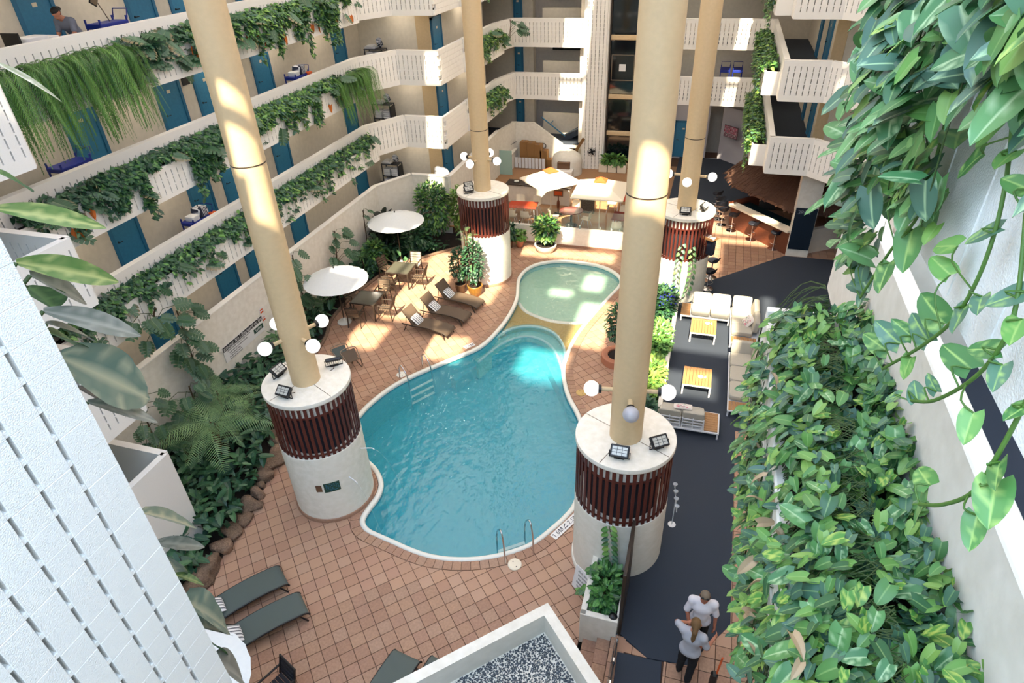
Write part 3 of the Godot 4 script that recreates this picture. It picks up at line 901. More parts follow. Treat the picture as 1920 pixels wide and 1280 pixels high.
func galleries() -> void:
	var zdoors := [-12.88, -16.05, -17.65, -20.62, -26.05]
	var word := ["first", "second", "third", "fourth", "fifth"]
	for lv in [1, 2, 3, 4, 5]:
		var fl := floor_of(lv)
		var yb := bottom_of(lv)
		var yt := top_of(lv)
		# corridor slab: main run, bevel, cross run and side run
		var slab := poly([-15.65, -6.0, -13.95, -6.0, -13.95, -24.4, -13.0, -26.15, -11.2, -26.15, -11.2, -33.5, -10.7, -35.45, -6.8, -35.45, -6.8, -38.2, -15.65, -38.2])
		struct("gallery_floor", G.new().prism(slab, fl - 0.03, fl), M.carpet_dark, "carpeted corridor floor of the %s gallery on the left" % LEVEL_WORD[lv], "floor")
		struct("gallery_slab", G.new().prism(slab, fl - 0.22, fl - 0.03, true), M.white_wall, "white painted slab edge and underside of the %s left gallery" % LEVEL_WORD[lv], "slab")
		var o := thing("balcony_parapet", "white parapet of the %s left gallery, running round the far left corner" % LEVEL_WORD[lv], "parapet")
		o.set_meta("kind", "structure")
		if lv == 1:
			var g := G.new()
			panel(g, Vector2(WALLX, -6.0), Vector2(WALLX, -24.4), -0.3, yt, 0.16, false)
			panel(g, Vector2(WALLX, -24.4), Vector2(-13.05, -26.2), -0.3, yt, 0.16, false)
			panel(g, Vector2(-13.05, -26.2), Vector2(-11.2, -26.2), -0.3, yt, 0.16, false)
			panel(g, Vector2(-11.2, -26.2), Vector2(-11.2, -33.6), -0.3, yt, 0.16, false)
			panel(g, Vector2(-11.2, -33.6), Vector2(-10.8, -35.5), -0.3, yt, 0.16, false)
			obj("rendered_wall", g, M.white_wall, o)
			var cpn := G.new()
			for s in [[Vector2(WALLX, -6.0), Vector2(WALLX, -24.4)], [Vector2(WALLX, -24.4), Vector2(-13.05, -26.2)], [Vector2(-13.05, -26.2), Vector2(-11.2, -26.2)], [Vector2(-11.2, -26.2), Vector2(-11.2, -33.6)]]: panel(cpn, s[0], s[1], yt, yt + 0.03, 0.22, false)
			obj("coping", cpn, M.white_block, o)
		else:
			obj("panel", panel(G.new(), Vector2(WALLX, -7.8), Vector2(WALLX, -24.4), yb, yt, 0.20), M.white_block, o)
			obj("panel", panel(G.new(), Vector2(WALLX, -24.4), Vector2(-13.05, -26.2), yb, yt, 0.20), M.white_block, o)
			obj("panel", panel(G.new(), Vector2(-13.05, -26.2), Vector2(-11.2, -26.2), yb, yt, 0.20), M.white_block, o)
			# side run of the corner: blocks without slots
			var g := G.new()
			for r in 7:
				for c in 7:
					var z0 := -26.13 - 0.4 * c - (0.2 if r % 2 else 0.0)
					var z1 := maxf(z0 - 0.392, -29.0)
					if z0 > -26.13: z0 = -26.13
					if z0 - z1 < 0.03: continue
					g.bbox(V(-11.2, yb + 0.196 * r + 0.098, (z0 + z1) * 0.5), V(0.15, 0.19, z0 - z1), 0.006)
			obj("block_work", g, M.white_block, o)
			obj("panel", panel(G.new(), Vector2(-11.2, -29.0), Vector2(-11.2, -33.6), yb, yt, 0.20), M.white_block, o)
			obj("panel", panel(G.new(), Vector2(-11.2, -33.6), Vector2(-10.75, -35.5), yb, yt, 0.20), M.white_block, o)
			obj("panel", panel(G.new(), Vector2(-10.75, FARZ), Vector2(-6.85, FARZ), yb, yt, 0.20), M.white_block, o)
			trough(o, Vector2(WALLX, -8.0), Vector2(WALLX, -24.2), lv, Vector2(1, 0), 0.52)
			trough(o, Vector2(-11.2, -29.0), Vector2(-11.2, -33.6), lv, Vector2(1, 0), 0.5)
		if lv <= 4:
			for i in 5:
				door(V(-15.61, fl, zdoors[i]), PI / 2, "blue guest room door on the %s left gallery up, %s door from the viewer's end" % [LEVEL_WORD[lv], word[i]])
			door(V(-12.14, fl, -28.55), PI / 2, "blue door right of the cream corner pilaster, %s left gallery" % LEVEL_WORD[lv], 1.1)
			door(V(-11.15, fl, -37.9), 0.0, "narrow blue door at the far left end of the %s gallery corridor" % LEVEL_WORD[lv], 0.5)
	# room blocks behind the corridors
	struct("wall_corner_rooms", G.new().box(V(-13.9, 7.5, -31.4), V(3.4, 17.2, 7.1)), M.corridor_wall, "beige room block behind the far left corner of the galleries", "wall")
	struct("trim_1", G.new().bbox(V(-12.45, 7.5, -27.82), V(0.66, 17.2, 0.06), 0.01), M.cream, "cream pilaster strip on the far left room block, left of the blue side doors", "trim")
	struct("wall_far_left", G.new().box(V(-13.0, 7.5, -38.2), V(5.4, 17.2, 0.5)), M.corridor_wall, "wall closing the far left corridors", "wall")
	# nearest left block: corridor return with the slotted corner
	for lv in [1, 2, 3, 4, 5]:
		var yb := bottom_of(lv)
		var yt := top_of(lv)
		var o := thing("corner_parapet", "white slotted parapet corner of the %s level on the nearest left block" % LEVEL_WORD[lv] if lv > 1 else "plain grey white planter wall at the foot of the nearest left block", "parapet")
		o.set_meta("kind", "structure")
		var s: bool = lv > 1
		obj("panel", panel(G.new(), Vector2(-10.9, -7.8), Vector2(-10.9, -2.4), yb if s else 0.0, yt, 0.16, s), M.white_block, o)
		obj("panel", panel(G.new(), Vector2(-14.0, -7.8), Vector2(-10.9, -7.8), yb if s else 0.0, yt, 0.16, s), M.white_block, o)
		if s: obj("slab", G.new().box(V(-12.5, floor_of(lv) - 0.11, -5.0), V(3.2, 0.22, 5.6)), M.concrete, o)
		else: obj("soil", G.new().box(V(-12.5, 1.0, -5.0), V(3.0, 0.2, 5.4)), M.soil, o)
	# tall slotted blade wall close to the viewer, block by block
	var bl := thing("wall_blade", "tall bluish white block wall with upright slots, close to the viewer", "wall", V(-3.37, 0, -2.05))
	bl.set_meta("kind", "structure")
	var cols := [0.245, 0.445, 0.645, 0.845, 1.045, 1.245, 1.445, 1.645]
	var bm := []
	for w in [0.405, 0.2]: bm.append(G.new().bbox(Vector3.ZERO, V(0.14, 0.197, w), 0.004).mesh())
	# each block lies between two slots of its course; a slot leaves 3.5 cm of web at its foot
	var full := G.new().bbox(Vector3.ZERO, V(0.14, 0.1985, 0.176), 0.0025).mesh()
	var web := G.new().box(Vector3.ZERO, V(0.13, 0.035, 0.026)).mesh()
	var endb := G.new().bbox(Vector3.ZERO, V(0.14, 0.1985, 0.23), 0.0025).mesh()
	for r in 50:
		var y := 5.0 + 0.2 * r + 0.029
		var e := obj("block", endb, M.white_block, bl)
		e.position = V(rr(-0.001, 0.001), y, 0.115)
		for c in cols.size():
			if r % 5 == 4 and c < 5:
				pass
			var q := obj("block", full, M.white_block, bl)
			q.position = V(rr(-0.001, 0.001), y, cols[c] + 0.015 + 0.085)
			var wb := obj("slot_web", web, M.white_block, bl)
			wb.position = V(0, y - 0.0985 + 0.0175, cols[c])
	obj("rest_of_wall", G.new().box(V(0, 10, 4.2), V(0.14, 10, 4.8)), M.white_block, bl)

# ---------------------------------------------------------------- far end: balconies, slotted tower, lift glass, stair
func far_end() -> void:
	for lv in [2, 3, 4, 5]:
		var o := thing("far_balcony", "white slotted balcony front of the %s level, right of the lift on the far wall" % LEVEL_WORD[lv], "parapet")
		o.set_meta("kind", "structure")
		obj("panel", panel(G.new(), Vector2(-4.0, FARZ), Vector2(2.1, FARZ), bottom_of(lv), top_of(lv), 0.20), M.white_block, o)
		obj("slab", G.new().box(V(-0.9, floor_of(lv) - 0.12, -37.0), V(6.4, 0.2, 3.0)), M.white_wall, o)
		obj("carpet", G.new().box(V(-0.9, floor_of(lv) - 0.01, -37.0), V(6.4, 0.02, 3.0)), M.carpet_dark, o)
	var tw := thing("wall_tower", "tall narrow white slotted pier beside the lift on the far wall", "wall")
	tw.set_meta("kind", "structure")
	var g := G.new()
	panel(g, Vector2(-6.83, -35.35), Vector2(-5.72, -35.35), 0.3, 16.4, 0.2, true, 0.1, 80)
	obj("slotted_face", g, M.white_block, tw)
	obj("core", G.new().box(V(-6.27, 8.3, -36.2), V(0.9, 16, 0.1)), M.dark_core, tw)
	obj("side_face", G.new().box(V(-6.83, 8.3, -36.3), V(0.14, 16.2, 1.9)).box(V(-5.69, 8.3, -36.3), V(0.10, 16.2, 1.9)), M.white_block, tw)
	# lift shaft glazing
	var lg := thing("window_1", "tall dark glazed lift shaft beside the white slotted pier, with beige cross bars", "lift glazing")
	lg.set_meta("kind", "structure")
	for s in [[0.75, 2.25], [2.5, 4.15], [4.45, 7.05], [7.35, 9.7], [10.0, 12.4], [12.7, 15.5]]:
		obj("pane", G.new().box(V(-4.9, (s[0] + s[1]) * 0.5, -35.85), V(1.42, s[1] - s[0], 0.03)), M.dark_glass, lg)
	for y in [0.6, 2.37, 4.3, 7.2, 9.85, 12.55]: obj("cross_bar", G.new().bbox(V(-4.9, y, -35.8), V(1.5, 0.24, 0.18), 0.03), M.cream, lg)
	for x in [-5.6, -4.2]: obj("jamb", G.new().box(V(x, 8.2, -35.78), V(0.07, 16, 0.2)), M.brown_frame, lg)
	obj("shaft_lining", G.new().box(V(-4.9, 8.2, -37.6), V(1.5, 16, 0.1)).box(V(-4.1, 8.2, -36.7), V(0.1, 16, 1.8)), M.dark_core, lg)
	var car := G.new()
	for s in [-1, 1]: car.box(V(-4.9 + s * 0.58, 5.75, -35.80), V(0.035, 1.25, 0.03))
	for y in [5.13, 6.37]: car.box(V(-4.9, y, -35.80), V(1.19, 0.035, 0.03))
	tag(obj("lift_car_window", car, M.steel), "silver framed lift car window behind the dark lift glazing", "lift window")
	tag(obj("notice", G.new().box(V(-4.92, 5.75, -35.81), V(0.34, 0.34, 0.012)), M.sign_white), "blank looking white square notice on the lift window", "notice")
	# stair wall with its sloping top, in the plane z = -35.5
	var sw := G.new()
	var prof := poly([-11.0, 0.3, -11.0, 2.82, -9.62, 2.82, -6.86, 0.95, -6.86, 0.3])
	for z in [-35.56, -35.42]:
		var q := []
		for p in prof: q.append(V(p.x, p.y, z))
		sw.face(q, V(0, 0, 1 if z > -35.5 else -1))
	for i in prof.size():
		var a := prof[i]
		var b := prof[(i + 1) % prof.size()]
		var nn := Vector2((b - a).y, -(b - a).x)
		if nn.dot((a + b) * 0.5 - Vector2(-9, 1.2)) < 0: nn = -nn
		sw.face([V(a.x, a.y, -35.56), V(b.x, b.y, -35.56), V(b.x, b.y, -35.42), V(a.x, a.y, -35.42)], V(nn.x, nn.y, 0))
	struct("wall_stair", sw, M.white_wall, "white stair wall with a sloping top behind the restaurant terrace", "wall")
	var sb := thing("stair_core", "beige stair core with half landings behind the left far balconies", "stair")
	sb.set_meta("kind", "structure")
	for lv in [1, 2, 3, 4]:
		var y := floor_of(lv) + (1.35 if lv > 1 else 1.2)
		obj("landing_wall", G.new().box(V(-8.55, y - 0.62, -37.4), V(2.1, 1.24, 0.14)), M.corridor_wall, sb)
		obj("landing", G.new().box(V(-8.55, y - 1.2, -38.4), V(2.1, 0.2, 1.9)), M.carpet_dark, sb)
		obj("window", G.new().box(V(-8.55, y + 0.7, -39.3), V(1.9, 0.9, 0.05)), M.dark_glass, sb)
	obj("side_wall", G.new().box(V(-7.05, 7.5, -37.6), V(0.25, 16.5, 3.6)), M.corridor_wall, sb)
	obj("stair_flight", G.new().bar(V(-10.2, 0.5, -36.9), V(-7.2, 2.2, -36.9), 1.2, 0.25), M.carpet_dark, sb)
	tag(obj("handrail", G.new().tube([V(-9.5, 2.83, -36.6), V(-7.2, 1.15, -36.6)], 0.035, 8).tube([V(-9.0, 2.46, -36.6), V(-9.0, 2.46, -37.3)], 0.02, 6).tube([V(-8.0, 1.73, -36.6), V(-8.0, 1.73, -37.3)], 0.02, 6), M.blue_door), "sloping blue handrail on the beige stair wall", "handrail")
	tag(obj("handrail", G.new().bar(V(-6.68, 2.25, -34.9), V(-7.52, 0.85, -34.9), 0.09, 0.16), mat("bronze", Color(0.55, 0.42, 0.27), 0.35, {"metal": 0.6})), "broad bronze handrail at the foot of the sloping stair wall", "handrail")
	tag(obj("wall_clock", G.new().cyl(V(-9.07, 1.57, -35.40), 0.14, 0.14, 0, 0.03, 24, true, Basis(Vector3.RIGHT, Vector3.BACK, Vector3.DOWN)), M.brown_frame), "small round wall clock above the stacked cartons", "clock")
	obj("clock_face", G.new().cyl(Vector3(-9.07, 1.57, -35.37), 0.10, 0.10, 0, 0.004, 24, true, Basis(Vector3.RIGHT, Vector3.BACK, Vector3.DOWN)), M.sign_white, get_node("wall_clock"))
	# ground floor passage under the far balcony, right of the lift
	struct("wall_passage", G.new().box(V(-2.3, 1.8, -38.3), V(4.2, 3.4, 0.2)).box(V(1.35, 1.9, -37.6), V(2.2, 3.0, 0.2), Basis(Vector3.UP, -0.78)), mat("wall_violet", Color(0.72, 0.71, 0.74), 0.8), "pale wall of the ground floor passage behind the far right column", "wall")
	struct("wall_upper", G.new().box(V(-0.8, 9.0, -38.6), V(6.4, 10.6, 0.2)), M.corridor_wall, "dim rear wall of the far right balconies", "wall")
	door(V(-1.55, 0.5, -38.17), 0, "blue door in the ground floor passage left of the far right column", 1.0)

# ---------------------------------------------------------------- right side beyond the near planting
func right_side() -> void:
	for lv in [2, 3, 4, 5]:
		var yb := bottom_of(lv)
		var yt := top_of(lv)
		var o := thing("right_balcony", "white slotted balcony front of the %s level at the far right" % LEVEL_WORD[lv], "parapet")
		o.set_meta("kind", "structure")
		obj("panel", panel(G.new(), Vector2(2.12, -25.6), Vector2(3.66, -25.6), yb, yt, 0.20), M.white_block, o)
		obj("panel", panel(G.new(), Vector2(3.66, -25.6), Vector2(4.95, -24.3), yb, yt, 0.20), M.white_block, o)
		obj("panel", panel(G.new(), Vector2(4.95, -24.3), Vector2(4.95, -12.0), yb, yt, 0.20), M.white_block, o)
		obj("side_panel", panel(G.new(), Vector2(2.2, -25.6), Vector2(2.2, -35.5), yb, yt, 0.2, false), M.white_block, o)
		trough(o, Vector2(2.1, -26.4), Vector2(2.1, -34.5), lv, Vector2(-1, 0), 0.5)
		struct("gallery_slab", G.new().prism(poly([2.2, -38, 2.2, -25.6, 3.66, -25.6, 4.95, -24.3, 4.95, -12.0, 9.0, -12.0, 9.0, -38]), floor_of(lv) - 0.22, floor_of(lv) - 0.03, true), M.white_wall, "white painted slab underside of the %s level on the far right" % LEVEL_WORD[lv], "slab")
		struct("gallery_floor", G.new().prism(poly([2.2, -38, 2.2, -25.6, 3.66, -25.6, 4.95, -24.3, 4.95, -12.0, 9.0, -12.0, 9.0, -38]), floor_of(lv) - 0.03, floor_of(lv)), M.carpet_dark, "dark carpeted corridor floor of the %s level on the far right" % LEVEL_WORD[lv], "floor")
		door(V(3.92, floor_of(lv), -29.7), -PI / 2, "blue door at the end of the %s level corridor on the far right" % LEVEL_WORD[lv], 1.1)
		if lv < 5: door(V(3.92, floor_of(lv), -32.6), -PI / 2, "blue door deeper along the %s level corridor on the far right" % LEVEL_WORD[lv], 0.6)
	struct("wall_right_rooms", G.new().box(V(6.5, 9.2, -33.2), V(5.1, 11.4, 10.4)), M.corridor_wall, "beige room block of the far right corridors", "wall")
	struct("wall_right_rooms_side", G.new().box(V(7.7, 9.2, -20), V(1.6, 11.4, 17)), M.corridor_wall, "beige rear wall of the right gallery", "wall")
	struct("trim_2", G.new().bbox(V(4.08, 9.2, -27.97), V(0.42, 11.4, 0.06), 0.01), M.cream, "cream pilaster strip beside the blue doors of the far right corridors", "trim")
	struct("wall_corridor_end", G.new().box(V(3.0, 9.2, -37.2), V(2.0, 11.4, 0.2)), M.corridor_wall, "beige end wall of the far right corridors", "wall")
	struct("wall_bar", G.new().box(V(8.5, 1.9, -30), V(0.3, 3.2, 12)).box(V(5.6, 1.9, -34.5), V(5.6, 3.2, 0.3)), M.teal_dark, "dark rear walls of the bar recess", "wall")

# ---------------------------------------------------------------- nearest structures on the right and below
func near_building() -> void:
	# gallery just below the viewer on the right: planter trough, parapet, corridor, and the planter face above it
	var o := thing("near_parapet", "broad white parapet and planter trough close below the viewer on the right, overgrown with vines", "parapet")
	o.set_meta("kind", "structure")
	obj("parapet_wall", G.new().bbox(V(1.69, 9.42, -2.6), V(0.15, 1.36, 10.2), 0.012), M.white_wall, o)
	obj("trough_face", G.new().bbox(V(0.86, 8.83, -2.0), V(0.10, 0.5, 8.4), 0.015), M.white_wall, o)
	obj("trough_end", G.new().bbox(V(1.2, 8.95, -6.2), V(0.8, 0.5, 0.1), 0.01).box(V(1.2, 8.75, -2.0), V(0.8, 0.1, 8.4)), M.white_wall, o)
	obj("soil", G.new().box(V(1.25, 8.82, -2.0), V(0.72, 0.5, 8.3)), M.soil, o)
	struct("near_corridor_floor", G.new().box(V(3.0, 8.65, -1.6), V(2.6, 0.2, 9.4)), M.carpet_dark, "strip of dark blue carpet between the near parapet and the white planter face", "floor")
	struct("near_corridor_wall", G.new().box(V(3.4, 9.8, -6.4), V(3.2, 2.4, 0.2)).box(V(4.3, 9.8, -1.6), V(0.2, 2.4, 10)), M.corridor_wall, "dim wall at the end of the near right corridor", "wall")
	var up := thing("upper_planter", "bright white planter face at the right edge of the view with vines trailing down it", "planter")
	up.set_meta("kind", "structure")
	obj("face", G.new().bbox(V(0.92, 12.2, 0.4), V(0.10, 1.38, 7.6), 0.01), M.white_block, up)
	obj("back", G.new().box(V(1.5, 12.0, 0.4), V(0.12, 1.6, 7.6)).box(V(1.2, 11.56, 0.4), V(0.6, 0.1, 7.6)).box(V(1.2, 12.2, -3.36), V(0.6, 1.3, 0.1)), M.white_block, up)
	var jt := G.new()
	for k in 18: jt.box(V(0.868, 12.2, -3.1 + 0.4 * k), V(0.006, 1.30, 0.012))
	obj("face_rib", jt, M.white_block, up)
	# flat gravel roof of the hut below
	var rf := thing("hut_roof", "low hut roof with white upstand walls and grey gravel at the bottom edge", "roof", V(-1.66, 0, -6.55), 0)
	rf.set_meta("kind", "structure")
	var rt := 2.6
	var b := Basis(Vector3.UP, PI / 4)
	# local axes: p along -x+z (left side wall), q along +x+z (right side wall)
	var p := V(-0.7071, 0, 0.7071)
	var q := V(0.7071, 0, 0.7071)
	obj("upstand", G.new().bar(V(0, rt - 0.22, 0) + q * 0.09 , V(0, rt - 0.22, 0) + p * 6.0 + q * 0.09, 0.18, 0.5).bar(V(0, rt - 0.22, 0) + p * 0.09 + q * 0.18, V(0, rt - 0.22, 0) + q * 5.0 + p * 0.09, 0.18, 0.5), M.white_wall, rf)
	obj("walls", G.new().prism(PackedVector2Array([Vector2(0, 0) + Vector2(0, 0.15), Vector2(p.x, p.z) * 5.9 + Vector2(0, 0.15), Vector2(p.x, p.z) * 5.9 + Vector2(q.x, q.z) * 4.9, Vector2(q.x, q.z) * 4.9 + Vector2(0, 0.15)]), 0, rt - 0.47), M.white_wall, rf)
	var gx := []
	var gc := []
	var stone := G.new().ball(Vector3.ZERO, V(0.014, 0.010, 0.012), 4, 6).mesh()
	for i in 26000:
		var w := p * rr(0.2, 4.2) + q * rr(0.2, 3.4)
		var s := rr(0.55, 1.35)
		gx.append(Transform3D(Basis.from_euler(V(rr(0, 3), rr(0, 6), 0)).scaled(Vector3.ONE * s), V(w.x, rt - 0.468 + rr(0, 0.012), w.z)))
		var t := rr(0.26, 0.60)
		gc.append(Color(t * 0.95, t, t * 1.06))
	multi("gravel", stone, M.gravel, gx, rf, gc)
	obj("plinth", G.new().bar(q * 1.02 + p * 1.18 + V(0, rt - 0.36, 0), q * 4.0 + p * 1.18 + V(0, rt - 0.36, 0), 0.33, 0.26), M.white_wall, rf)

# ---------------------------------------------------------------- round ceiling lamps of the corridors
func corridor_lamps() -> void:
	for lv in [1, 2, 3, 4]:
		var y := bottom_of(lv + 1) + 0.115 # underside of the slab above
		y = floor_of(lv + 1) - 0.22
		var at := []
		for k in 5: at.append([V(-14.85, y, -11.2 - 3.3 * k), "%s along the left gallery" % ORDINAL[k]])
		at.append([V(-13.4, y, -27.1), "in the far left corner"])
		at.append([V(-11.7, y, -31.5), "in the far left side corridor"])
		at.append([V(-9.0, y, -36.6), "behind the left far balcony"])
		at.append([V(-1.2, y, -36.9), "behind the right far balcony"])
		if lv > 1:
			at.append([V(3.0, y, -28.0), "at the front of the far right corridor"])
			at.append([V(3.0, y, -33.0), "deeper in the far right corridor"])
			at.append([V(5.6, y, -26.0), "behind the bent far right balcony"])
		for e in at:
			var o := thing("ceiling_lamp", "round white ceiling lamp of the %s level, %s" % [LEVEL_WORD[lv], e[1]], "ceiling lamp", e[0], 0.0, "round ceiling lamps in the corridors")
			obj("base", G.new().lathe([Vector2(0.0, 0.0), Vector2(0.15, 0.0), Vector2(0.15, -0.03), Vector2(0.13, -0.03)], 20), M.white_metal, o)
			obj("diffuser", G.new().lathe([Vector2(0.0, -0.075), Vector2(0.07, -0.07), Vector2(0.125, -0.03), Vector2(0.125, -0.02)], 20), M.globe, o)
			var L := OmniLight3D.new()
			L.name = "lamp_light"
			L.position = V(0, -0.12, 0)
			L.light_color = Color(1, 0.94, 0.85); L.light_energy = 0.8; L.omni_range = 40; L.omni_attenuation = 2.0; L.light_size = 0.12; L.shadow_enabled = true
			o.add_child(L)

# ---------------------------------------------------------------- poolside furniture
func lounger(called: String, label: String, at: Vector3, turn: float, m: Material, frame: Material, group: String, recline := 0.62) -> Node3D: # foot towards its own +x
	var o := thing("sun_lounger", label, "sun lounger", at, turn, group)
	var w := 0.62
	# side profile: back from x = -0.98 up to the hip, then a low arched bed to a curled foot
	var hip := Vector2(-0.42, 0.30)
	var prof := []
	for k in 7: prof.append(hip + Vector2(-0.62 * cos(recline) * (1.0 - k / 6.0), 0.72 * sin(recline) * (1.0 - k / 6.0) + 0.015 * sin(PI * k / 6.0)))
	var bed := []
	for k in 13:
		var s := k / 12.0
		bed.append(Vector2(-0.42 + 1.32 * s, 0.30 + 0.055 * sin(PI * s) - 0.0 * s))
	bed.append_array([Vector2(0.95, 0.275), Vector2(0.985, 0.24), Vector2(1.0, 0.20)])
	for sh in [["backrest", prof], ["bed", bed]]:
		var P := []
		for p in sh[1]: P.append(PackedVector3Array([V(p.x, p.y, -w / 2), V(p.x, p.y - 0.012, 0), V(p.x, p.y, w / 2)]))
		var g := G.new().grid(P)
		var Q := []
		for p in sh[1]: Q.append(PackedVector3Array([V(p.x, p.y - 0.025, w / 2), V(p.x, p.y - 0.037, 0), V(p.x, p.y - 0.025, -w / 2)]))
		g.grid(Q)
		obj(sh[0], g, m, o)
	for s in [-1.0, 1.0]:
		var path := []
		for p in bed: path.append(V(p.x, p.y - 0.02, s * w / 2))
		path.push_front(V(-0.9, 0.29, s * w / 2))
		obj("side_rail", G.new().tube(path, 0.022, 8), frame, o)
		obj("leg", G.new().tube(bez([V(0.78, 0.31, s * w / 2), V(0.86, 0.14, s * w / 2), V(0.93, 0.0, s * w / 2)], 3), 0.02, 8), frame, o)
		obj("leg", G.new().tube(bez([V(-0.7, 0.29, s * w / 2), V(-0.76, 0.14, s * w / 2), V(-0.84, 0.0, s * w / 2)], 3), 0.02, 8), frame, o)
		var bk := []
		for p in prof: bk.append(V(p.x, p.y - 0.012, s * (w / 2 - 0.01)))
		obj("back_rail", G.new().tube(bk, 0.016, 6), frame, o)
	obj("back_strut", G.new().tube([V(-0.78, 0.30, -0.22), V(-0.72, prof[1].y - 0.08, -0.22), V(-0.72, prof[1].y - 0.08, 0.22), V(-0.78, 0.30, 0.22)], 0.012, 6), frame, o)
	return o

func pillow(label: String, at: Vector3, b: Basis, size: Vector3, group: String, stripes := true) -> Node3D:
	var o := thing("pillow", label, "pillow", at, 0.0, group)
	o.basis = b
	var g := G.new()
	var P := []
	for i in 11:
		var row := PackedVector3Array()
		for j in 9:
			var u := i / 10.0 * 2 - 1
			var v := j / 8.0 * 2 - 1
			var h := size.y * 0.5 * pow(maxf(0.0, (1 - pow(absf(u), 3.0)) * (1 - pow(absf(v), 3.0))), 0.5)
			row.append(V(u * size.x * 0.5 * (1 - 0.05 * v * v), h, v * size.z * 0.5 * (1 - 0.05 * u * u)))
		P.append(row)
	g.grid(P, false, false, true)
	var Q := []
	for r in P:
		var row := PackedVector3Array()
		for p in r: row.append(V(p.x, -p.y * 0.6, p.z))
		Q.append(row)
	g.grid(Q)
	obj("cover", g, M.stripe if stripes else M.floral, o)
	return o

func stripe_materials() -> void:
	var im := Image.create(64, 8, false, Image.FORMAT_RGB8)
	im.fill(Color(0.90, 0.90, 0.90))
	for k in 5: im.fill_rect(Rect2i(5 + k * 12, 0, 5, 8), Color(0.42, 0.43, 0.45))
	var m := mat("stripe", Color.WHITE, 0.9)
	m.albedo_texture = ImageTexture.create_from_image(im)
	var f := Image.create(64, 64, false, Image.FORMAT_RGB8)
	f.fill(Color(0.86, 0.83, 0.80))
	for k in 26:
		var c: Color = [Color(0.78, 0.42, 0.50), Color(0.62, 0.60, 0.62), Color(0.85, 0.58, 0.62), Color(0.55, 0.62, 0.55)][k % 4]
		f.fill_rect(Rect2i(rng.randi_range(8, 52), rng.randi_range(8, 52), rng.randi_range(3, 8), rng.randi_range(3, 8)), c)
	var m2 := mat("floral", Color.WHITE, 0.9)
	m2.albedo_texture = ImageTexture.create_from_image(f)
	var z := Image.create(32, 32, false, Image.FORMAT_RGB8)
	z.fill(Color(0.86, 0.87, 0.90))
	for y in 32: for x in 32: if (x + int(3.0 * sin(y * 0.4))) % 8 < 4: z.set_pixel(x, y, Color(0.10, 0.13, 0.22))
	var m3 := mat("zebra_towel", Color.WHITE, 0.9)
	m3.albedo_texture = ImageTexture.create_from_image(z)

func parasol(label: String, at: Vector3, r: float, rim: float, apex: float, lean := Vector3.ZERO) -> void:
	var o := thing("parasol", label, "parasol", at, 0.0, "round white parasols")
	var n := 24
	var P := []
	for i in 8:
		var s := i / 7.0
		var row := PackedVector3Array()
		for k in n * 2:
			var a := TAU * k / (n * 2)
			var rad := r * s * (1.0 if k % 2 == 0 else 0.985)
			var y := lerpf(apex, rim, s * s * 0.35 + s * 0.65) - (0.0 if k % 2 == 0 else 0.018 * s)
			row.append(V(rad * cos(a), y, rad * sin(a)))
		P.append(row)
	var can := obj("canopy", G.new().grid(P, false, true, true), M.canvas, o)
	var ribs := G.new()
	for k in n:
		var a := TAU * k / n
		ribs.tube([V(0.05 * cos(a), apex - 0.03, 0.05 * sin(a)), V(r * 0.5 * cos(a), lerpf(apex, rim, 0.42) - 0.02, r * 0.5 * sin(a)), V(r * 0.985 * cos(a), rim - 0.012, r * 0.985 * sin(a))], 0.007, 4)
	obj("ribs", ribs, M.black_metal, can)
	obj("finial", G.new().ball(V(0, apex + 0.03, 0), V(0.03, 0.04, 0.03), 6, 10), M.black_metal, can)
	obj("pole", G.new().tube([lean, V(0, apex, 0)], 0.024, 12), M.brown_frame, o)
	obj("base", G.new().lathe([Vector2(0.26, 0.0), Vector2(0.27, 0.03), Vector2(0.24, 0.06), Vector2(0.05, 0.08), Vector2(0.045, 0.2), Vector2(0.03, 0.21)], 28, lean), M.coping_white, o)

func deck_chair(label: String, at: Vector3, turn: float, m: Material, frame: Material, group: String) -> Node3D: # sits facing its own -z
	var o := thing("patio_chair", label, "chair", at, turn, group)
	var seat := G.new()
	for k in 6: seat.bbox(V(0, 0.43 + 0.004 * absf(k - 2.5), -0.2 + 0.08 * k), V(0.44, 0.02, 0.072), 0.004)
	obj("seat", seat, m, o)
	var back := G.new()
	for k in 4: back.bbox(V(0, 0.53 + 0.10 * k, 0.25 + 0.028 * k), V(0.44, 0.085, 0.018), 0.004, Basis(Vector3.RIGHT, 0.27))
	obj("backrest", back, m, o)
	for s in [-1.0, 1.0]:
		obj("leg", G.new().bar(V(s * 0.25, 0.0, -0.25), V(s * 0.24, 0.63, -0.22), 0.03, 0.03, Vector3.BACK), frame, o)
		obj("leg", G.new().bar(V(s * 0.25, 0.0, 0.29), V(s * 0.24, 0.45, 0.22), 0.03, 0.035, Vector3.BACK).bar(V(s * 0.24, 0.43, 0.22), V(s * 0.235, 0.9, 0.35), 0.03, 0.035, Vector3.BACK), frame, o)
		obj("armrest", G.new().bbox(V(s * 0.25, 0.64, 0.02), V(0.045, 0.025, 0.52), 0.006), frame, o)
	obj("top_rail", G.new().bbox(V(0, 0.89, 0.347), V(0.5, 0.03, 0.03), 0.006), frame, o)
	return o

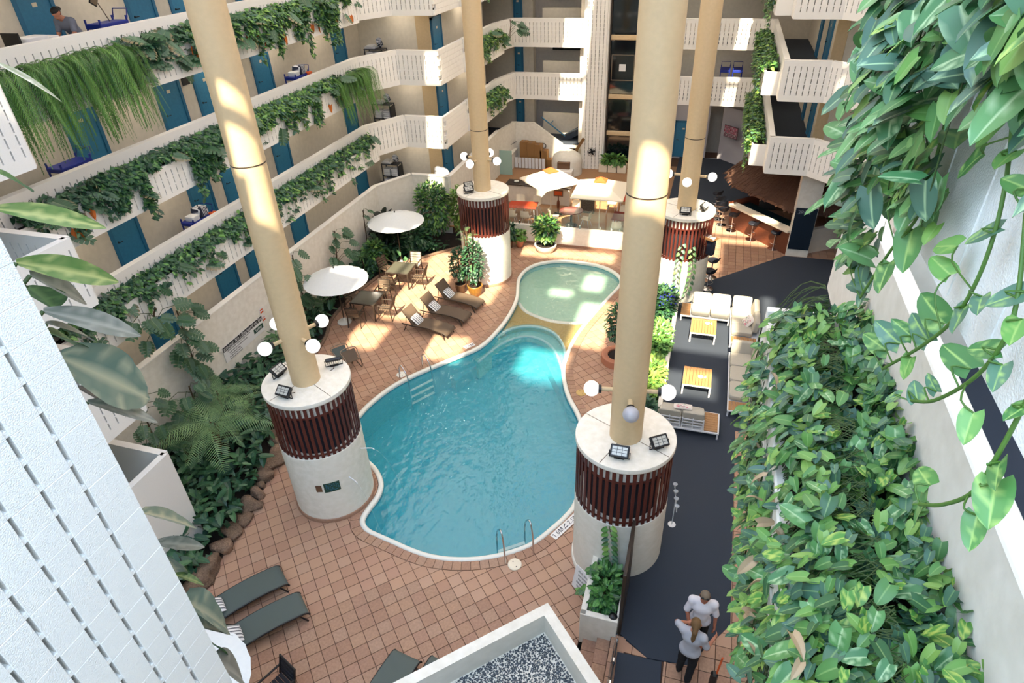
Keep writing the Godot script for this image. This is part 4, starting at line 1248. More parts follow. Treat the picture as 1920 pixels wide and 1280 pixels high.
func patio_table(label: String, at: Vector3, turn: float) -> void:
	var o := thing("patio_table", label, "table", at, turn, "square glass topped patio tables")
	obj("glass_top", G.new().bbox(V(0, 0.715, 0), V(0.94, 0.012, 0.94), 0.003), M.table_glass, o)
	var f := G.new()
	for s in [-1.0, 1.0]:
		f.bbox(V(s * 0.48, 0.70, 0), V(0.05, 0.045, 1.0), 0.008)
		f.bbox(V(0, 0.70, s * 0.48), V(0.92, 0.045, 0.05), 0.008)
	obj("frame", f, M.brown_frame, o)
	for sx in [-1.0, 1.0]:
		for sz in [-1.0, 1.0]: obj("leg", G.new().bbox(V(sx * 0.47, 0.34, sz * 0.47), V(0.055, 0.68, 0.055), 0.006), M.brown_frame, o)

func cushion_box(g: G, ce: Vector3, s: Vector3, b := Basis()) -> G: # soft block with rounded edges
	var P := []
	for i in 9:
		var th := PI * (i / 8.0 - 0.5)
		var row := PackedVector3Array()
		for k in 20:
			var ph := TAU * k / 20 + 0.05
			var q := V(cos(th) * cos(ph), sin(th), cos(th) * sin(ph))
			var e := 0.28
			q = V(signf(q.x) * pow(absf(cos(ph)), e) * pow(absf(cos(th)), e), signf(q.y) * pow(absf(sin(th)), e), signf(q.z) * pow(absf(sin(ph)), e) * pow(absf(cos(th)), e))
			row.append(ce + b * (q * s * 0.5))
		P.append(row)
	return g.grid(P, false, true)

func sofa(label: String, at: Vector3, turn: float, size: Vector2, wood: Rect2, seats: Array, backs: Array, rails: Array) -> Node3D:
	# size: platform length (x) and depth (z) from the corner at; wood: the bare teak end; seats and backs: [x0, z0, x1, z1(, facing)]
	var o := thing("sofa", label, "sofa", at, turn, "")
	var fr := G.new()
	fr.bbox(V(size.x / 2, 0.20, 0.02), V(size.x, 0.05, 0.04), 0.006).bbox(V(size.x / 2, 0.20, size.y - 0.02), V(size.x, 0.05, 0.04), 0.006)
	fr.bbox(V(0.02, 0.20, size.y / 2), V(0.04, 0.05, size.y - 0.08), 0.006).bbox(V(size.x - 0.02, 0.20, size.y / 2), V(0.04, 0.05, size.y - 0.08), 0.006)
	fr.box(V(size.x / 2, 0.195, size.y / 2), V(size.x - 0.08, 0.02, size.y - 0.08))
	obj("platform", fr, M.white_metal, o)
	for x in [0.03, size.x - 0.03]:
		for z in [0.03, size.y - 0.03]: obj("leg", G.new().bbox(V(x, 0.09, z), V(0.05, 0.18, 0.05), 0.006), M.white_metal, o)
	var along := wood.size.x > wood.size.y
	var L := maxf(wood.size.x, wood.size.y)
	var n := int(L / 0.1)
	for k in n:
		var c := wood.get_center()
		var t := (k + 0.5) * L / n - L / 2
		obj("slat", G.new().bbox(V(c.x + (t if along else 0.0), 0.228, c.y + (0.0 if along else t)), V(L / n - 0.008 if along else wood.size.x, 0.018, wood.size.y if along else L / n - 0.008), 0.003), M.teak, o)
	for s in seats: obj("seat_cushion", cushion_box(G.new(), V((s[0] + s[2]) / 2, 0.30, (s[1] + s[3]) / 2), V(s[2] - s[0] - 0.01, 0.17, s[3] - s[1] - 0.01)), M.cushion, o)
	for s in backs: obj("back_cushion", cushion_box(G.new(), V((s[0] + s[2]) / 2, 0.55, (s[1] + s[3]) / 2), V(s[2] - s[0] - 0.01, 0.42, s[3] - s[1] - 0.01), Basis.from_euler(s[4] if s.size() > 4 else Vector3.ZERO)), M.cushion, o)
	for r in rails:
		for y in [0.34, 0.44, 0.54]: obj("back_rail", G.new().bar(V(r[0], y, r[1]), V(r[2], y, r[3]), 0.02, 0.035), M.white_metal, o)
		for k in 3:
			var t := k / 2.0
			obj("back_post", G.new().bar(V(lerpf(r[0], r[2], t), 0.2, lerpf(r[1], r[3], t)), V(lerpf(r[0], r[2], t), 0.58, lerpf(r[1], r[3], t)), 0.03, 0.03, Vector3.BACK), M.white_metal, o)
	return o

func coffee_table(label: String, at: Vector3, size: Vector2) -> void:
	var o := thing("coffee_table", label, "coffee table", at, 0.0, "slatted teak coffee tables")
	var f := G.new()
	for s in [-1.0, 1.0]:
		f.bbox(V(s * (size.x / 2 - 0.02), 0.355, 0), V(0.04, 0.05, size.y), 0.006)
		f.bbox(V(0, 0.355, s * (size.y / 2 - 0.02)), V(size.x - 0.08, 0.05, 0.04), 0.006)
	obj("frame", f, M.white_metal, o)
	for sx in [-1.0, 1.0]:
		for sz in [-1.0, 1.0]: obj("leg", G.new().bbox(V(sx * (size.x / 2 - 0.025), 0.17, sz * (size.y / 2 - 0.025)), V(0.05, 0.34, 0.05), 0.006), M.white_metal, o)
	for k in 9: obj("slat", G.new().bbox(V((k - 4) * size.x / 9, 0.39, 0), V(size.x / 9 - 0.006, 0.02, size.y), 0.003), M.teak, o)

func furniture() -> void:
	stripe_materials()
	# three brown loungers by the pool
	var g3 := "brown sun loungers beside the pool"
	var w3 := ["nearest the viewer", "in the middle", "farthest off, beside the potted plants"]
	var p3 := [[V(-9.05, 0, -17.93), -0.17], [V(-8.78, 0, -18.96), -0.16], [V(-8.62, 0, -20.02), -0.2]]
	for i in 3:
		var e: Array = p3[i]
		lounger("", "brown sling sun lounger of the poolside three, " + w3[i], e[0], e[1], M.sling_brown, M.brown_frame, g3, 0.85)
		var b := Basis(Vector3.UP, e[1])
		pillow("striped pillow on the brown lounger " + w3[i], e[0] + b * V(-0.40, 0.415, 0.0), b * Basis(Vector3.BACK, -0.62), V(0.42, 0.12, 0.44), "striped pillows on the loungers")
	var pg := [[V(-8.68, 0, -6.40), 0.927, "reaching behind the big variegated leaves"], [V(-7.86, 0, -5.92), 0.89, "beside the shaded parasol"], [V(-4.66, 0, -5.22), 1.42, "beside the gravel roof at the bottom edge"], [V(-3.87, 0, -5.30), 1.42, "almost hidden behind the gravel roof wall"]]
	for i in 4:
		var e: Array = pg[i]
		lounger("", "dark green sling sun lounger " + e[2], e[0], e[1], M.sling_green, M.black_metal, "dark green sun loungers near the viewer", 0.7)
		if i < 2:
			var b := Basis(Vector3.UP, e[1])
			pillow("striped pillow on the dark green lounger " + e[2], e[0] + b * V(-0.50, 0.45, 0.0), b * Basis(Vector3.BACK, -0.55), V(0.42, 0.12, 0.44), "striped pillows on the loungers")
	parasol("round white parasol nearer the viewer, over the first glass topped table", V(-12.25, 0, -17.55), 1.16, 1.93, 2.42, V(-0.15, 0, -0.2))
	parasol("round white parasol in the far left corner, speckled with fallen leaves", V(-12.3, 0, -22.7), 1.2, 2.02, 2.42)
	parasol("round parasol in shade at the lower left, half hidden by the blade wall", V(-7.2, 0, -3.62), 1.15, 2.25, 2.55)
	var q := "brown slatted chairs at the patio tables"
	for t in [["nearer", V(-11.73, 0, -18.53)], ["farther", V(-11.51, 0, -21.10)]]:
		patio_table("square glass topped patio table, the %s of the two by the left wall" % t[0], t[1], 0.03)
		var c: Vector3 = t[1]
		var far: bool = t[0] == "farther"
		for e in [["in front of", V(-0.1, 0, 0.80), 0.12], ["on the pool side of", V(0.80, 0, 0.08), PI / 2 + 0.1], ["behind", V(0.18, 0, -0.86), PI + 0.1], ["on the wall side of", V(-0.84, 0, -0.35), -PI / 2 - 0.35]]:
			deck_chair("%s slatted patio chair %s the %s glass topped table" % ["pale sunlit" if far and e[0] == "behind" else "brown", e[0], t[0]], c + e[1], e[2], M.sling_brown if not (far and e[0] == "behind") else M.cushion, M.brown_frame, q)
	deck_chair("dark blue sling chair cut off at the bottom edge, right of the shaded parasol", V(-6.60, 0, -4.80), 2.75, mat("sling_navy", Color(0.06, 0.085, 0.14), 0.7), M.black_metal, "")
	for s in [0, 1]:
		var o := thing("sled_lounge_chair", ["low metal framed sling seat half hidden behind the front left drum cap", "bare metal chair frame just right of the low sling seat behind the drum"][s], "chair", V(-11.15 + 0.42 * s, 0, -15.35 + 0.1 * s), 0.9)
		obj("frame", G.new().tube(bez([V(-0.25, 0.02, -0.3), V(-0.25, 0.02, 0.25), V(-0.25, 0.25, 0.34), V(-0.25, 0.5, 0.2), V(-0.25, 0.62, -0.15), V(0.25, 0.62, -0.15), V(0.25, 0.5, 0.2), V(0.25, 0.25, 0.34), V(0.25, 0.02, 0.25), V(0.25, 0.02, -0.3)], 4), 0.016, 8), M.steel, o)
		obj("sling", G.new().grid([PackedVector3Array([V(-0.24, 0.36, 0.28), V(0.24, 0.36, 0.28)]), PackedVector3Array([V(-0.24, 0.3, 0.05), V(0.24, 0.3, 0.05)]), PackedVector3Array([V(-0.24, 0.58, -0.14), V(0.24, 0.58, -0.14)])]), M.sling_green if s == 0 else M.sling_brown, o)
	# pool ladders
	for e in [[V(-3.08, 0, -9.28), 0.66, "at the deep end near the viewer", 0.72, 0.95], [V(-8.49, 0, -15.34), -2.14, "on the left side of the pool", 0.9, 0.62]]:
		var o := thing("pool_ladder", "pair of chrome pool ladder rails " + e[2], "ladder", e[0], e[1], "chrome pool ladders")
		for s in [-1.0, 1.0]: obj("grab_rail", G.new().tube(bez([V(s * e[3] / 2, 0.0, 0.12), V(s * e[3] / 2, e[4] * 0.8, 0.05), V(s * e[3] / 2, e[4], -0.12), V(s * e[3] / 2, e[4] * 0.55, -0.40), V(s * e[3] / 2, -0.3, -0.46), V(s * e[3] / 2, -0.9, -0.44)], 5), 0.021, 10), M.chrome, o)
		for k in 3: obj("step", G.new().bbox(V(0, -0.22 - 0.27 * k, -0.45), V(e[3], 0.03, 0.09), 0.006), M.coping_white, o)
	# lounge
	var c := LOUNGE + 0.012
	sofa("cream sofa of two seats along the back of the lounge, teak end on its left", V(-0.2, c, -20.9), 0.0, Vector2(1.66, 0.92), Rect2(0.0, 0.04, 0.32, 0.84), [[0.34, 0.14, 0.99, 0.88], [0.99, 0.14, 1.64, 0.88]], [[0.34, 0.02, 0.99, 0.22, V(-0.15, 0, 0)], [0.99, 0.02, 1.64, 0.22, V(-0.15, 0, 0)]], [[0.34, 0.0, 1.64, 0.0]])
	sofa("cream corner sofa with a pink patterned pillow, right of the two seat sofa", V(1.48, c, -20.92), 0.0, Vector2(0.90, 2.30), Rect2(0.03, 1.90, 0.80, 0.36), [[0.02, 0.12, 0.72, 0.72], [0.02, 0.72, 0.72, 1.30], [0.02, 1.30, 0.72, 1.88]], [[0.02, 0.02, 0.68, 0.20, V(-0.15, 0, 0)], [0.68, 0.10, 0.88, 0.95, V(0, 0, -0.15)], [0.68, 0.95, 0.88, 1.80, V(0, 0, -0.15)]], [[0.90, 0.1, 0.90, 1.88]])
	sofa("long cream three seat sofa along the right of the lounge", V(1.47, c, -18.05), 0.0, Vector2(0.88, 3.0), Rect2(0.03, 2.55, 0.80, 0.42), [[0.02, 0.14, 0.70, 0.92], [0.02, 0.92, 0.70, 1.70], [0.02, 1.70, 0.70, 2.52]], [[0.02, 0.02, 0.70, 0.22, V(-0.18, 0, 0)], [0.66, 0.12, 0.86, 0.92, V(0, 0, -0.15)], [0.66, 0.92, 0.86, 1.70, V(0, 0, -0.15)], [0.66, 1.70, 0.86, 2.50, V(0, 0, -0.15)]], [[0.88, 0.1, 0.88, 2.5]])
	sofa("cream sofa with white back rails seen from behind, nearest the front column", V(-0.40, c, -14.85), 0.0, Vector2(1.68, 0.88), Rect2(1.28, 0.03, 0.36, 0.80), [[0.02, 0.02, 0.64, 0.70], [0.64, 0.02, 1.26, 0.70]], [[0.02, 0.58, 0.64, 0.80, V(0.15, 0, 0)], [0.64, 0.58, 1.26, 0.80, V(0.15, 0, 0)]], [[0.04, 0.84, 0.62, 0.84], [0.68, 0.84, 1.24, 0.84]])
	coffee_table("slatted teak coffee table before the two seat sofa", V(0.61, c, -19.14), Vector2(0.83, 0.92))
	coffee_table("slatted teak coffee table nearer the viewer, beside the long sofa", V(0.57, c, -16.24), Vector2(0.83, 0.92))
	for e in [[V(0.72, c + 0.402, -19.3), "on the coffee table before the two seat sofa"], [V(0.66, c + 0.402, -16.2), "on the coffee table nearer the viewer"]]:
		var o := thing("glass_ashtray", "glass ashtray with a folded card " + e[1], "ashtray", e[0], 0.5, "glass ashtrays on the coffee tables")
		obj("dish", G.new().lathe([Vector2(0.0, 0.006), Vector2(0.06, 0.006), Vector2(0.075, 0.035), Vector2(0.085, 0.035), Vector2(0.075, 0.0), Vector2(0.0, 0.0)], 16), M.coping_white, o)
		obj("card", G.new().box(V(0.12, 0.03, 0.03), V(0.09, 0.06, 0.004), Basis.from_euler(V(0.5, 0.6, 0))).box(V(0.12, 0.03, 0.06), V(0.09, 0.06, 0.004), Basis.from_euler(V(-0.5, 0.6, 0))), M.sign_white, o)
	pillow("pale floral pillow on the two seat sofa", V(0.72, c + 0.50, -20.58), Basis.from_euler(V(0.9, 0.1, 0)), V(0.52, 0.14, 0.45), "", false)
	pillow("pink floral pillow leaning on the corner sofa back", V(2.02, c + 0.52, -19.62), Basis.from_euler(V(0.2, 0.4, 0.95)), V(0.42, 0.13, 0.40), "", false)
	pillow("pale patterned pillow slumped between the backs of the nearest sofa", V(0.25, c + 0.80, -14.20), Basis.from_euler(V(0.15, 0.1, 0)), V(0.5, 0.1, 0.2), "", false)

# ---------------------------------------------------------------- restaurant terrace
func restaurant() -> void:
	var lw := thing("terrace_wall", "low white wall in front of the restaurant terrace with a frameless glass screen on top", "wall", V(0, 0, 0))
	obj("wall", G.new().bbox(V(-5.3, 0.45, -26.07), V(8.4, 0.9, 0.16), 0.01), M.white_wall, lw)
	obj("skirting", G.new().box(V(-5.3, 0.05, -25.98), V(8.4, 0.10, 0.03)), M.tile4, lw)
	for k in 6:
		var x := -8.8 + 1.4 * k
		obj("glass_pane", G.new().box(V(x, 1.35, -26.07), V(1.36, 0.8, 0.012)), M.glass, lw)
		for s in [-0.45, 0.45]: obj("spigot", G.new().bbox(V(x + s, 0.98, -26.07), V(0.06, 0.16, 0.06), 0.008), M.chrome, lw)
	# square cream parasols with orange caps
	for e in [["left", V(-6.75, REST, -27.55), 0.79, 1.05], ["right", V(-4.32, REST, -26.75), 0.02, 1.12]]:
		var o := thing("square_parasol", "square cream parasol with an orange cap, the %s one of two on the restaurant terrace" % e[0], "parasol", e[1], e[2], "square restaurant parasols")
		var h := 2.05
		var g := G.new()
		var h2: float = e[3]
		var cap := 0.3
		for k in 4:
			var a := PI / 4 + k * PI / 2
			var z := a + PI / 2
			var d := V(cos((a + z) / 2), 0, sin((a + z) / 2))
			var r := h2 * 1.414
			g.face([V(cos(a) * r, h, sin(a) * r), V(cos(z) * r, h, sin(z) * r), V(cos(z) * cap, h + 0.42, sin(z) * cap), V(cos(a) * cap, h + 0.42, sin(a) * cap)], d + Vector3.UP)
			g.face([V(cos(a) * r, h, sin(a) * r), V(cos(z) * r, h, sin(z) * r), V(cos(z) * r, h - 0.05, sin(z) * r), V(cos(a) * r, h - 0.05, sin(a) * r)], d)
		obj("canopy", g, M.canvas_cream, o)
		var cg := G.new()
		for k in 4:
			var a := PI / 4 + k * PI / 2
			var z := a + PI / 2
			var d := V(cos((a + z) / 2), 0, sin((a + z) / 2))
			cg.face([V(cos(a) * 0.38, h + 0.44, sin(a) * 0.38), V(cos(z) * 0.38, h + 0.44, sin(z) * 0.38), V(0, h + 0.60, 0)], d + Vector3.UP)
			cg.face([V(cos(a) * 0.38, h + 0.44, sin(a) * 0.38), V(cos(z) * 0.38, h + 0.44, sin(z) * 0.38), V(cos(z) * 0.38, h + 0.38, sin(z) * 0.38), V(cos(a) * 0.38, h + 0.38, sin(a) * 0.38)], d)
		obj("cap", cg, M.orange_cloth, o)
		obj("pole", G.new().cyl(Vector3.ZERO, 0.025, 0.022, 0, h + 0.45, 12), M.canvas_cream, o)
		var st := G.new()
		for k in 4:
			var a := PI / 4 + k * PI / 2
			st.tube([V(0, h - 0.35, 0), V(cos(a) * 0.75, h + 0.12, sin(a) * 0.75)], 0.01, 5)
		obj("struts", st, M.canvas_cream, o)
		obj("base", G.new().bbox(V(0, 0.04, 0), V(0.5, 0.08, 0.5), 0.02), M.trolley_grey, o)
	# tables
	var tn := 0
	for e in [["orange topped table at the left of the restaurant terrace", V(-8.1, REST, -27.55), 1.35, 0.85, 0.08, M.orange_top], ["orange topped table behind the right parasol", V(-3.35, REST, -29.6), 1.1, 1.3, 0.0, M.orange_top], ["dark red table at the right front of the terrace", V(-3.35, REST, -27.15), 0.85, 1.0, 0.0, mat("red_top", Color(0.48, 0.14, 0.09), 0.3)]]:
		var o := thing("cafe_table", e[0], "table", e[1], e[4], "")
		obj("tabletop", G.new().bbox(V(0, 0.735, 0), V(e[2], 0.03, e[3]), 0.006), e[5], o)
		for sx in [-1.0, 1.0]:
			for sz in [-1.0, 1.0]: obj("leg", G.new().bar(V(sx * (e[2] / 2 - 0.06), 0, sz * (e[3] / 2 - 0.06)), V(sx * (e[2] / 2 - 0.1), 0.72, sz * (e[3] / 2 - 0.1)), 0.035, 0.035, Vector3.BACK), M.white_metal, o)
	var rt := thing("boat_table", "glossy rounded red brown table at the front middle of the terrace", "table", V(-5.72, REST, -27.35), 0.25)
	obj("tabletop", G.new().lathe([Vector2(0.0, 0.70), Vector2(0.50, 0.70), Vector2(0.56, 0.72), Vector2(0.56, 0.74), Vector2(0.5, 0.755), Vector2(0.0, 0.76)], 24, Vector3.ZERO, Basis.from_scale(V(1.0, 1, 0.9))), mat("gloss_brown", Color(0.42, 0.19, 0.16), 0.15, {"coat": 0.8}), rt)
	obj("pedestal", G.new().lathe([Vector2(0.28, 0.0), Vector2(0.28, 0.03), Vector2(0.05, 0.07), Vector2(0.05, 0.70)], 20), M.black_metal, rt)
	var chairs := [[-8.45, -26.85, 0.1, "in front of the left orange table"], [-7.75, -26.85, -0.1, "in front of the left orange table, nearer the pole"], [-8.5, -28.35, 3.2, "behind the left orange table"], [-7.7, -28.35, 3.0, "behind the left orange table, nearer the pole"], [-9.2, -27.6, -1.6, "at the left end of the left orange table"], [-6.5, -27.1, -1.5, "left of the glossy rounded table"], [-5.0, -27.2, 1.4, "right of the glossy rounded table"], [-5.7, -28.2, 3.1, "behind the glossy rounded table"], [-4.15, -29.3, -1.6, "left of the orange table behind the right parasol"], [-3.4, -28.6, 0.2, "in front of the orange table behind the right parasol"], [-3.5, -26.55, 0.1, "in front of the dark red table"], [-3.4, -27.9, 3.1, "behind the dark red table"]]
	for e in chairs:
		var o := thing("shell_chair", "white plastic shell chair " + e[3], "chair", V(e[0], REST, e[1]), e[2], "white shell chairs on the restaurant terrace")
		var P := []
		for i in 9:
			var s := i / 8.0
			var row := PackedVector3Array()
			for j in 7:
				var t := j / 6.0 * 2 - 1
				var y := 0.44 if s < 0.5 else 0.44 + (s - 0.5) * 0.78
				var z := -0.22 + 0.84 * s if s < 0.5 else 0.20 + 0.16 * (s - 0.5)
				row.append(V(t * (0.22 - 0.05 * maxf(0, s - 0.6)), y + 0.05 * t * t * (1.0 - s), z - 0.06 * t * t * s))
			P.append(row)
		obj("shell", G.new().grid(P), M.canvas_cream, o)
		for sx in [-1.0, 1.0]:
			for sz in [-1.0, 1.0]: obj("leg", G.new().tube([V(sx * 0.22, 0, sz * 0.22), V(sx * 0.13, 0.43, sz * 0.12)], 0.014, 6), M.white_metal, o)
	# counter island with plates, food counter with a glass fin, cartons, sign stand
	var ci := thing("service_counter", "long dark topped service counter behind the left parasol", "counter", V(-7.9, REST, -29.9))
	obj("body", G.new().bbox(V(0, 0.45, 0), V(3.2, 0.9, 0.6), 0.01), M.corridor_wall, ci)
	obj("worktop", G.new().bbox(V(0, 0.92, 0), V(3.4, 0.05, 0.75), 0.01), M.brown_frame, ci)
	for k in 5:
		var p := thing("plate_stack", "white plates and cups piled on the dark service counter, %s from its left end" % ORDINAL[k], "plates", V(-9.1 + 0.6 * k, REST + 0.945, -29.9 + 0.1 * (k % 2)), 0.0, "white plates on the service counter")
		for j in 4: obj("plate", G.new().lathe([Vector2(0.0, 0.012 * j), Vector2(0.07, 0.012 * j), Vector2(0.12, 0.02 + 0.012 * j), Vector2(0.0, 0.014 + 0.012 * j)], 16), M.coping_white, p)
	var fc := thing("food_counter", "white marble topped buffet counter with a curved glass end, far left of the terrace", "counter", V(-11.05, 0.3, -34.6))
	obj("body", G.new().bbox(V(0, 0.5, 0), V(0.75, 1.0, 2.1), 0.02), M.white_block, fc)
	obj("worktop", G.new().bbox(V(0, 1.03, 0), V(0.85, 0.06, 2.2), 0.02), M.drum_white, fc)
	obj("glass_fin", G.new().bbox(V(0.2, 0.75, 1.16), V(0.9, 1.5, 0.03), 0.01), mat("pale_glass", Color(0.62, 0.74, 0.70), 0.15), fc)
	var steps_ := [[-10.15, 1.42, 0], [-9.72, 1.38, 1], [-9.3, 1.30, 2], [-8.98, 0.98, 3], [-8.62, 0.50, 4]]
	for s in steps_:
		var o := thing("carton", "brown carton of the stepped stack against the white stair wall, %s from its tall end" % ORDINAL[s[2]], "carton", V(s[0], REST, -35.1), 0.0, "cartons stacked against the stair wall")
		obj("box", G.new().bbox(V(0, s[1] / 2, 0), V(0.42, s[1], 0.45), 0.01), M.cardboard, o)
		obj("tape", G.new().box(V(0, s[1] + 0.001, 0), V(0.06, 0.003, 0.45)), M.pot_brown, o)
	var ra := thing("radiator_panel", "white slatted panel under the stepped cartons", "panel", V(-9.7, REST, -34.6))
	for k in 9: obj("slat", G.new().bbox(V(-0.8 + 0.2 * k, 0.33, 0), V(0.17, 0.6, 0.04), 0.008), M.white_metal, ra)
	var ss := thing("sign_stand", "brown sign stand shaped like a bottle beside the left parasol pole", "sign", V(-6.62, REST, -28.55))
	obj("board", G.new().bbox(V(0, 1.05, 0), V(0.46, 0.32, 0.03), 0.005), M.pot_brown, ss)
	obj("print", G.new().box(V(0, 1.05, 0.017), V(0.36, 0.2, 0.004)), M.orange_cloth, ss)
	obj("stem", G.new().lathe([Vector2(0.03, 0.05), Vector2(0.06, 0.3), Vector2(0.075, 0.5), Vector2(0.07, 0.62), Vector2(0.03, 0.72), Vector2(0.025, 0.9)], 16), M.bar_wood, ss)
	obj("foot", G.new().bar(V(-0.22, 0.02, 0.1), V(0.22, 0.02, -0.1), 0.05, 0.03).bar(V(-0.2, 0.02, -0.12), V(0.2, 0.02, 0.12), 0.05, 0.03), M.black_metal, ss)
	var mb := thing("marble_block", "grey marbled box standing under the right parasol", "box", V(-5.3, REST, -29.1))
	obj("body", G.new().bbox(V(0, 0.45, 0), V(0.75, 0.9, 0.4), 0.02), mat("grey_marble", Color(0.50, 0.48, 0.45), 0.3, {"noise": [1.5, Color(0.55, 0.55, 0.55), Color(1, 1, 1)]}), mb)
	var pz := thing("pizza_oven", "white domed oven against the foot of the slotted pier", "oven", V(-7.5, REST, -34.4))
	obj("dome", G.new().lathe([Vector2(0.85, 0.0), Vector2(0.85, 0.7), Vector2(0.75, 1.0), Vector2(0.45, 1.2), Vector2(0.0, 1.26)], 28), M.white_wall, pz)
	obj("mouth", G.new().bbox(V(0, 0.62, 0.78), V(0.7, 0.5, 0.25), 0.03), M.pot_brown, pz)
	obj("shelf", G.new().bbox(V(0.1, 0.25, 1.0), V(0.9, 0.5, 0.6), 0.02), M.white_block, pz)
	var fan := thing("wall_fan", "round black wall fan on the white slotted pier", "fan", V(-6.26, 1.45, -35.2))
	var cg2 := G.new()
	for r in [0.08, 0.16, 0.24]: 
		var ring := []
		for k in 24: ring.append(V(r * cos(TAU * k / 24), r * sin(TAU * k / 24), 0.06))
		cg2.tube(ring, 0.008, 5, true)
	for k in 12: cg2.tube([V(0.04 * cos(TAU * k / 12), 0.04 * sin(TAU * k / 12), 0.07), V(0.24 * cos(TAU * k / 12), 0.24 * sin(TAU * k / 12), 0.05), V(0.22 * cos(TAU * k / 12), 0.22 * sin(TAU * k / 12), -0.03)], 0.005, 4)
	obj("cage", cg2, M.black_metal, fan)
	for k in 4: obj("blade", G.new().box(V(0.11 * cos(k * PI / 2 + 0.4), 0.11 * sin(k * PI / 2 + 0.4), 0.02), V(0.17, 0.10, 0.008), Basis.from_euler(V(0.4, 0, k * PI / 2 + 0.4))), M.trolley_grey, fan)
	obj("motor", G.new().cyl(Vector3.ZERO, 0.06, 0.05, -0.12, 0.05, 16, true, Basis(Vector3.RIGHT, Vector3.BACK, Vector3.DOWN)), M.black_metal, fan)

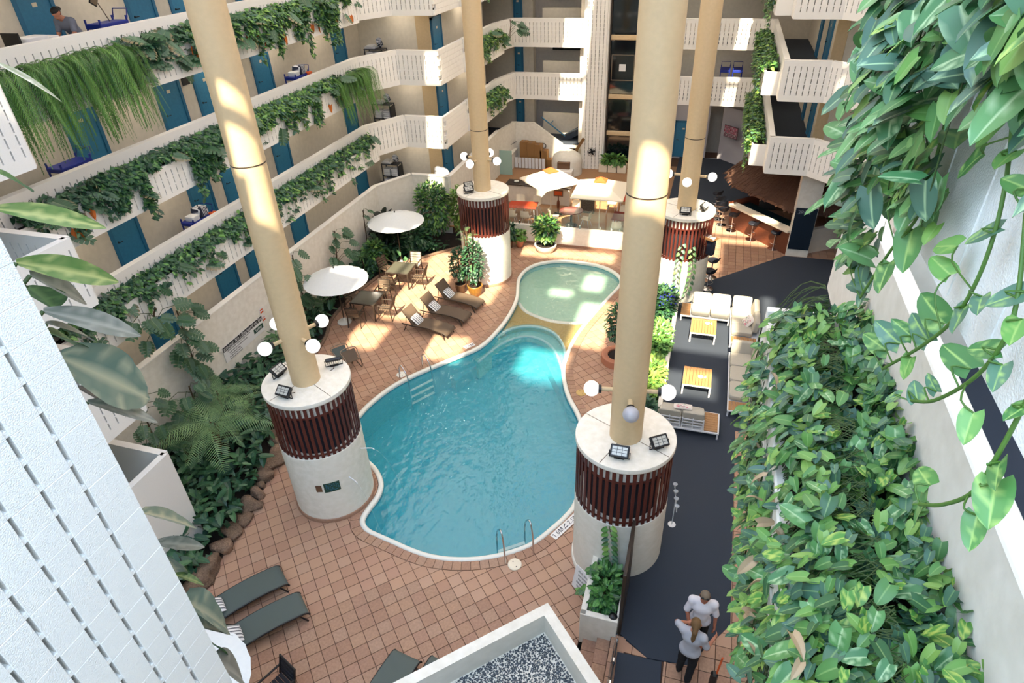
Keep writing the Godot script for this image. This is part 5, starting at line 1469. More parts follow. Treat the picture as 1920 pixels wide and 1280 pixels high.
# ---------------------------------------------------------------- bar
func bar() -> void:
	var a := V(1.28, LOUNGE, -28.65)
	var z := V(3.6, LOUNGE, -26.15)
	var o := thing("bar_counter", "angled wooden bar counter with a cream rounded top, under the brown canopy", "bar counter")
	var f := (z - a).normalized()
	var n := V(-f.z, 0, f.x)
	if n.x > 0: n = -n # towards the guests
	var hN := -n
	obj("front", G.new().bar(a + V(0, 0.5, 0) + hN * 0.12, z + V(0, 0.5, 0) + hN * 0.12, 0.16, 1.0), M.bar_wood, o)
	obj("counter_top", G.new().bar(a + V(0, 1.06, 0) + hN * 0.05, z + V(0, 1.06, 0) + hN * 0.05, 0.42, 0.09), M.canvas_cream, o)
	obj("inner_top", G.new().bar(a + V(0, 0.98, 0) + hN * 0.6, z + V(0, 0.98, 0) + hN * 0.6, 0.7, 0.05), M.teal_dark, o)
	obj("end", G.new().bar(a + V(0, 0.5, 0) + hN * 0.1, a + V(0, 0.5, 0) + hN * 1.6, 0.16, 1.0).bar(a + V(0, 1.06, 0) - f * 0.02, a + V(0, 1.06, 0) + hN * 1.7 - f * 0.02, 0.34, 0.09), M.bar_wood, o)
	# canopy: a low brown shingled hip
	var c := thing("bar_canopy", "brown shaggy canopy over the bar below the far right balcony", "canopy")
	var lo := [V(0.92, 2.35, -30.7), V(1.18, 2.35, -29.0), V(3.62, 2.35, -26.35), V(8.0, 2.35, -26.4), V(8.0, 2.35, -33.0), V(2.0, 2.35, -33.0)]
	var hi := [V(1.9, 3.15, -30.9), V(2.3, 3.15, -29.9), V(4.2, 3.15, -27.9), V(7.9, 3.15, -27.9), V(7.9, 3.15, -32.5), V(2.6, 3.15, -32.0)]
	var shag := []
	for i in 6:
		var j := (i + 1) % 6
		var mid: Vector3 = (lo[i] + lo[j]) * 0.5 - V(4.0, 0, -30)
		var g := G.new()
		g.face([lo[i], lo[j], hi[j], hi[i]], mid + Vector3.UP * 2)
		g.face([lo[i], lo[j], lo[j] + V(0, -0.12, 0), lo[i] + V(0, -0.12, 0)], mid)
		obj("slope", g, M.thatch, c)
		var L: float = lo[i].distance_to(lo[j])
		for k in int(L * 60):
			var s := rng.randf()
			var t := rr(0.0, 0.95)
			var p: Vector3 = lo[i].lerp(lo[j], s).lerp(hi[i].lerp(hi[j], s), t)
			var down: Vector3 = (lo[i].lerp(lo[j], s) - hi[i].lerp(hi[j], s)).normalized()
			var x: Vector3 = (lo[j] - lo[i]).normalized()
			shag.append(Transform3D(Basis(x, down.cross(x) * -1.0, down).rotated(down, rr(-0.25, 0.25)) * Basis(Vector3.RIGHT, rr(-0.03, 0.12)), p + V(0, 0.012, 0)))
	var cap := G.new()
	cap.face([hi[0], hi[1], hi[2], hi[3], hi[4], hi[5]], Vector3.UP)
	obj("top", cap, M.thatch, c)
	multi("shingles", G.new().box(V(0, 0.008, 0.12), V(0.07, 0.016, 0.28)).mesh(), M.thatch, shag, c)
	# pillar with the dark notice board
	var p := thing("bar_pillar", "square cream pillar with a dark blue board at the right end of the bar", "pillar", V(4.02, LOUNGE, -26.35))
	obj("pillar", G.new().bbox(V(0, 1.8, 0), V(0.84, 3.6, 0.5), 0.01), M.white_wall, p)
	obj("board", G.new().bbox(V(0.0, 1.22, 0.262), V(0.80, 1.78, 0.03), 0.004), M.sign_navy, p)
	var tx := text_mesh("3ROX", 0.16)
	var t := obj("lettering", tx, mat("board_letter", Color(0.60, 0.62, 0.66), 0.5), p)
	t.position = V(-0.08, 1.93, 0.28)
	struct("wall_bar_return", G.new().bar(V(4.44, 1.0, -26.6), V(6.8, 1.0, -28.2), 0.2, 1.1), M.corridor_wall, "low pale return wall right of the bar pillar", "wall")
	# stools
	var at := [[3.14, -26.68, "nearest the board pillar"], [2.25, -27.42, "second from the board pillar"], [1.42, -28.2, "third from the board pillar"], [0.98, -28.75, "fourth from the board pillar"], [0.86, -29.4, "fifth from the board pillar"], [0.76, -30.05, "sixth from the board pillar"], [0.66, -30.7, "last and farthest along the bar"], [0.63, -22.55, "beside the far right drum, nearer the viewer"], [0.72, -23.5, "beside the far right drum, farther back"]]
	for i in at.size():
		var e: Array = at[i]
		var s := thing("bar_stool", "black bar stool on a chrome foot, " + e[2], "bar stool", V(e[0], LOUNGE, e[1]), 0.75 + rr(-0.2, 0.2), "black bar stools")
		obj("foot", G.new().lathe([Vector2(0.0, 0.0), Vector2(0.22, 0.0), Vector2(0.22, 0.012), Vector2(0.05, 0.04), Vector2(0.03, 0.06)], 24), M.chrome, s)
		obj("column", G.new().cyl(Vector3.ZERO, 0.028, 0.024, 0.03, 0.72, 14), M.chrome, s)
		var ring := []
		for k in 17: ring.append(V(0.17 * cos(-0.6 + k * 0.27), 0.28, 0.17 * sin(-0.6 + k * 0.27)))
		obj("footrest", G.new().tube(ring, 0.012, 6), M.chrome, s)
		obj("seat", G.new().lathe([Vector2(0.0, 0.70), Vector2(0.19, 0.70), Vector2(0.215, 0.74), Vector2(0.20, 0.79), Vector2(0.12, 0.78), Vector2(0.0, 0.775)], 20), M.sling_navy, s)
		var P := []
		for r in 5:
			var row := PackedVector3Array()
			for k in 9:
				var an := PI * 0.5 - 0.95 + k * 1.9 / 8
				row.append(V(0.225 * cos(an), 0.76 + 0.055 * r - 0.02 * absf(k - 4) * (r / 4.0), 0.225 * sin(an) + 0.02 * r))
			P.append(row)
		obj("backrest", G.new().grid(P, false, false, true), M.sling_navy, s)
	# tray of magazines and a dark coat on the drum of the far right column
	var tr := thing("magazine_tray", "small wooden tray with papers fixed on the far right drum", "tray", V(0.42, 2.95, -21.75), -0.6)
	obj("tray", G.new().bbox(V(0, 0, 0), V(0.55, 0.03, 0.4), 0.006).bbox(V(0, 0.05, 0.2), V(0.55, 0.08, 0.02), 0.004), M.teak, tr)
	obj("papers", G.new().box(V(-0.1, 0.03, 0), V(0.2, 0.03, 0.28)).box(V(0.14, 0.025, 0.02), V(0.18, 0.02, 0.26), Basis(Vector3.UP, 0.3)), M.sign_white, tr)
	tag(obj("dark_coat", cushion_box(G.new(), V(0.50, 2.62, -21.72), V(0.32, 0.6, 0.18), Basis(Vector3.UP, -0.6)), M.linen_dark), "dark coat hanging below the wooden tray on the far right drum", "coat")

func text_mesh(s: String, h: float, font := "Droid Sans") -> TextMesh:
	var t := TextMesh.new()
	var f := SystemFont.new()
	f.font_names = [font]
	t.font = f
	t.text = s
	t.font_size = 32
	t.pixel_size = h / 26.0
	t.depth = 0.004
	return t

# ---------------------------------------------------------------- signs, drains, trolleys
func lettering(parent: Node, s: String, h: float, at: Vector3, b: Basis, m: Material, font := "Droid Sans") -> void:
	var o := obj("lettering", text_mesh(s, h, font), m, parent)
	o.position = at; o.basis = b

func small_things() -> void:
	# warning sign on the left wall
	var s := thing("warning_sign", "long white warning sign with a black headline on the left garden wall", "sign", V(-13.9, 1.30, -14.2), PI / 2)
	obj("board", G.new().bbox(V(0, 0, 0), V(2.06, 0.56, 0.02), 0.004), M.sign_white, s)
	obj("headline", G.new().box(V(0, 0.20, 0.012), V(2.06, 0.16, 0.004)), M.sign_black, s)
	obj("panel", G.new().bbox(V(0.74, -0.06, 0.012), V(0.50, 0.17, 0.006), 0.002), M.sign_green, s)
	lettering(s, "Warning: No Lifeguard on Duty", 0.125, V(0, 0.20, 0.016), Basis(), M.sign_white, "Droid Serif")
	lettering(s, "Safety", 0.10, V(0.74, -0.06, 0.017), Basis(), M.sign_white)
	lettering(s, "Children under 15 years of age must be", 0.055, V(-0.28, 0.07, 0.012), Basis(), M.sign_black)
	lettering(s, "supervised by an adult at all times", 0.05, V(-0.32, -0.02, 0.012), Basis(), M.sign_black)
	for k in 3: lettering(s, ["No running or diving", "No glass in the pool area", "Pool hours 6am to 10pm"][k], 0.045, V(-0.52, -0.10 - 0.075 * k, 0.012), Basis(), M.sign_black)
	for k in 2:
		var w := thing("safety_notice", ["small pale notice with red marks above the end of the warning sign", "small orange and white notice beside the end of the warning sign"][k], "notice", V(-13.9, 1.72 - 0.3 * k, -15.32), PI / 2)
		obj("sheet", G.new().bbox(Vector3.ZERO, V(0.20, 0.22, 0.012), 0.002), M.sign_white, w)
		obj("mark", G.new().box(V(0, 0.04, 0.008), V(0.14, 0.05, 0.003)).box(V(0, -0.05, 0.008), V(0.16, 0.06, 0.003)), M.orange_cloth, w)
	# plaques on the front left drum, bent to its curve
	for e in [[54.0, 11.0, 1.20, 0.30, M.sign_green, "curved dark green lettered plaque on the front left drum", "plaque"], [72.0, 4.2, 1.20, 0.22, M.trolley_grey, "small grey metal plate left of the green plaque on the front left drum", "plate"]]:
		var rows := []
		for y in [e[2] + e[3] / 2, e[2] - e[3] / 2]:
			var row := PackedVector3Array()
			for k in 9:
				var an := deg_to_rad(e[0] + e[1] * (k / 4.0 - 1.0))
				row.append(V(1.012 * cos(an), y, 1.012 * sin(an)))
			rows.append(row)
		var pl := thing(e[6], e[5], e[6], V(-8.33, 0, -9.96))
		obj("sheet", G.new().grid(rows), e[4] if e[6] == "plaque" else M.steel, pl)
		if e[6] == "plaque":
			var ln := G.new()
			for r in 6:
				for k in 7:
					if (r + k) % 5 == 0: continue
					var a0 := deg_to_rad(e[0] - 9.5 + k * 2.7)
					var a1 := a0 + deg_to_rad(rr(1.4, 2.4))
					var y: float = e[2] + 0.10 - 0.04 * r
					ln.face([V(1.0145 * cos(a0), y, 1.0145 * sin(a0)), V(1.0145 * cos(a1), y, 1.0145 * sin(a1)), V(1.0145 * cos(a1), y + 0.014, 1.0145 * sin(a1)), V(1.0145 * cos(a0), y + 0.014, 1.0145 * sin(a0))], V(cos(a0), 0, sin(a0)))
			obj("lettering", ln, M.blue_door, pl)
	# water spouts on the front left drum
	for e in [[-5.0, 1.75, "upper"], [28.0, 1.28, "lower"]]:
		var an := deg_to_rad(e[0])
		var d := V(cos(an), 0, sin(an))
		var w := thing("water_spout", "thin %s pipe spout sticking out of the front left drum over the pool" % e[2], "spout", V(-8.33, e[1], -9.96))
		obj("pipe", G.new().tube(bez([d * 0.98, d * 1.3 + V(0, 0.06, 0), d * 1.36 + V(0, 0.02, 0)], 3), 0.014, 8), M.white_metal, w)
		var jet := []
		for k in 8: jet.append(d * (1.36 + 0.10 * k) + V(0, 0.02 - 0.036 * k * k * (e[1] / 1.75), 0))
		obj("water_jet", G.new().tube(jet, 0.006, 5), M.glass, w)
	# depth marks on the border tiles
	for e in [[V(-2.18, 0.020, -10.42), 1.10, "1.6M", "2.0M", "deep end of the pool, right of the ladder"], [V(-7.22, 0.020, -17.35), 0.93, "1.1M", "", "left side of the pool near the brown loungers"]]:
		var o := thing("depth_mark", "lettered white depth marker at the " + e[4], "marker", e[0], e[1])
		obj("plate", G.new().bbox(Vector3.ZERO, V(0.95 if e[3] else 0.4, 0.006, 0.20), 0.001), M.sign_white, o)
		var b := Basis(Vector3.RIGHT, -PI / 2)
		lettering(o, e[2], 0.13, V(-0.27 if e[3] else 0.0, 0.004, 0), b, M.linen_dark)
		if e[3]:
			lettering(o, e[3], 0.13, V(0.29, 0.004, 0), b, M.linen_dark)
			obj("wave_mark", G.new().box(V(0.0, 0.004, -0.03), V(0.12, 0.004, 0.02), Basis(Vector3.UP, 0.5)).box(V(0.0, 0.004, 0.04), V(0.14, 0.004, 0.02)), M.linen_dark, o)
	for e in [[V(-3.08, 0.012, -9.02), "in the deck just below the deep end ladder", M.canvas_cream], [V(-8.86, 0.012, -15.2), "in the deck behind the left pool ladder", M.coping_white], [V(-2.86, 0.012, -15.72), "in the deck right of the pool, near the front right column", mat("lid_yellow", Color(0.74, 0.62, 0.38), 0.6)]]:
		var o := thing("skimmer_lid", "round pale skimmer lid " + e[1], "lid", e[0], 0.0, "round skimmer lids in the deck")
		obj("lid", G.new().lathe([Vector2(0.0, 0.012), Vector2(0.10, 0.012), Vector2(0.105, 0.016), Vector2(0.155, 0.016), Vector2(0.165, 0.0), Vector2(0.165, -0.01)], 28), e[2], o)
		obj("finger_hole", G.new().cyl(V(0.06, 0, 0.06), 0.014, 0.014, 0.008, 0.0165, 10).cyl(V(-0.06, 0, -0.06), 0.014, 0.014, 0.008, 0.0165, 10), M.black_metal, o)
	# planter box by the steps with the dark screen board, glass gate line, leaning notice
	var pb := thing("planter_box", "white walled planter box of dark green plants at the head of the steps", "planter", V(-0.86, 0, -8.3))
	obj("wall", G.new().bbox(V(0, 0.5, 0.7), V(0.78, 1.0, 0.12), 0.01).bbox(V(-0.33, 0.5, -0.05), V(0.12, 1.0, 1.6), 0.01).bbox(V(0.36, 0.5, -0.05), V(0.06, 1.0, 1.6), 0.01), M.white_wall, pb)
	obj("soil", G.new().box(V(0.02, 0.4, 0.0), V(0.62, 0.7, 1.5)), M.soil, pb)
	obj("stone", G.new().ball(V(0.26, 0.98, 0.64), V(0.10, 0.07, 0.09), 7, 10), M.black_metal, pb)
	var sb := thing("screen_board", "tall dark brown screen board standing edge on behind the planter box", "screen", V(-0.47, 0.5, -8.2))
	obj("board", G.new().bbox(V(0.02, 0.95, -0.1), V(0.07, 1.9, 1.35), 0.008), M.brown_frame, sb)
	var gg := thing("glass_gate", "frameless glass gate with chrome hinges along the head of the steps", "gate", V(-0.46, 0.5, -6.6))
	obj("pane", G.new().box(V(0, 0.6, 0.0), V(0.012, 1.1, 1.6)), M.glass, gg)
	obj("frame", G.new().bar(V(0, 0.03, -0.9), V(0, 0.03, 0.9), 0.04, 0.05), M.black_metal, gg)
	for z in [-0.75, -0.35, 0.1]: obj("hinge", G.new().bbox(V(0.0, 0.16, z), V(0.06, 0.12, 0.09), 0.01), M.chrome, gg)
	var nb := thing("leaning_notice", "white lettered notice board leaning between the front right drum and the planter box", "notice", V(-1.42, 0, -8.68), -0.62)
	obj("board", G.new().bbox(V(0, 0.42, 0), V(0.50, 0.62, 0.02), 0.004, Basis(Vector3.RIGHT, -0.22)), M.sign_white, nb)
	var tb := Basis(Vector3.RIGHT, -0.22)
	for k in 5: lettering(nb, ["POOL RULES", "No running", "No diving", "Shower first", "Thank you"][k], 0.05, V(0, 0.42, 0) + tb * V(0.02, 0.2 - 0.1 * k, 0.012), tb, M.trolley_grey)
	obj("cradle", G.new().bbox(V(0, 0.06, -0.03), V(0.56, 0.10, 0.12), 0.01), M.white_metal, nb)
	# raised garden bed right of the pool
	var gb := thing("garden_wall", "cream kerbed planting bed between the pool deck and the lounge", "planter", V(-0.78, 0, -16.4))
	obj("kerb", G.new().bbox(V(0.40, 0.45, 0), V(0.13, 0.95, 9.8), 0.01).bbox(V(-0.42, 0.22, 0), V(0.10, 0.5, 9.8), 0.01).bbox(V(0, 0.3, 4.86), V(0.8, 0.6, 0.1), 0.01), M.white_wall, gb)
	obj("soil", G.new().box(V(0, 0.3, 0), V(0.78, 0.55, 9.7)), M.soil, gb)
	var rp := thing("round_planter", "low round terracotta planter ring with a small weeping fig, right of the pool", "planter", V(-2.02, 0, -17.75))
	obj("ring", G.new().lathe([Vector2(0.56, 0.0), Vector2(0.56, 0.24), Vector2(0.54, 0.26), Vector2(0.36, 0.26), Vector2(0.34, 0.24), Vector2(0.34, 0.1)], 36), M.terracotta, rp)
	obj("soil", G.new().cyl(Vector3.ZERO, 0.35, 0.35, 0.0, 0.2, 24), M.soil, rp)
	# pots by the far left column and the white planter by the terrace wall
	for e in [[V(-8.86, 0, -20.93), 0.23, 0.42, M.pot_brown, "brown glazed pot, the smaller of two by the far left column", "pot"], [V(-8.22, 0, -20.88), 0.31, 0.46, M.pot_ochre, "big ochre glazed pot, the larger of two by the far left column", "pot"], [V(-7.72, 0, -25.55), 0.20, 0.35, M.terracotta, "terracotta pot of a small bush at the left end of the terrace wall", "pot"], [V(-8.15, 0, -25.4), 0.18, 0.33, M.pot_brown, "brown pot tucked beside the far left column, next to the terrace wall", "pot"], [V(-6.45, 0, -25.35), 0.50, 0.35, M.white_wall, "round white planter with a leafy shrub in front of the terrace wall", "planter"]]:
		var o := thing("plant_pot", e[4], e[5], e[0])
		var r: float = e[1]
		var h: float = e[2]
		obj("pot", G.new().lathe([Vector2(0.0, 0.0), Vector2(r * 0.66, 0.0), Vector2(r * 0.92, h * 0.55), Vector2(r * 0.96, h * 0.86), Vector2(r, h * 0.9), Vector2(r, h), Vector2(r * 0.86, h), Vector2(r * 0.84, h * 0.85)], 32), e[3], o)
		obj("soil", G.new().cyl(Vector3.ZERO, r * 0.85, r * 0.85, h * 0.8, h * 0.86, 24), M.soil, o)
	var lp := thing("lift_planter", "row of pale planter boxes in front of the dark lift glazing", "planter", V(-5.0, REST, -35.0))
	for k in 3: obj("box", G.new().bbox(V(-0.55 + 0.52 * k, 0.22, 0), V(0.48, 0.44, 0.35), 0.02), M.canvas_cream, lp)
	# picture on the passage wall
	var pic := Image.create(96, 64, false, Image.FORMAT_RGB8)
	pic.fill(Color(0.55, 0.40, 0.45))
	for k in 260:
		var y := rng.randi_range(0, 58)
		var c: Color = [Color(0.78, 0.30, 0.42), Color(0.86, 0.62, 0.66), Color(0.50, 0.15, 0.25), Color(0.80, 0.72, 0.74)][k % 4] if y < 40 else [Color(0.22, 0.16, 0.18), Color(0.75, 0.70, 0.72)][k % 2]
		pic.fill_rect(Rect2i(rng.randi_range(0, 92), y, rng.randi_range(2, 5), rng.randi_range(2, 6)), c)
	var pm := mat("picture", Color.WHITE, 0.4)
	pm.albedo_texture = ImageTexture.create_from_image(pic)
	var po := thing("wall_picture", "pink and red picture on the pale passage wall at the far right", "picture", V(1.0, 2.35, -37.09), -0.78)
	obj("frame", G.new().bbox(V(0, 0, -0.012), V(1.0, 0.62, 0.02), 0.004), M.brown_frame, po)
	var pq := G.new()
	pq.face([V(-0.48, -0.29, 0.004), V(0.48, -0.29, 0.004), V(0.48, 0.29, 0.004), V(-0.48, 0.29, 0.004)], V(0, 0, 1))
	obj("print", pq, pm, po)
	tag(obj("blue_duster", cushion_box(G.new(), V(1.93, LOUNGE + 0.07, -9.45), V(0.24, 0.14, 0.2)), mat("duster", Color(0.45, 0.50, 0.66), 0.95)), "crumpled pale blue duster lying at the edge of the carpet", "duster")
	var vc := thing("carpet_sweeper", "black upright sweeper with an orange handle beside the woman", "sweeper", V(1.36, LOUNGE, -6.95), 0.1)
	obj("body", G.new().bbox(V(0, 0.35, 0), V(0.12, 0.55, 0.12), 0.03), M.black_metal, vc)
	obj("head", G.new().bbox(V(0, 0.05, 0.08), V(0.30, 0.10, 0.22), 0.03), M.black_metal, vc)
	obj("handle", G.new().tube([V(0.03, 0.55, 0), V(0.08, 1.05, -0.05)], 0.018, 8), M.orange_cloth, vc)
	var bt := thing("step_light", "little row of pale star shaped cups along the edge of the front right drum", "ornament", V(0.28, LOUNGE, -10.75))
	for k in 4: obj("cup", G.new().lathe([Vector2(0.015, 0.0), Vector2(0.03, 0.08), Vector2(0.06, 0.12), Vector2(0.05, 0.13)], 8, V(0.03 * k, 0.9, 0.22 * k - 0.3)), M.white_metal, bt)
	obj("rod", G.new().tube([V(0, 0.88, -0.35), V(0.1, 0.88, 0.42)], 0.01, 5).tube([V(0.05, 0.0, 0.03), V(0.05, 0.88, 0.03)], 0.012, 6).cyl(V(0.05, 0, 0.03), 0.1, 0.09, 0.0, 0.02, 14), M.white_metal, bt)
	# fire exit notice between doors and the trolleys along the galleries
	tag(obj("door_notice", G.new().bbox(V(-15.58, floor_of(3) + 1.75, -16.85), V(0.02, 0.22, 0.32), 0.003), M.sign_black), "small black notice between two blue doors on the third left gallery", "notice")
	trolley("black linen trolley with a black and white towel on top, fourth gallery corner", V(-14.45, floor_of(4), -27.15), 0.0, 1.25)
	trolley("black linen trolley heaped with towels, third gallery corner", V(-14.5, floor_of(3), -27.15), 0.0, 0.95)
	trolley("black linen trolley with two shelves of folded sheets, second gallery corner", V(-14.5, floor_of(2), -27.15), 0.0, 1.3)
	trolley("black linen trolley in the lowest gallery corner", V(-14.5, floor_of(1), -27.15), 0.0, 1.2)
	var bag := thing("laundry_bag", "bulging white laundry bag beside the cream pilaster of the lowest gallery", "bag", V(-11.95, floor_of(1), -27.2))
	obj("sack", G.new().ball(V(0, 0.75, 0), V(0.40, 0.42, 0.3), 9, 14).ball(V(-0.15, 1.05, 0.05), V(0.2, 0.16, 0.18), 7, 10), M.linen, bag)
	obj("frame", G.new().tube([V(-0.38, 0, -0.25), V(-0.38, 0.85, -0.25), V(0.38, 0.85, -0.25), V(0.38, 0, -0.25)], 0.02, 6).tube([V(-0.38, 0, 0.25), V(-0.38, 0.85, 0.25), V(0.38, 0.85, 0.25), V(0.38, 0, 0.25)], 0.02, 6), M.trolley_grey, bag)
	blue_cart("dark blue wire cart by the first door of the third left gallery", V(-14.75, floor_of(3), -11.45), 0.98, false)
	blue_cart("blue cleaning cart with a striped cloth, second left gallery", V(-14.75, floor_of(2), -14.75), 0.85, true)
	blue_cart("bright blue cart with a striped towel and an orange bag, third left gallery", V(-14.75, floor_of(3), -21.4), 0.98, true)
	blue_cart("blue wire cart behind the second far right balcony, the left of two", V(0.25, floor_of(2), -36.6), 1.25, false)
	blue_cart("blue wire cart behind the second far right balcony, the right of two", V(0.85, floor_of(2), -36.6), 1.25, false)
	blue_cart("flat bright blue cart with a tilted mirror and mop on it, fourth left gallery", V(-14.75, floor_of(4), -13.95), 1.06, false)
	var ml := thing("makeup_mirror", "tilted rectangular mirror on a thin stand above the blue cart of the fourth gallery", "mirror", V(-14.75, floor_of(4) + 1.12, -14.0), PI / 2)
	obj("stand", G.new().tube([V(0.05, 0, 0), V(-0.12, 0.42, 0)], 0.012, 6), M.steel, ml)
	obj("frame", G.new().bbox(V(-0.18, 0.55, 0), V(0.22, 0.36, 0.03), 0.01, Basis(Vector3.BACK, -0.6)), M.black_metal, ml)
	obj("glass", G.new().box(V(-0.18, 0.55, 0.017), V(0.17, 0.31, 0.004), Basis(Vector3.BACK, -0.6)), M.steel, ml)
	var lb := thing("linen_cart", "low dark cart with white folded linen in front of the cleaning woman", "cart", V(-14.7, floor_of(4), -11.75))
	obj("body", G.new().bbox(V(0, 0.45, 0), V(0.6, 0.9, 1.4), 0.03), M.linen_dark, lb)
	obj("linen", cushion_box(cushion_box(G.new(), V(0, 1.02, 0.0), V(0.45, 0.22, 0.6)), V(0, 1.0, -0.42), V(0.4, 0.16, 0.3)), M.linen, lb)
	obj("side_board", G.new().bbox(V(0, 1.08, 0.45), V(0.5, 0.35, 0.04), 0.01), M.black_metal, lb)

func trolley(label: String, at: Vector3, turn: float, h: float) -> void:
	var o := thing("linen_trolley", label, "trolley", at, turn, "black linen trolleys in the gallery corners")
	for sx in [-1.0, 1.0]:
		for sz in [-1.0, 1.0]: obj("post", G.new().bbox(V(sx * 0.42, h / 2, sz * 0.22), V(0.04, h, 0.04), 0.006), M.trolley_grey, o)
	for y in [0.12, h * 0.52, h]:
		obj("shelf", G.new().bbox(V(0, y, 0), V(0.9, 0.03, 0.5), 0.006), M.trolley_grey, o)
		if y < h - 0.01:
			for k in 2:
				var ls := thing("linen_stack", "folded white sheets on the %s shelf, %s stack, of the %s trolley" % ["lower" if y < 0.3 else "upper", ["left", "right"][k], label.get_slice(",", 1).strip_edges() if "," in label else "lowest gallery"], "linen", at + V(-0.2 + 0.4 * k, y + 0.015, 0.02), turn, "folded sheets on the trolleys")
				for j in 4: obj("folded_sheet", G.new().bbox(V(0, 0.045 + 0.085 * j, 0), V(0.34, 0.08, 0.42), 0.025), M.linen, ls)
	obj("end_panel", G.new().bbox(V(0.45, h * 0.55, 0), V(0.03, h * 0.8, 0.48), 0.006), M.black_metal, o)
	for k in 3: obj("towel", G.new().bbox(V(-0.28 + 0.1 * k, h + 0.06 + 0.06 * (k % 2), 0), V(0.3, 0.09, 0.4), 0.03), M.linen, o)
	obj("rolled_towel", G.new().cyl(V(0.22, h + 0.15, -0.1), 0.13, 0.13, 0, 0.35, 14, true, Basis.from_euler(V(0.9, 0.3, 0))), M.zebra_towel, o)
	for sx in [-1.0, 1.0]: obj("wheel", G.new().cyl(V(sx * 0.4, 0.05, 0.2), 0.05, 0.05, -0.015, 0.015, 12, true, Basis(Vector3.BACK, PI / 2)), M.black_metal, o)

func blue_cart(label: String, at: Vector3, h: float, extras: bool) -> void:
	var o := thing("housekeeping_cart", label, "cart", at, 0.0, "blue housekeeping carts")
	obj("tray", G.new().bbox(V(0, h, 0), V(0.5, 0.12, 0.9), 0.02), M.plastic_blue, o)
	obj("tray", G.new().bbox(V(0, 0.25, 0), V(0.5, 0.12, 0.9), 0.02), M.plastic_blue, o)
	for sx in [-1.0, 1.0]:
		for sz in [-1.0, 1.0]: obj("post", G.new().bbox(V(sx * 0.22, h / 2 + 0.08, sz * 0.42), V(0.04, h + 0.16, 0.04), 0.006), M.plastic_blue, o)
	obj("handle", G.new().tube([V(-0.22, h + 0.1, -0.45), V(-0.22, h + 0.3, -0.52), V(0.22, h + 0.3, -0.52), V(0.22, h + 0.1, -0.45)], 0.016, 6), M.plastic_blue, o)
	if extras:
		obj("towel", cushion_box(G.new(), V(0.02, h + 0.2, -0.15), V(0.36, 0.3, 0.4)), M.zebra_towel, o)
		obj("linen", cushion_box(G.new(), V(0.02, h + 0.13, 0.2), V(0.34, 0.16, 0.3)), M.linen, o)
		obj("bag", cushion_box(G.new(), V(0.24, h - 0.05, -0.4), V(0.2, 0.3, 0.25)), M.orange_cloth, o)

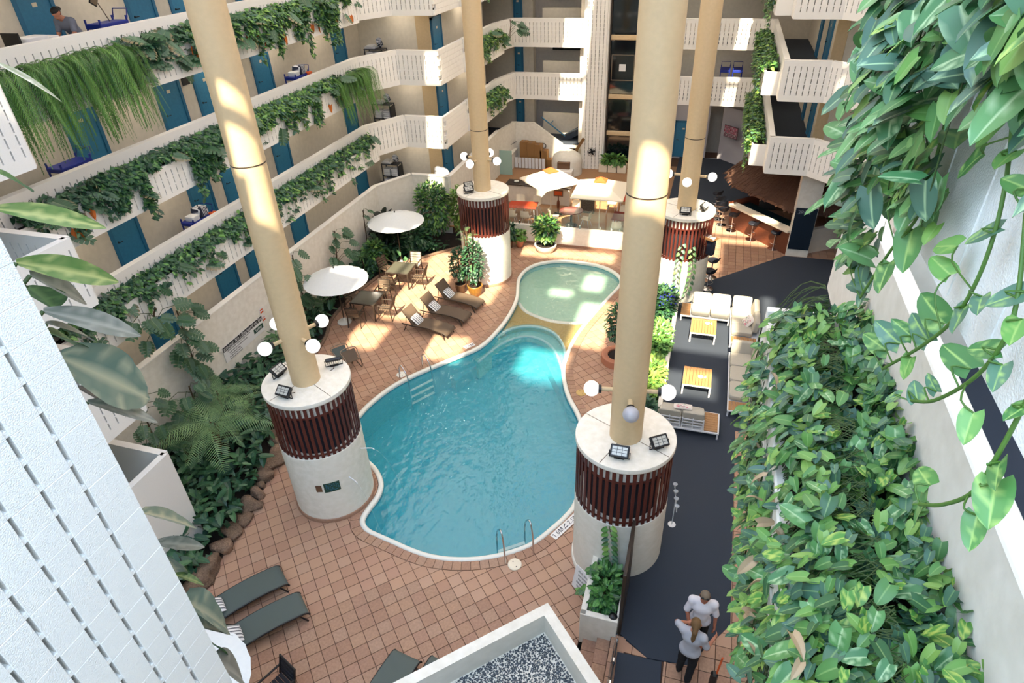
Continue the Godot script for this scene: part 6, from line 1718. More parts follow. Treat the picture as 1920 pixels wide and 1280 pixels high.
# ---------------------------------------------------------------- people
func sdf(g: G, bones: Array, k: float, cell: float) -> G: # smooth union of tapered capsules, meshed as surface nets
	var lo := Vector3.INF
	var hi := -Vector3.INF
	for b in bones:
		for e in [[b[0], b[2]], [b[1], b[3]]]:
			var r: float = e[1] + k + cell * 2
			lo = lo.min(e[0] - Vector3.ONE * r); hi = hi.max(e[0] + Vector3.ONE * r)
	var n := Vector3i(((hi - lo) / cell).ceil()) + Vector3i.ONE
	var f := PackedFloat32Array()
	f.resize(n.x * n.y * n.z); f.fill(1.0)
	for b in bones:
		var a: Vector3 = b[0]
		var d: Vector3 = b[1] - a
		var dd := maxf(d.length_squared(), 1e-9)
		var r0: float = b[2]
		var r1: float = b[3]
		var m := maxf(r0, r1) + k + cell * 1.5
		var i0 := Vector3i(((a.min(b[1]) - Vector3.ONE * m - lo) / cell).floor()).clamp(Vector3i.ZERO, n - Vector3i.ONE)
		var i1 := Vector3i(((a.max(b[1]) + Vector3.ONE * m - lo) / cell).ceil()).clamp(Vector3i.ZERO, n - Vector3i.ONE)
		for z in range(i0.z, i1.z + 1):
			for y in range(i0.y, i1.y + 1):
				var at := (z * n.y + y) * n.x
				for x in range(i0.x, i1.x + 1):
					var p := lo + Vector3(x, y, z) * cell
					var t := clampf((p - a).dot(d) / dd, 0.0, 1.0)
					var v := (p - a - d * t).length() - lerpf(r0, r1, t)
					var o := f[at + x]
					if absf(v - o) < k:
						var h := k - absf(v - o)
						f[at + x] = minf(v, o) - h * h * 0.25 / k
					elif v < o: f[at + x] = v
	var vid := {}
	var base := g.v.size()
	var pts := PackedVector3Array()
	var nor := PackedVector3Array()
	var off := [0, 1, n.x, n.x + 1, n.x * n.y, n.x * n.y + 1, n.x * n.y + n.x, n.x * n.y + n.x + 1]
	var edges := [[0, 1], [2, 3], [4, 5], [6, 7], [0, 2], [1, 3], [4, 6], [5, 7], [0, 4], [1, 5], [2, 6], [3, 7]]
	for z in n.z - 1:
		for y in n.y - 1:
			var at := (z * n.y + y) * n.x
			for x in n.x - 1:
				var i := at + x
				var s := 0
				for q in 8: if f[i + off[q]] < 0.0: s += 1
				if s == 0 or s == 8: continue
				var acc := Vector3.ZERO
				var c := 0
				for e in edges:
					var v0 := f[i + off[e[0]]]
					var v1 := f[i + off[e[1]]]
					if (v0 < 0.0) == (v1 < 0.0): continue
					var t := v0 / (v0 - v1)
					var p0 := Vector3(e[0] & 1, (e[0] >> 1) & 1, e[0] >> 2)
					var p1 := Vector3(e[1] & 1, (e[1] >> 1) & 1, e[1] >> 2)
					acc += p0.lerp(p1, t); c += 1
				vid[i] = pts.size()
				pts.append(lo + (Vector3(x, y, z) + acc / c) * cell)
				nor.append(Vector3(f[i + 1] - f[i] + f[i + off[7]] - f[i + off[6]], f[i + n.x] - f[i] + f[i + off[7]] - f[i + off[5]], f[i + off[4]] - f[i] + f[i + off[7]] - f[i + off[3]]))
	for i in pts.size(): g._p(pts[i], nor[i] if nor[i].length() > 1e-9 else Vector3.UP)
	var st := [1, n.x, n.x * n.y]
	for i in vid:
		for ax in 3:
			var u: int = st[(ax + 1) % 3]
			var w: int = st[(ax + 2) % 3]
			if (f[i] < 0.0) == (f[i + st[ax]] < 0.0): continue
			if not (vid.has(i - u) and vid.has(i - w) and vid.has(i - u - w)): continue
			var a: int = base + vid[i]
			var b: int = base + vid[i - u]
			var c: int = base + vid[i - u - w]
			var d: int = base + vid[i - w]
			if f[i] < 0.0: g.ix.append_array([a, c, b, a, d, c])
			else: g.ix.append_array([a, b, c, a, c, d])
	return g

func person(label: String, at: Vector3, turn: float, P: Dictionary, look: Dictionary) -> void: # faces its own +z
	var o := thing("person", label, "person", at, turn)
	var arm := []
	var body := []
	var torso := []
	torso.append([P.pelvis, P.waist, 0.135, 0.118]); torso.append([P.waist, P.chest, 0.118, 0.135])
	torso.append([P.chest + V(-0.06, 0, 0), P.chest + V(0.06, 0, 0), 0.125, 0.125])
	torso.append([P.pelvis + V(-0.07, -0.02, 0), P.pelvis + V(0.07, -0.02, 0), 0.115, 0.115])
	torso.append([P.sl, P.sr, 0.07, 0.07])
	var legs := []
	for s in ["l", "r"]:
		legs.append([P["h" + s], P["k" + s], 0.088, 0.062]); legs.append([P["k" + s], P["f" + s], 0.060, 0.042])
		arm.append([P["s" + s], P["e" + s], 0.052, 0.043]); arm.append([P["e" + s], P["w" + s], 0.041, 0.029])
	body.append_array(torso); body.append_array(arm); body.append_array(legs)
	body.append([P.chest + V(0, 0.08, 0), P.neck, 0.075, 0.055]); body.append([P.neck, P.head - V(0, 0.04, 0), 0.055, 0.055])
	for s in ["l", "r"]: body.append([P["f" + s], P["f" + s] + V(0, -0.03, 0.12), 0.042, 0.038])
	var g := sdf(G.new(), body, 0.035, 0.014)
	# head with brow, nose, jaw and ears, its own fine grid
	var hb: Basis = P.hb
	var c: Vector3 = P.head
	var H := [[V(0, 0.03, -0.015), V(0, 0.03, 0.01), 0.088, 0.086], [V(0, -0.02, 0.02), V(0, -0.075, 0.045), 0.070, 0.048], [V(0, 0.012, 0.088), V(0, -0.022, 0.108), 0.010, 0.015], [V(-0.035, 0.025, 0.078), V(0.035, 0.025, 0.078), 0.016, 0.016], [V(-0.02, -0.062, 0.085), V(0.02, -0.062, 0.085), 0.011, 0.011], [V(-0.086, 0.0, 0.0), V(-0.090, 0.03, -0.012), 0.012, 0.016], [V(0.086, 0.0, 0.0), V(0.090, 0.03, -0.012), 0.012, 0.016], [V(0, -0.09, 0.0), V(0, -0.14, -0.01), 0.052, 0.054]]
	var HB := []
	for b in H: HB.append([c + hb * b[0], c + hb * b[1], b[2], b[3]])
	sdf(g, HB, 0.02, 0.007)
	# hands: palm, four unequal bent fingers and a thumb from the side of the palm
	for s in ["l", "r"]:
		var w: Vector3 = P["w" + s]
		var d: Vector3 = (w - P["e" + s]).normalized()
		var sg := 1.0 if s == "l" else -1.0
		var side: Vector3 = d.cross(V(0, 0, 1)).normalized() if absf(d.z) < 0.9 else V(1, 0, 0)
		if side.dot(V(sg, 0, 0)) > 0: side = -side
		var pn := side.cross(d).normalized()
		var across := pn
		var F := [[w, w + d * 0.075, 0.027, 0.025], [w + d * 0.06 - across * 0.028, w + d * 0.06 + across * 0.028, 0.017, 0.017]]
		for k in 4:
			var root := w + d * 0.075 + across * (0.030 - 0.020 * k)
			var L: float = [0.066, 0.076, 0.070, 0.054][k]
			var m1 := root + d * L * 0.55 + side * 0.010
			F.append([root, m1, 0.0095, 0.009]); F.append([m1, m1 + d * L * 0.38 + side * L * 0.35, 0.009, 0.008])
		var tr := w + d * 0.025 + across * 0.028
		F.append([tr, tr + d * 0.035 + across * 0.018 + side * 0.012, 0.013, 0.011]); F.append([tr + d * 0.035 + across * 0.018 + side * 0.012, tr + d * 0.064 + across * 0.016 + side * 0.028, 0.011, 0.009])
		sdf(g, F, 0.008, 0.005)
	obj("body", g, look.skin, o)
	# clothes follow the body, a little larger
	var sh := []
	for b in torso: sh.append([b[0], b[1], b[2] + 0.016, b[3] + 0.018])
	for s in ["l", "r"]:
		var a: Vector3 = P["s" + s]
		var e: Vector3 = P["e" + s]
		sh.append([a, a.lerp(e, look.get("sleeve", 0.8)), 0.068, 0.066])
	obj("shirt", sdf(G.new(), sh, 0.04, 0.014), look.shirt, o)
	if look.has("collar"): obj("collar", G.new().tube(bez([P.neck + V(-0.07, -0.01, -0.02), P.neck + V(0, 0.012, -0.065), P.neck + V(0.07, -0.01, -0.02), P.neck + V(0.035, -0.08, 0.075), P.neck + V(-0.035, -0.08, 0.075), P.neck + V(-0.07, -0.01, -0.02)], 4), 0.014, 6), look.shirt, o)
	var tr2 := []
	for b in legs: tr2.append([b[0], b[1], b[2] + 0.016, b[3] + 0.022])
	tr2.append([P.pelvis + V(-0.07, -0.03, 0), P.pelvis + V(0.07, -0.03, 0), 0.128, 0.128])
	obj("trousers", sdf(G.new(), tr2, 0.03, 0.014), look.trousers, o)
	for s in ["l", "r"]:
		var fp: Vector3 = P["f" + s]
		obj("shoe", sdf(G.new(), [[fp + V(0, -0.035, -0.03), fp + V(0, -0.04, 0.16), 0.046, 0.040]], 0.01, 0.012), M.black_metal, o)
	# hair
	var hr := []
	for b in look.hair: hr.append([c + hb * b[0], c + hb * b[1], b[2], b[3]])
	obj("hair", sdf(G.new(), hr, 0.02, 0.008), look.hair_mat, o)
	var eye := G.new()
	for sx in [-1.0, 1.0]: eye.ball(c + hb * V(sx * 0.034, 0.008, 0.084), V(0.010, 0.006, 0.006), 6, 8)
	obj("eyes", eye, M.black_metal, o)
	obj("mouth", G.new().ball(c + hb * V(0, -0.062, 0.094), V(0.022, 0.004, 0.005), 5, 8), M.red_top, o)
	if look.has("glasses"):
		var gl := G.new()
		for sx in [-1.0, 1.0]: gl.ball(c + hb * V(sx * 0.042, 0.098, 0.066), V(0.034, 0.022, 0.012), 7, 12, hb * Basis(Vector3.RIGHT, -0.7))
		gl.tube([c + hb * V(-0.095, 0.04, -0.02), c + hb * V(-0.08, 0.09, 0.055), c + hb * V(0, 0.105, 0.072), c + hb * V(0.08, 0.09, 0.055), c + hb * V(0.095, 0.04, -0.02)], 0.007, 6)
		obj("sunglasses", gl, M.black_metal, o)

func people() -> void:
	var short := [[V(0, 0.055, -0.025), V(0, 0.06, 0.005), 0.088, 0.082], [V(0, 0.0, -0.04), V(0, -0.05, -0.045), 0.080, 0.055]]
	person("person in a white shirt with sunglasses on grey hair, facing the viewer", V(1.02, LOUNGE + 0.012, -7.78), 0.0,
		{pelvis = V(0, 0.93, 0), waist = V(0, 1.08, 0.015), chest = V(0, 1.30, 0.0), sl = V(0.19, 1.41, -0.01), sr = V(-0.19, 1.41, -0.01), el = V(0.26, 1.13, 0.0), er = V(-0.27, 1.15, 0.03), wl = V(0.27, 0.89, 0.08), wr = V(-0.20, 0.97, 0.20), hl = V(0.09, 0.90, 0), hr = V(-0.09, 0.90, 0), kl = V(0.10, 0.50, 0.02), kr = V(-0.11, 0.50, 0.04), fl = V(0.11, 0.085, -0.03), fr = V(-0.13, 0.085, 0.0), neck = V(0, 1.49, 0.0), head = V(0, 1.63, 0.04), hb = Basis.from_euler(V(0.28, 0.0, 0))},
		{skin = M.skin_tan, shirt = M.shirt_white, trousers = M.trousers, hair = short, hair_mat = M.hair_grey, glasses = true, collar = true, sleeve = 0.95})
	var tail := [[V(0, 0.05, -0.02), V(0, 0.055, 0.01), 0.093, 0.086], [V(0, 0.02, -0.05), V(0, -0.03, -0.055), 0.078, 0.06], [V(0, 0.03, -0.11), V(0.01, -0.04, -0.15), 0.035, 0.045], [V(0.01, -0.04, -0.15), V(0.02, -0.20, -0.15), 0.045, 0.035], [V(0.02, -0.20, -0.15), V(0.02, -0.30, -0.13), 0.035, 0.018]]
	person("person with a blonde ponytail in a grey shirt, seen from behind, elbow raised", V(0.88, LOUNGE + 0.012, -7.12), PI - 0.25,
		{pelvis = V(0, 0.90, 0), waist = V(0, 1.05, 0.02), chest = V(0, 1.25, 0.03), sl = V(0.17, 1.35, 0.02), sr = V(-0.17, 1.35, 0.02), el = V(0.33, 1.32, 0.12), er = V(-0.27, 1.10, 0.03), wl = V(0.16, 1.24, 0.26), wr = V(-0.33, 1.12, 0.26), hl = V(0.085, 0.87, 0), hr = V(-0.085, 0.87, 0), kl = V(0.11, 0.48, 0.05), kr = V(-0.09, 0.48, 0.02), fl = V(0.13, 0.085, 0.05), fr = V(-0.08, 0.085, -0.10), neck = V(0, 1.43, 0.035), head = V(0, 1.555, 0.07), hb = Basis.from_euler(V(0.15, 0.25, 0))},
		{skin = M.skin, shirt = M.shirt_grey, trousers = M.trousers, hair = tail, hair_mat = M.hair_blonde, sleeve = 0.85})
	var bun := [[V(0, 0.05, -0.02), V(0, 0.055, 0.01), 0.093, 0.086], [V(0, 0.02, -0.05), V(0, -0.03, -0.05), 0.078, 0.055], [V(0, 0.05, -0.12), V(0, 0.03, -0.14), 0.045, 0.045]]
	person("person in a grey tunic bending forward before a blue gallery door", V(-14.75, floor_of(4), -12.95), 0.12,
		{pelvis = V(0, 0.92, -0.08), waist = V(0, 1.06, 0.0), chest = V(0, 1.22, 0.12), sl = V(0.18, 1.29, 0.18), sr = V(-0.18, 1.29, 0.18), el = V(0.21, 1.05, 0.25), er = V(-0.21, 1.05, 0.25), wl = V(0.17, 0.90, 0.42), wr = V(-0.17, 0.90, 0.42), hl = V(0.09, 0.89, -0.08), hr = V(-0.09, 0.89, -0.08), kl = V(0.10, 0.50, -0.03), kr = V(-0.10, 0.50, -0.02), fl = V(0.10, 0.085, -0.1), fr = V(-0.10, 0.085, -0.06), neck = V(0, 1.37, 0.24), head = V(0, 1.47, 0.33), hb = Basis.from_euler(V(0.45, 0, 0))},
		{skin = M.skin, shirt = M.tunic_grey, trousers = M.trousers, hair = bun, hair_mat = M.hair_dark, sleeve = 0.75})

# ---------------------------------------------------------------- plants
func lin(r: float, g: float, b: float) -> Color: return Color(r, g, b)
var GREENS := [Color(0.035, 0.115, 0.040), Color(0.055, 0.165, 0.045), Color(0.085, 0.22, 0.055), Color(0.13, 0.30, 0.07), Color(0.075, 0.165, 0.10), Color(0.05, 0.13, 0.085), Color(0.20, 0.36, 0.08)]
var DARKS := [Color(0.020, 0.075, 0.038), Color(0.028, 0.095, 0.045), Color(0.040, 0.12, 0.055), Color(0.055, 0.15, 0.06), Color(0.03, 0.085, 0.055)]

func heart(L: float, W: float, c: Color, vein: Color, fold := 0.25, droop := 0.18, rows := 6, speck := 0.0) -> ArrayMesh: # stalk end at the origin, tip along +z, face up
	var P := []
	var cs := []
	var ts := [-1.0, -0.62, -0.14, 0.0, 0.14, 0.62, 1.0]
	for i in rows + 1:
		var s := float(i) / rows
		var w := W * 0.5 * 1.55 * pow(1.0 - s, 0.72) * pow(s + 0.10, 0.42)
		var row := PackedVector3Array()
		for t in ts:
			row.append(V(t * w, fold * absf(t) * w - droop * L * s * s + 0.02 * L * sin(s * 9.0) * absf(t), L * s - 0.16 * L * absf(t) * (1.0 - s) * (1.0 - s)))
			var k: Color = vein if absf(t) < 0.1 else c * (1.0 if absf(t) < 0.8 else 0.88)
			if speck > 0.0 and rng.randf() < speck: k = c.lerp(vein, rr(0.4, 1.0))
			cs.append(k)
		P.append(row)
	var g := G.new()
	g.grid(P)
	for i in cs.size(): g.c[i] = cs[i]
	return g.mesh()

func monstera(L: float, W: float, c: Color, edge: Color) -> ArrayMesh: # split leaf, stalk at the origin, tip along +z
	var g := G.new()
	for sx in [-1.0, 1.0]:
		for k in 6:
			var s0 := -0.10 + k * 0.17
			var s1 := s0 + 0.152
			var w: float = W * 0.5 * [0.75, 0.98, 1.0, 0.92, 0.72, 0.42][k]
			var dip := -0.22
			var b0 := V(0, 0, maxf(s0, 0.0) * L)
			var b1 := V(0, 0, minf(s1 + 0.02, 1.0) * L)
			var m0 := V(sx * w * 0.55, w * 0.16, (s0 + 0.06) * L)
			var m1 := V(sx * w * 0.55, w * 0.16, (s1 + 0.07) * L)
			var e0 := V(sx * w, w * dip * 0.3, (s0 + 0.10) * L)
			var e1 := V(sx * w * 0.94, w * dip * 0.3, (s1 + 0.08) * L)
			g.col = c
			g.face([b0, m0, m1, b1], V(-sx * 0.2, 1, 0))
			g.face([m0, e0, e1, m1], V(sx * 0.2, 1, 0))
			g.c[g.c.size() - 3] = edge; g.c[g.c.size() - 2] = edge
	g.col = c.lerp(Color(0.3, 0.4, 0.2), 0.4)
	g.face([V(-0.006, 0.003, 0), V(0.006, 0.003, 0), V(0.002, 0.0, L), V(-0.002, 0.0, L)], Vector3.UP)
	return g.mesh()

func frond(L: float, W: float, n: int, c: Color, arch: float, narrow := 0.5, tip := Color(0, 0, 0, 0)) -> ArrayMesh: # feather leaf from the origin, first up and along +z, then drooping by arch
	var g := G.new()
	var p := V(0, 0, 0)
	var a := 0.9 # climb angle
	var prev := p
	for i in n:
		var s := float(i) / n
		a = 0.9 - arch * (pow(s, 0.8) if narrow < 0.5 else minf(1.0, s * 2.8))
		var f := V(0, sin(a), cos(a))
		prev = p
		p += f * L / n
		var up := V(0, cos(a), -sin(a))
		g.col = (c * rr(0.85, 1.15)).lerp(tip, s * s * 0.8) if tip.a > 0 else c * rr(0.85, 1.15)
		var w := W * (sin(PI * pow(s * 0.93 + 0.05, 0.7)) * 0.85 + 0.1)
		var h := L / n * narrow
		for sx in [-1.0, 1.0]:
			var e := p + V(sx * w, 0, 0) + f * w * 0.45 - up * w * 0.25
			g.face([prev, prev + f * h, e + f * h * 0.3, e], up)
		g.col = c * 0.8
		g.face([prev - V(0.004, 0, 0), prev + V(0.004, 0, 0), p + V(0.004, 0, 0), p - V(0.004, 0, 0)], up)
	return g.mesh()

func blade_leaf(L: float, W: float, c: Color, vein: Color, droop: float, slits := false) -> ArrayMesh: # long pointed leaf
	var g := G.new()
	var P := []
	var cs := []
	for i in 15:
		var s := i / 14.0
		var w := W * 0.5 * pow(sin(PI * clampf(s * 0.94 + 0.05, 0.0, 1.0)), 0.8)
		var row := PackedVector3Array()
		for j in 7:
			var t := j / 3.0 - 1.0
			row.append(V(t * w, 0.30 * absf(t) * w - droop * L * s * s, L * s - (0.03 * L if slits and i % 4 == 2 and absf(t) > 0.9 else 0.0)))
			var k: Color = vein if absf(t) < 0.1 else c.lerp(vein, 0.75 if rng.randf() < 0.22 else rr(0.0, 0.25))
			cs.append(k)
		P.append(row)
	g.grid(P)
	for i in cs.size(): g.c[i] = cs[i]
	return g.mesh()

func toward(p: Vector3, d: Vector3, up: Vector3, roll := 0.0) -> Transform3D: # +z along d, +y near up
	var z := d.normalized()
	var x := up.cross(z)
	if x.length() < 0.01: x = V(1, 0, 0)
	x = x.normalized()
	var b := Basis(x, z.cross(x), z)
	return Transform3D(b * Basis(Vector3.BACK, roll), p)

var LF := {}
func leaf_stock() -> void:
	LF.small = []
	for k in 3: LF.small.append(heart(0.125, 0.10, Color(1, 1, 1), Color(1.35, 1.3, 1.1), 0.25, [0.1, 0.25, 0.35][k], 4))
	LF.heart = []
	for c in GREENS:
		for k in 2: LF.heart.append(heart(0.15, 0.135 if k else 0.115, c, c.lerp(Color(0.30, 0.46, 0.16), 0.55), 0.16 if k else 0.26, 0.10 + 0.14 * k, 6, 0.0))
	for k in 2: LF.heart.append(heart(0.15, 0.12, Color(0.09, 0.26, 0.05), Color(0.45, 0.55, 0.12), 0.25, 0.15, 6, 0.3))
	LF.arrow = []
	for c in [Color(0.10, 0.26, 0.08), Color(0.06, 0.19, 0.07), Color(0.16, 0.34, 0.12), Color(0.08, 0.17, 0.11)]: LF.arrow.append(heart(0.20, 0.165, c, Color(0.40, 0.55, 0.30), 0.22, 0.16, 7, 0.12))
	LF.dry = heart(0.14, 0.09, Color(0.42, 0.30, 0.18), Color(0.36, 0.24, 0.14), 0.6, 0.5, 5)
	LF.monstera = []
	for c in [[Color(0.035, 0.10, 0.045), Color(0.045, 0.12, 0.05)], [Color(0.06, 0.13, 0.075), Color(0.08, 0.16, 0.09)], [Color(0.07, 0.15, 0.09), Color(0.30, 0.22, 0.12)]]: LF.monstera.append(monstera(0.46, 0.42, c[0], c[1]))
	LF.fern = []
	for k in 3: LF.fern.append(frond(1.0, 0.055, 34, [Color(0.075, 0.20, 0.035), Color(0.05, 0.15, 0.03), Color(0.11, 0.26, 0.045)][k], [2.35, 2.5, 2.2][k], 0.55))
	LF.palm = []
	for k in 3: LF.palm.append(frond(1.0, 0.20, 30, [Color(0.17, 0.30, 0.13), Color(0.13, 0.25, 0.11), Color(0.20, 0.34, 0.14)][k], [1.5, 1.9, 2.3][k], 0.38))
	LF.strap = []
	for k in 2: LF.strap.append(blade_leaf(0.5, 0.035, [Color(0.05, 0.14, 0.05), Color(0.08, 0.2, 0.06)][k], Color(0.12, 0.24, 0.08), 0.35))
	LF.broad = []
	for c in DARKS: LF.broad.append(heart(0.30, 0.20, c, c.lerp(Color(0.16, 0.28, 0.12), 0.3), 0.3, 0.25, 5))

func trailing(label: String, a: Vector2, z: Vector2, level: int, out: Vector2, n: int, drop: float, pal: Array, monst := 0, row_only := false, dry := 0) -> Node3D:
	# foliage of one trough stretch: a mound over the trough and strands down its face
	var yt := top_of(level) - 0.52
	var o := thing("trailing_plants", label, "plant", V(a.x, yt, a.y), 0.0, "")
	var xs := []
	var cols := []
	var L := a.distance_to(z)
	var strands := []
	for k in int(L * 5.5): strands.append([rng.randf(), pow(rng.randf(), 1.6) * drop])
	for i in n:
		var s := rng.randf()
		var w := rng.randf()
		var y := 0.0
		var of := 0.0
		if w < (0.75 if row_only else 0.45):
			of = rr(0.05, 0.58); y = 0.05 + 0.22 * sin(PI * of / 0.6) * rng.randf() + rr(-0.02, 0.08)
		else:
			var st: Array = strands[rng.randi_range(0, strands.size() - 1)]
			s = clampf(st[0] + rr(-0.12, 0.12) / L, 0.0, 1.0)
			of = 0.60 + rr(0.0, 0.10)
			y = 0.10 - rng.randf() * st[1]
		var p2 := a.lerp(z, s) + out * of
		var p := V(p2.x - a.x, y, p2.y - a.y)
		var d := V(out.x * rr(0.1, 1.0) + rr(-0.8, 0.8), rr(-0.9, 0.25), out.y * rr(0.1, 1.0) + rr(-0.8, 0.8))
		var sc := rr(0.75, 1.35)
		var t := toward(p, d, V(out.x, 1.0, out.y))
		xs.append(Transform3D(t.basis.scaled_local(Vector3.ONE * sc), t.origin))
		var c: Color = pal[rng.randi_range(0, pal.size() - 1)]
		cols.append(c * rr(0.8, 1.25))
	for k in 3:
		var part := []
		var pc := []
		for i in range(k, xs.size(), 3): part.append(xs[i]); pc.append(cols[i])
		multi("foliage", LF.small[k], M.leaf, part, o, pc)
	var stems := G.new()
	for st in strands:
		var p2 := a.lerp(z, st[0]) + out * 0.62
		stems.tube([V(p2.x - a.x - out.x * 0.3, 0.02, p2.y - a.y - out.y * 0.3), V(p2.x - a.x, 0.08, p2.y - a.y), V(p2.x - a.x + rr(-0.05, 0.05), 0.05 - st[1], p2.y - a.y + rr(-0.05, 0.05))], 0.005, 4)
	stuff(obj("stems", stems, M.stem, o))
	for k in monst: add_monstera(o, a, a.lerp(z, (k + rr(0.2, 0.8)) / monst) + out * rr(0.3, 0.7), rr(-0.55, 0.35), out)
	for k in dry:
		var p2 := a.lerp(z, rng.randf()) + out * 0.66
		var q := obj("dry_leaf", LF.dry, mat("dry_orange", Color(0.72, 0.38, 0.12), 0.8) if not M.has("dry_orange") else M.dry_orange, o)
		q.transform = Transform3D(Basis.from_euler(V(rr(0.5, 1.5), rr(0, 6), 0)).scaled(Vector3.ONE * 1.8), V(p2.x - a.x, rr(-0.6, -0.1), p2.y - a.y))
	return o

func add_monstera(o: Node3D, a: Vector2, p2: Vector2, y: float, out: Vector2, size := 1.0) -> void:
	var d := V(out.x * rr(0.3, 1.0) + rr(-0.7, 0.7), rr(-0.9, -0.1), out.y * rr(0.3, 1.0) + rr(-0.7, 0.7))
	var q := obj("split_leaf", LF.monstera[rng.randi_range(0, 2)], M.leaf, o)
	var t := toward(V(p2.x - a.x, y, p2.y - a.y), d, V(out.x * 0.8, 1, out.y * 0.8))
	q.transform = Transform3D(t.basis.scaled_local(Vector3.ONE * size * rr(0.8, 1.3)), t.origin)
	obj("stalk", G.new().tube([V((p2 - a).x - out.x * 0.35, minf(y, 0.0) + 0.02, (p2 - a).y - out.y * 0.35), V((p2 - a).x - out.x * 0.12, y + 0.06, (p2 - a).y - out.y * 0.12), t.origin], 0.008, 5), M.stem, o)

func fern(label: String, a: Vector2, z: Vector2, level: int, out: Vector2, n: int, len0: float, len1: float) -> void:
	var yt := top_of(level) - 0.50
	var o := thing("hanging_fern", label, "fern", V(a.x, yt, a.y), 0.0, "")
	for i in n:
		var p2 := a.lerp(z, rng.randf()) + out * rr(0.15, 0.5) - a
		var L := rr(len0, len1)
		var q := obj("frond", LF.fern[rng.randi_range(0, 2)], M.leaf, o)
		var ang := atan2(out.x, out.y) + rr(-0.55, 0.55)
		q.transform = Transform3D(Basis(Vector3.UP, ang) * Basis.from_scale(V(rr(0.9, 1.5), L, L)), V(p2.x, rr(0.0, 0.12), p2.y))
	for i in int(n * 0.25): # short upright ones
		var p2 := a.lerp(z, rng.randf()) + out * rr(0.05, 0.4) - a
		var q := obj("frond", LF.fern[rng.randi_range(0, 2)], M.leaf, o)
		var L := rr(0.45, 0.8)
		q.transform = Transform3D(Basis(Vector3.UP, rr(0, TAU)) * Basis.from_scale(V(1.2, L, L * 0.8)), V(p2.x, 0.02, p2.y))

func climber(label: String, foot: Vector3, out: Vector3, height: float, n: int, size: float, spread := 0.45) -> void: # split-leaf climber up a wall
	var o := thing("climbing_monstera", label, "plant", foot)
	var path := bez([V(0, 0, 0), V(rr(-0.1, 0.1), height * 0.4, 0) + out * 0.06, V(0, height * 0.75, 0) + out * 0.1, V(rr(-0.1, 0.1), height, 0) + out * 0.2], 4)
	obj("stem", G.new().tube(path, 0.022, 6), M.stem_brown, o)
	var side := out.cross(Vector3.UP)
	for i in n:
		var y := height * (0.25 + 0.78 * (i + rng.randf()) / n)
		var sd := rr(-1.0, 1.0) * spread
		var p := V(0, y, 0) + side * sd + out * rr(0.15, 0.5)
		var q := obj("split_leaf", LF.monstera[rng.randi_range(0, 1)], M.leaf, o)
		var t := toward(p, out * rr(0.3, 0.8) + side * (sd * 1.2 + rr(-0.3, 0.3)) + V(0, rr(-0.9, -0.2), 0), out + Vector3.UP)
		q.transform = Transform3D(t.basis.scaled_local(Vector3.ONE * size * rr(0.75, 1.2)), p)
		obj("stalk", G.new().tube([V(0, y - 0.15, 0) + out * 0.08, (V(0, y, 0) + p) * 0.5 + V(0, 0.05, 0), p], 0.009, 5), M.stem, o)

func palm(label: String, at: Vector3, n: int, L: float, trunk: float, ratio := 1.0) -> void:
	var o := thing("palm", label, "palm", at)
	var st := G.new()
	for k in 5: st.tube([V(rr(-0.15, 0.15), 0, rr(-0.15, 0.15)), V(rr(-0.2, 0.2), trunk, rr(-0.2, 0.2))], 0.025, 6)
	obj("canes", st, M.stem_brown, o)
	for k in n:
		var q := obj("frond", LF.palm[k % 3], M.leaf, o)
		var l := L * rr(0.75, 1.15)
		q.transform = Transform3D(Basis(Vector3.UP, TAU * k / n + rr(-0.3, 0.3)) * Basis.from_scale(V(l * ratio, l * rr(0.7, 1.0), l)), V(rr(-0.15, 0.15), trunk * rr(0.8, 1.0), rr(-0.15, 0.15)))

func bush(called: String, label: String, at: Vector3, r: Vector3, n: int, pal: Array, mesh_list: Array, sc: float, stem_h := 0.0, parent_pot := "") -> Node3D:
	var o := thing(called, label, "plant", at)
	var st := G.new()
	for k in 6:
		var d := V(rr(-1, 1) * r.x * 0.6, stem_h + r.y * rr(0.8, 1.5), rr(-1, 1) * r.z * 0.6)
		st.tube([V(rr(-0.05, 0.05), 0, rr(-0.05, 0.05)), d * 0.5 + V(0, 0.05, 0), d], 0.012, 5)
	obj("stems", st, M.stem_brown, o)
	var xs := []
	var cols := []
	for i in n:
		var u := V(rr(-1, 1), rr(-1, 1), rr(-1, 1))
		if u.length() > 1.0: u = u.normalized() * rr(0.6, 1.0)
		var p := V(0, stem_h + r.y, 0) + u * r
		var t := toward(p, u + V(rr(-0.5, 0.5), rr(-0.6, 0.3), rr(-0.5, 0.5)), V(u.x * 0.5, 1, u.z * 0.5))
		xs.append(Transform3D(t.basis.scaled_local(Vector3.ONE * sc * rr(0.7, 1.3)), p))
		cols.append(pal[rng.randi_range(0, pal.size() - 1)] * rr(0.8, 1.25))
	var k := mesh_list.size()
	for j in k:
		var a := []
		var b := []
		for i in range(j, n, k): a.append(xs[i]); b.append(cols[i])
		multi("leaves", mesh_list[j], M.leaf, a, o, b)
	return o

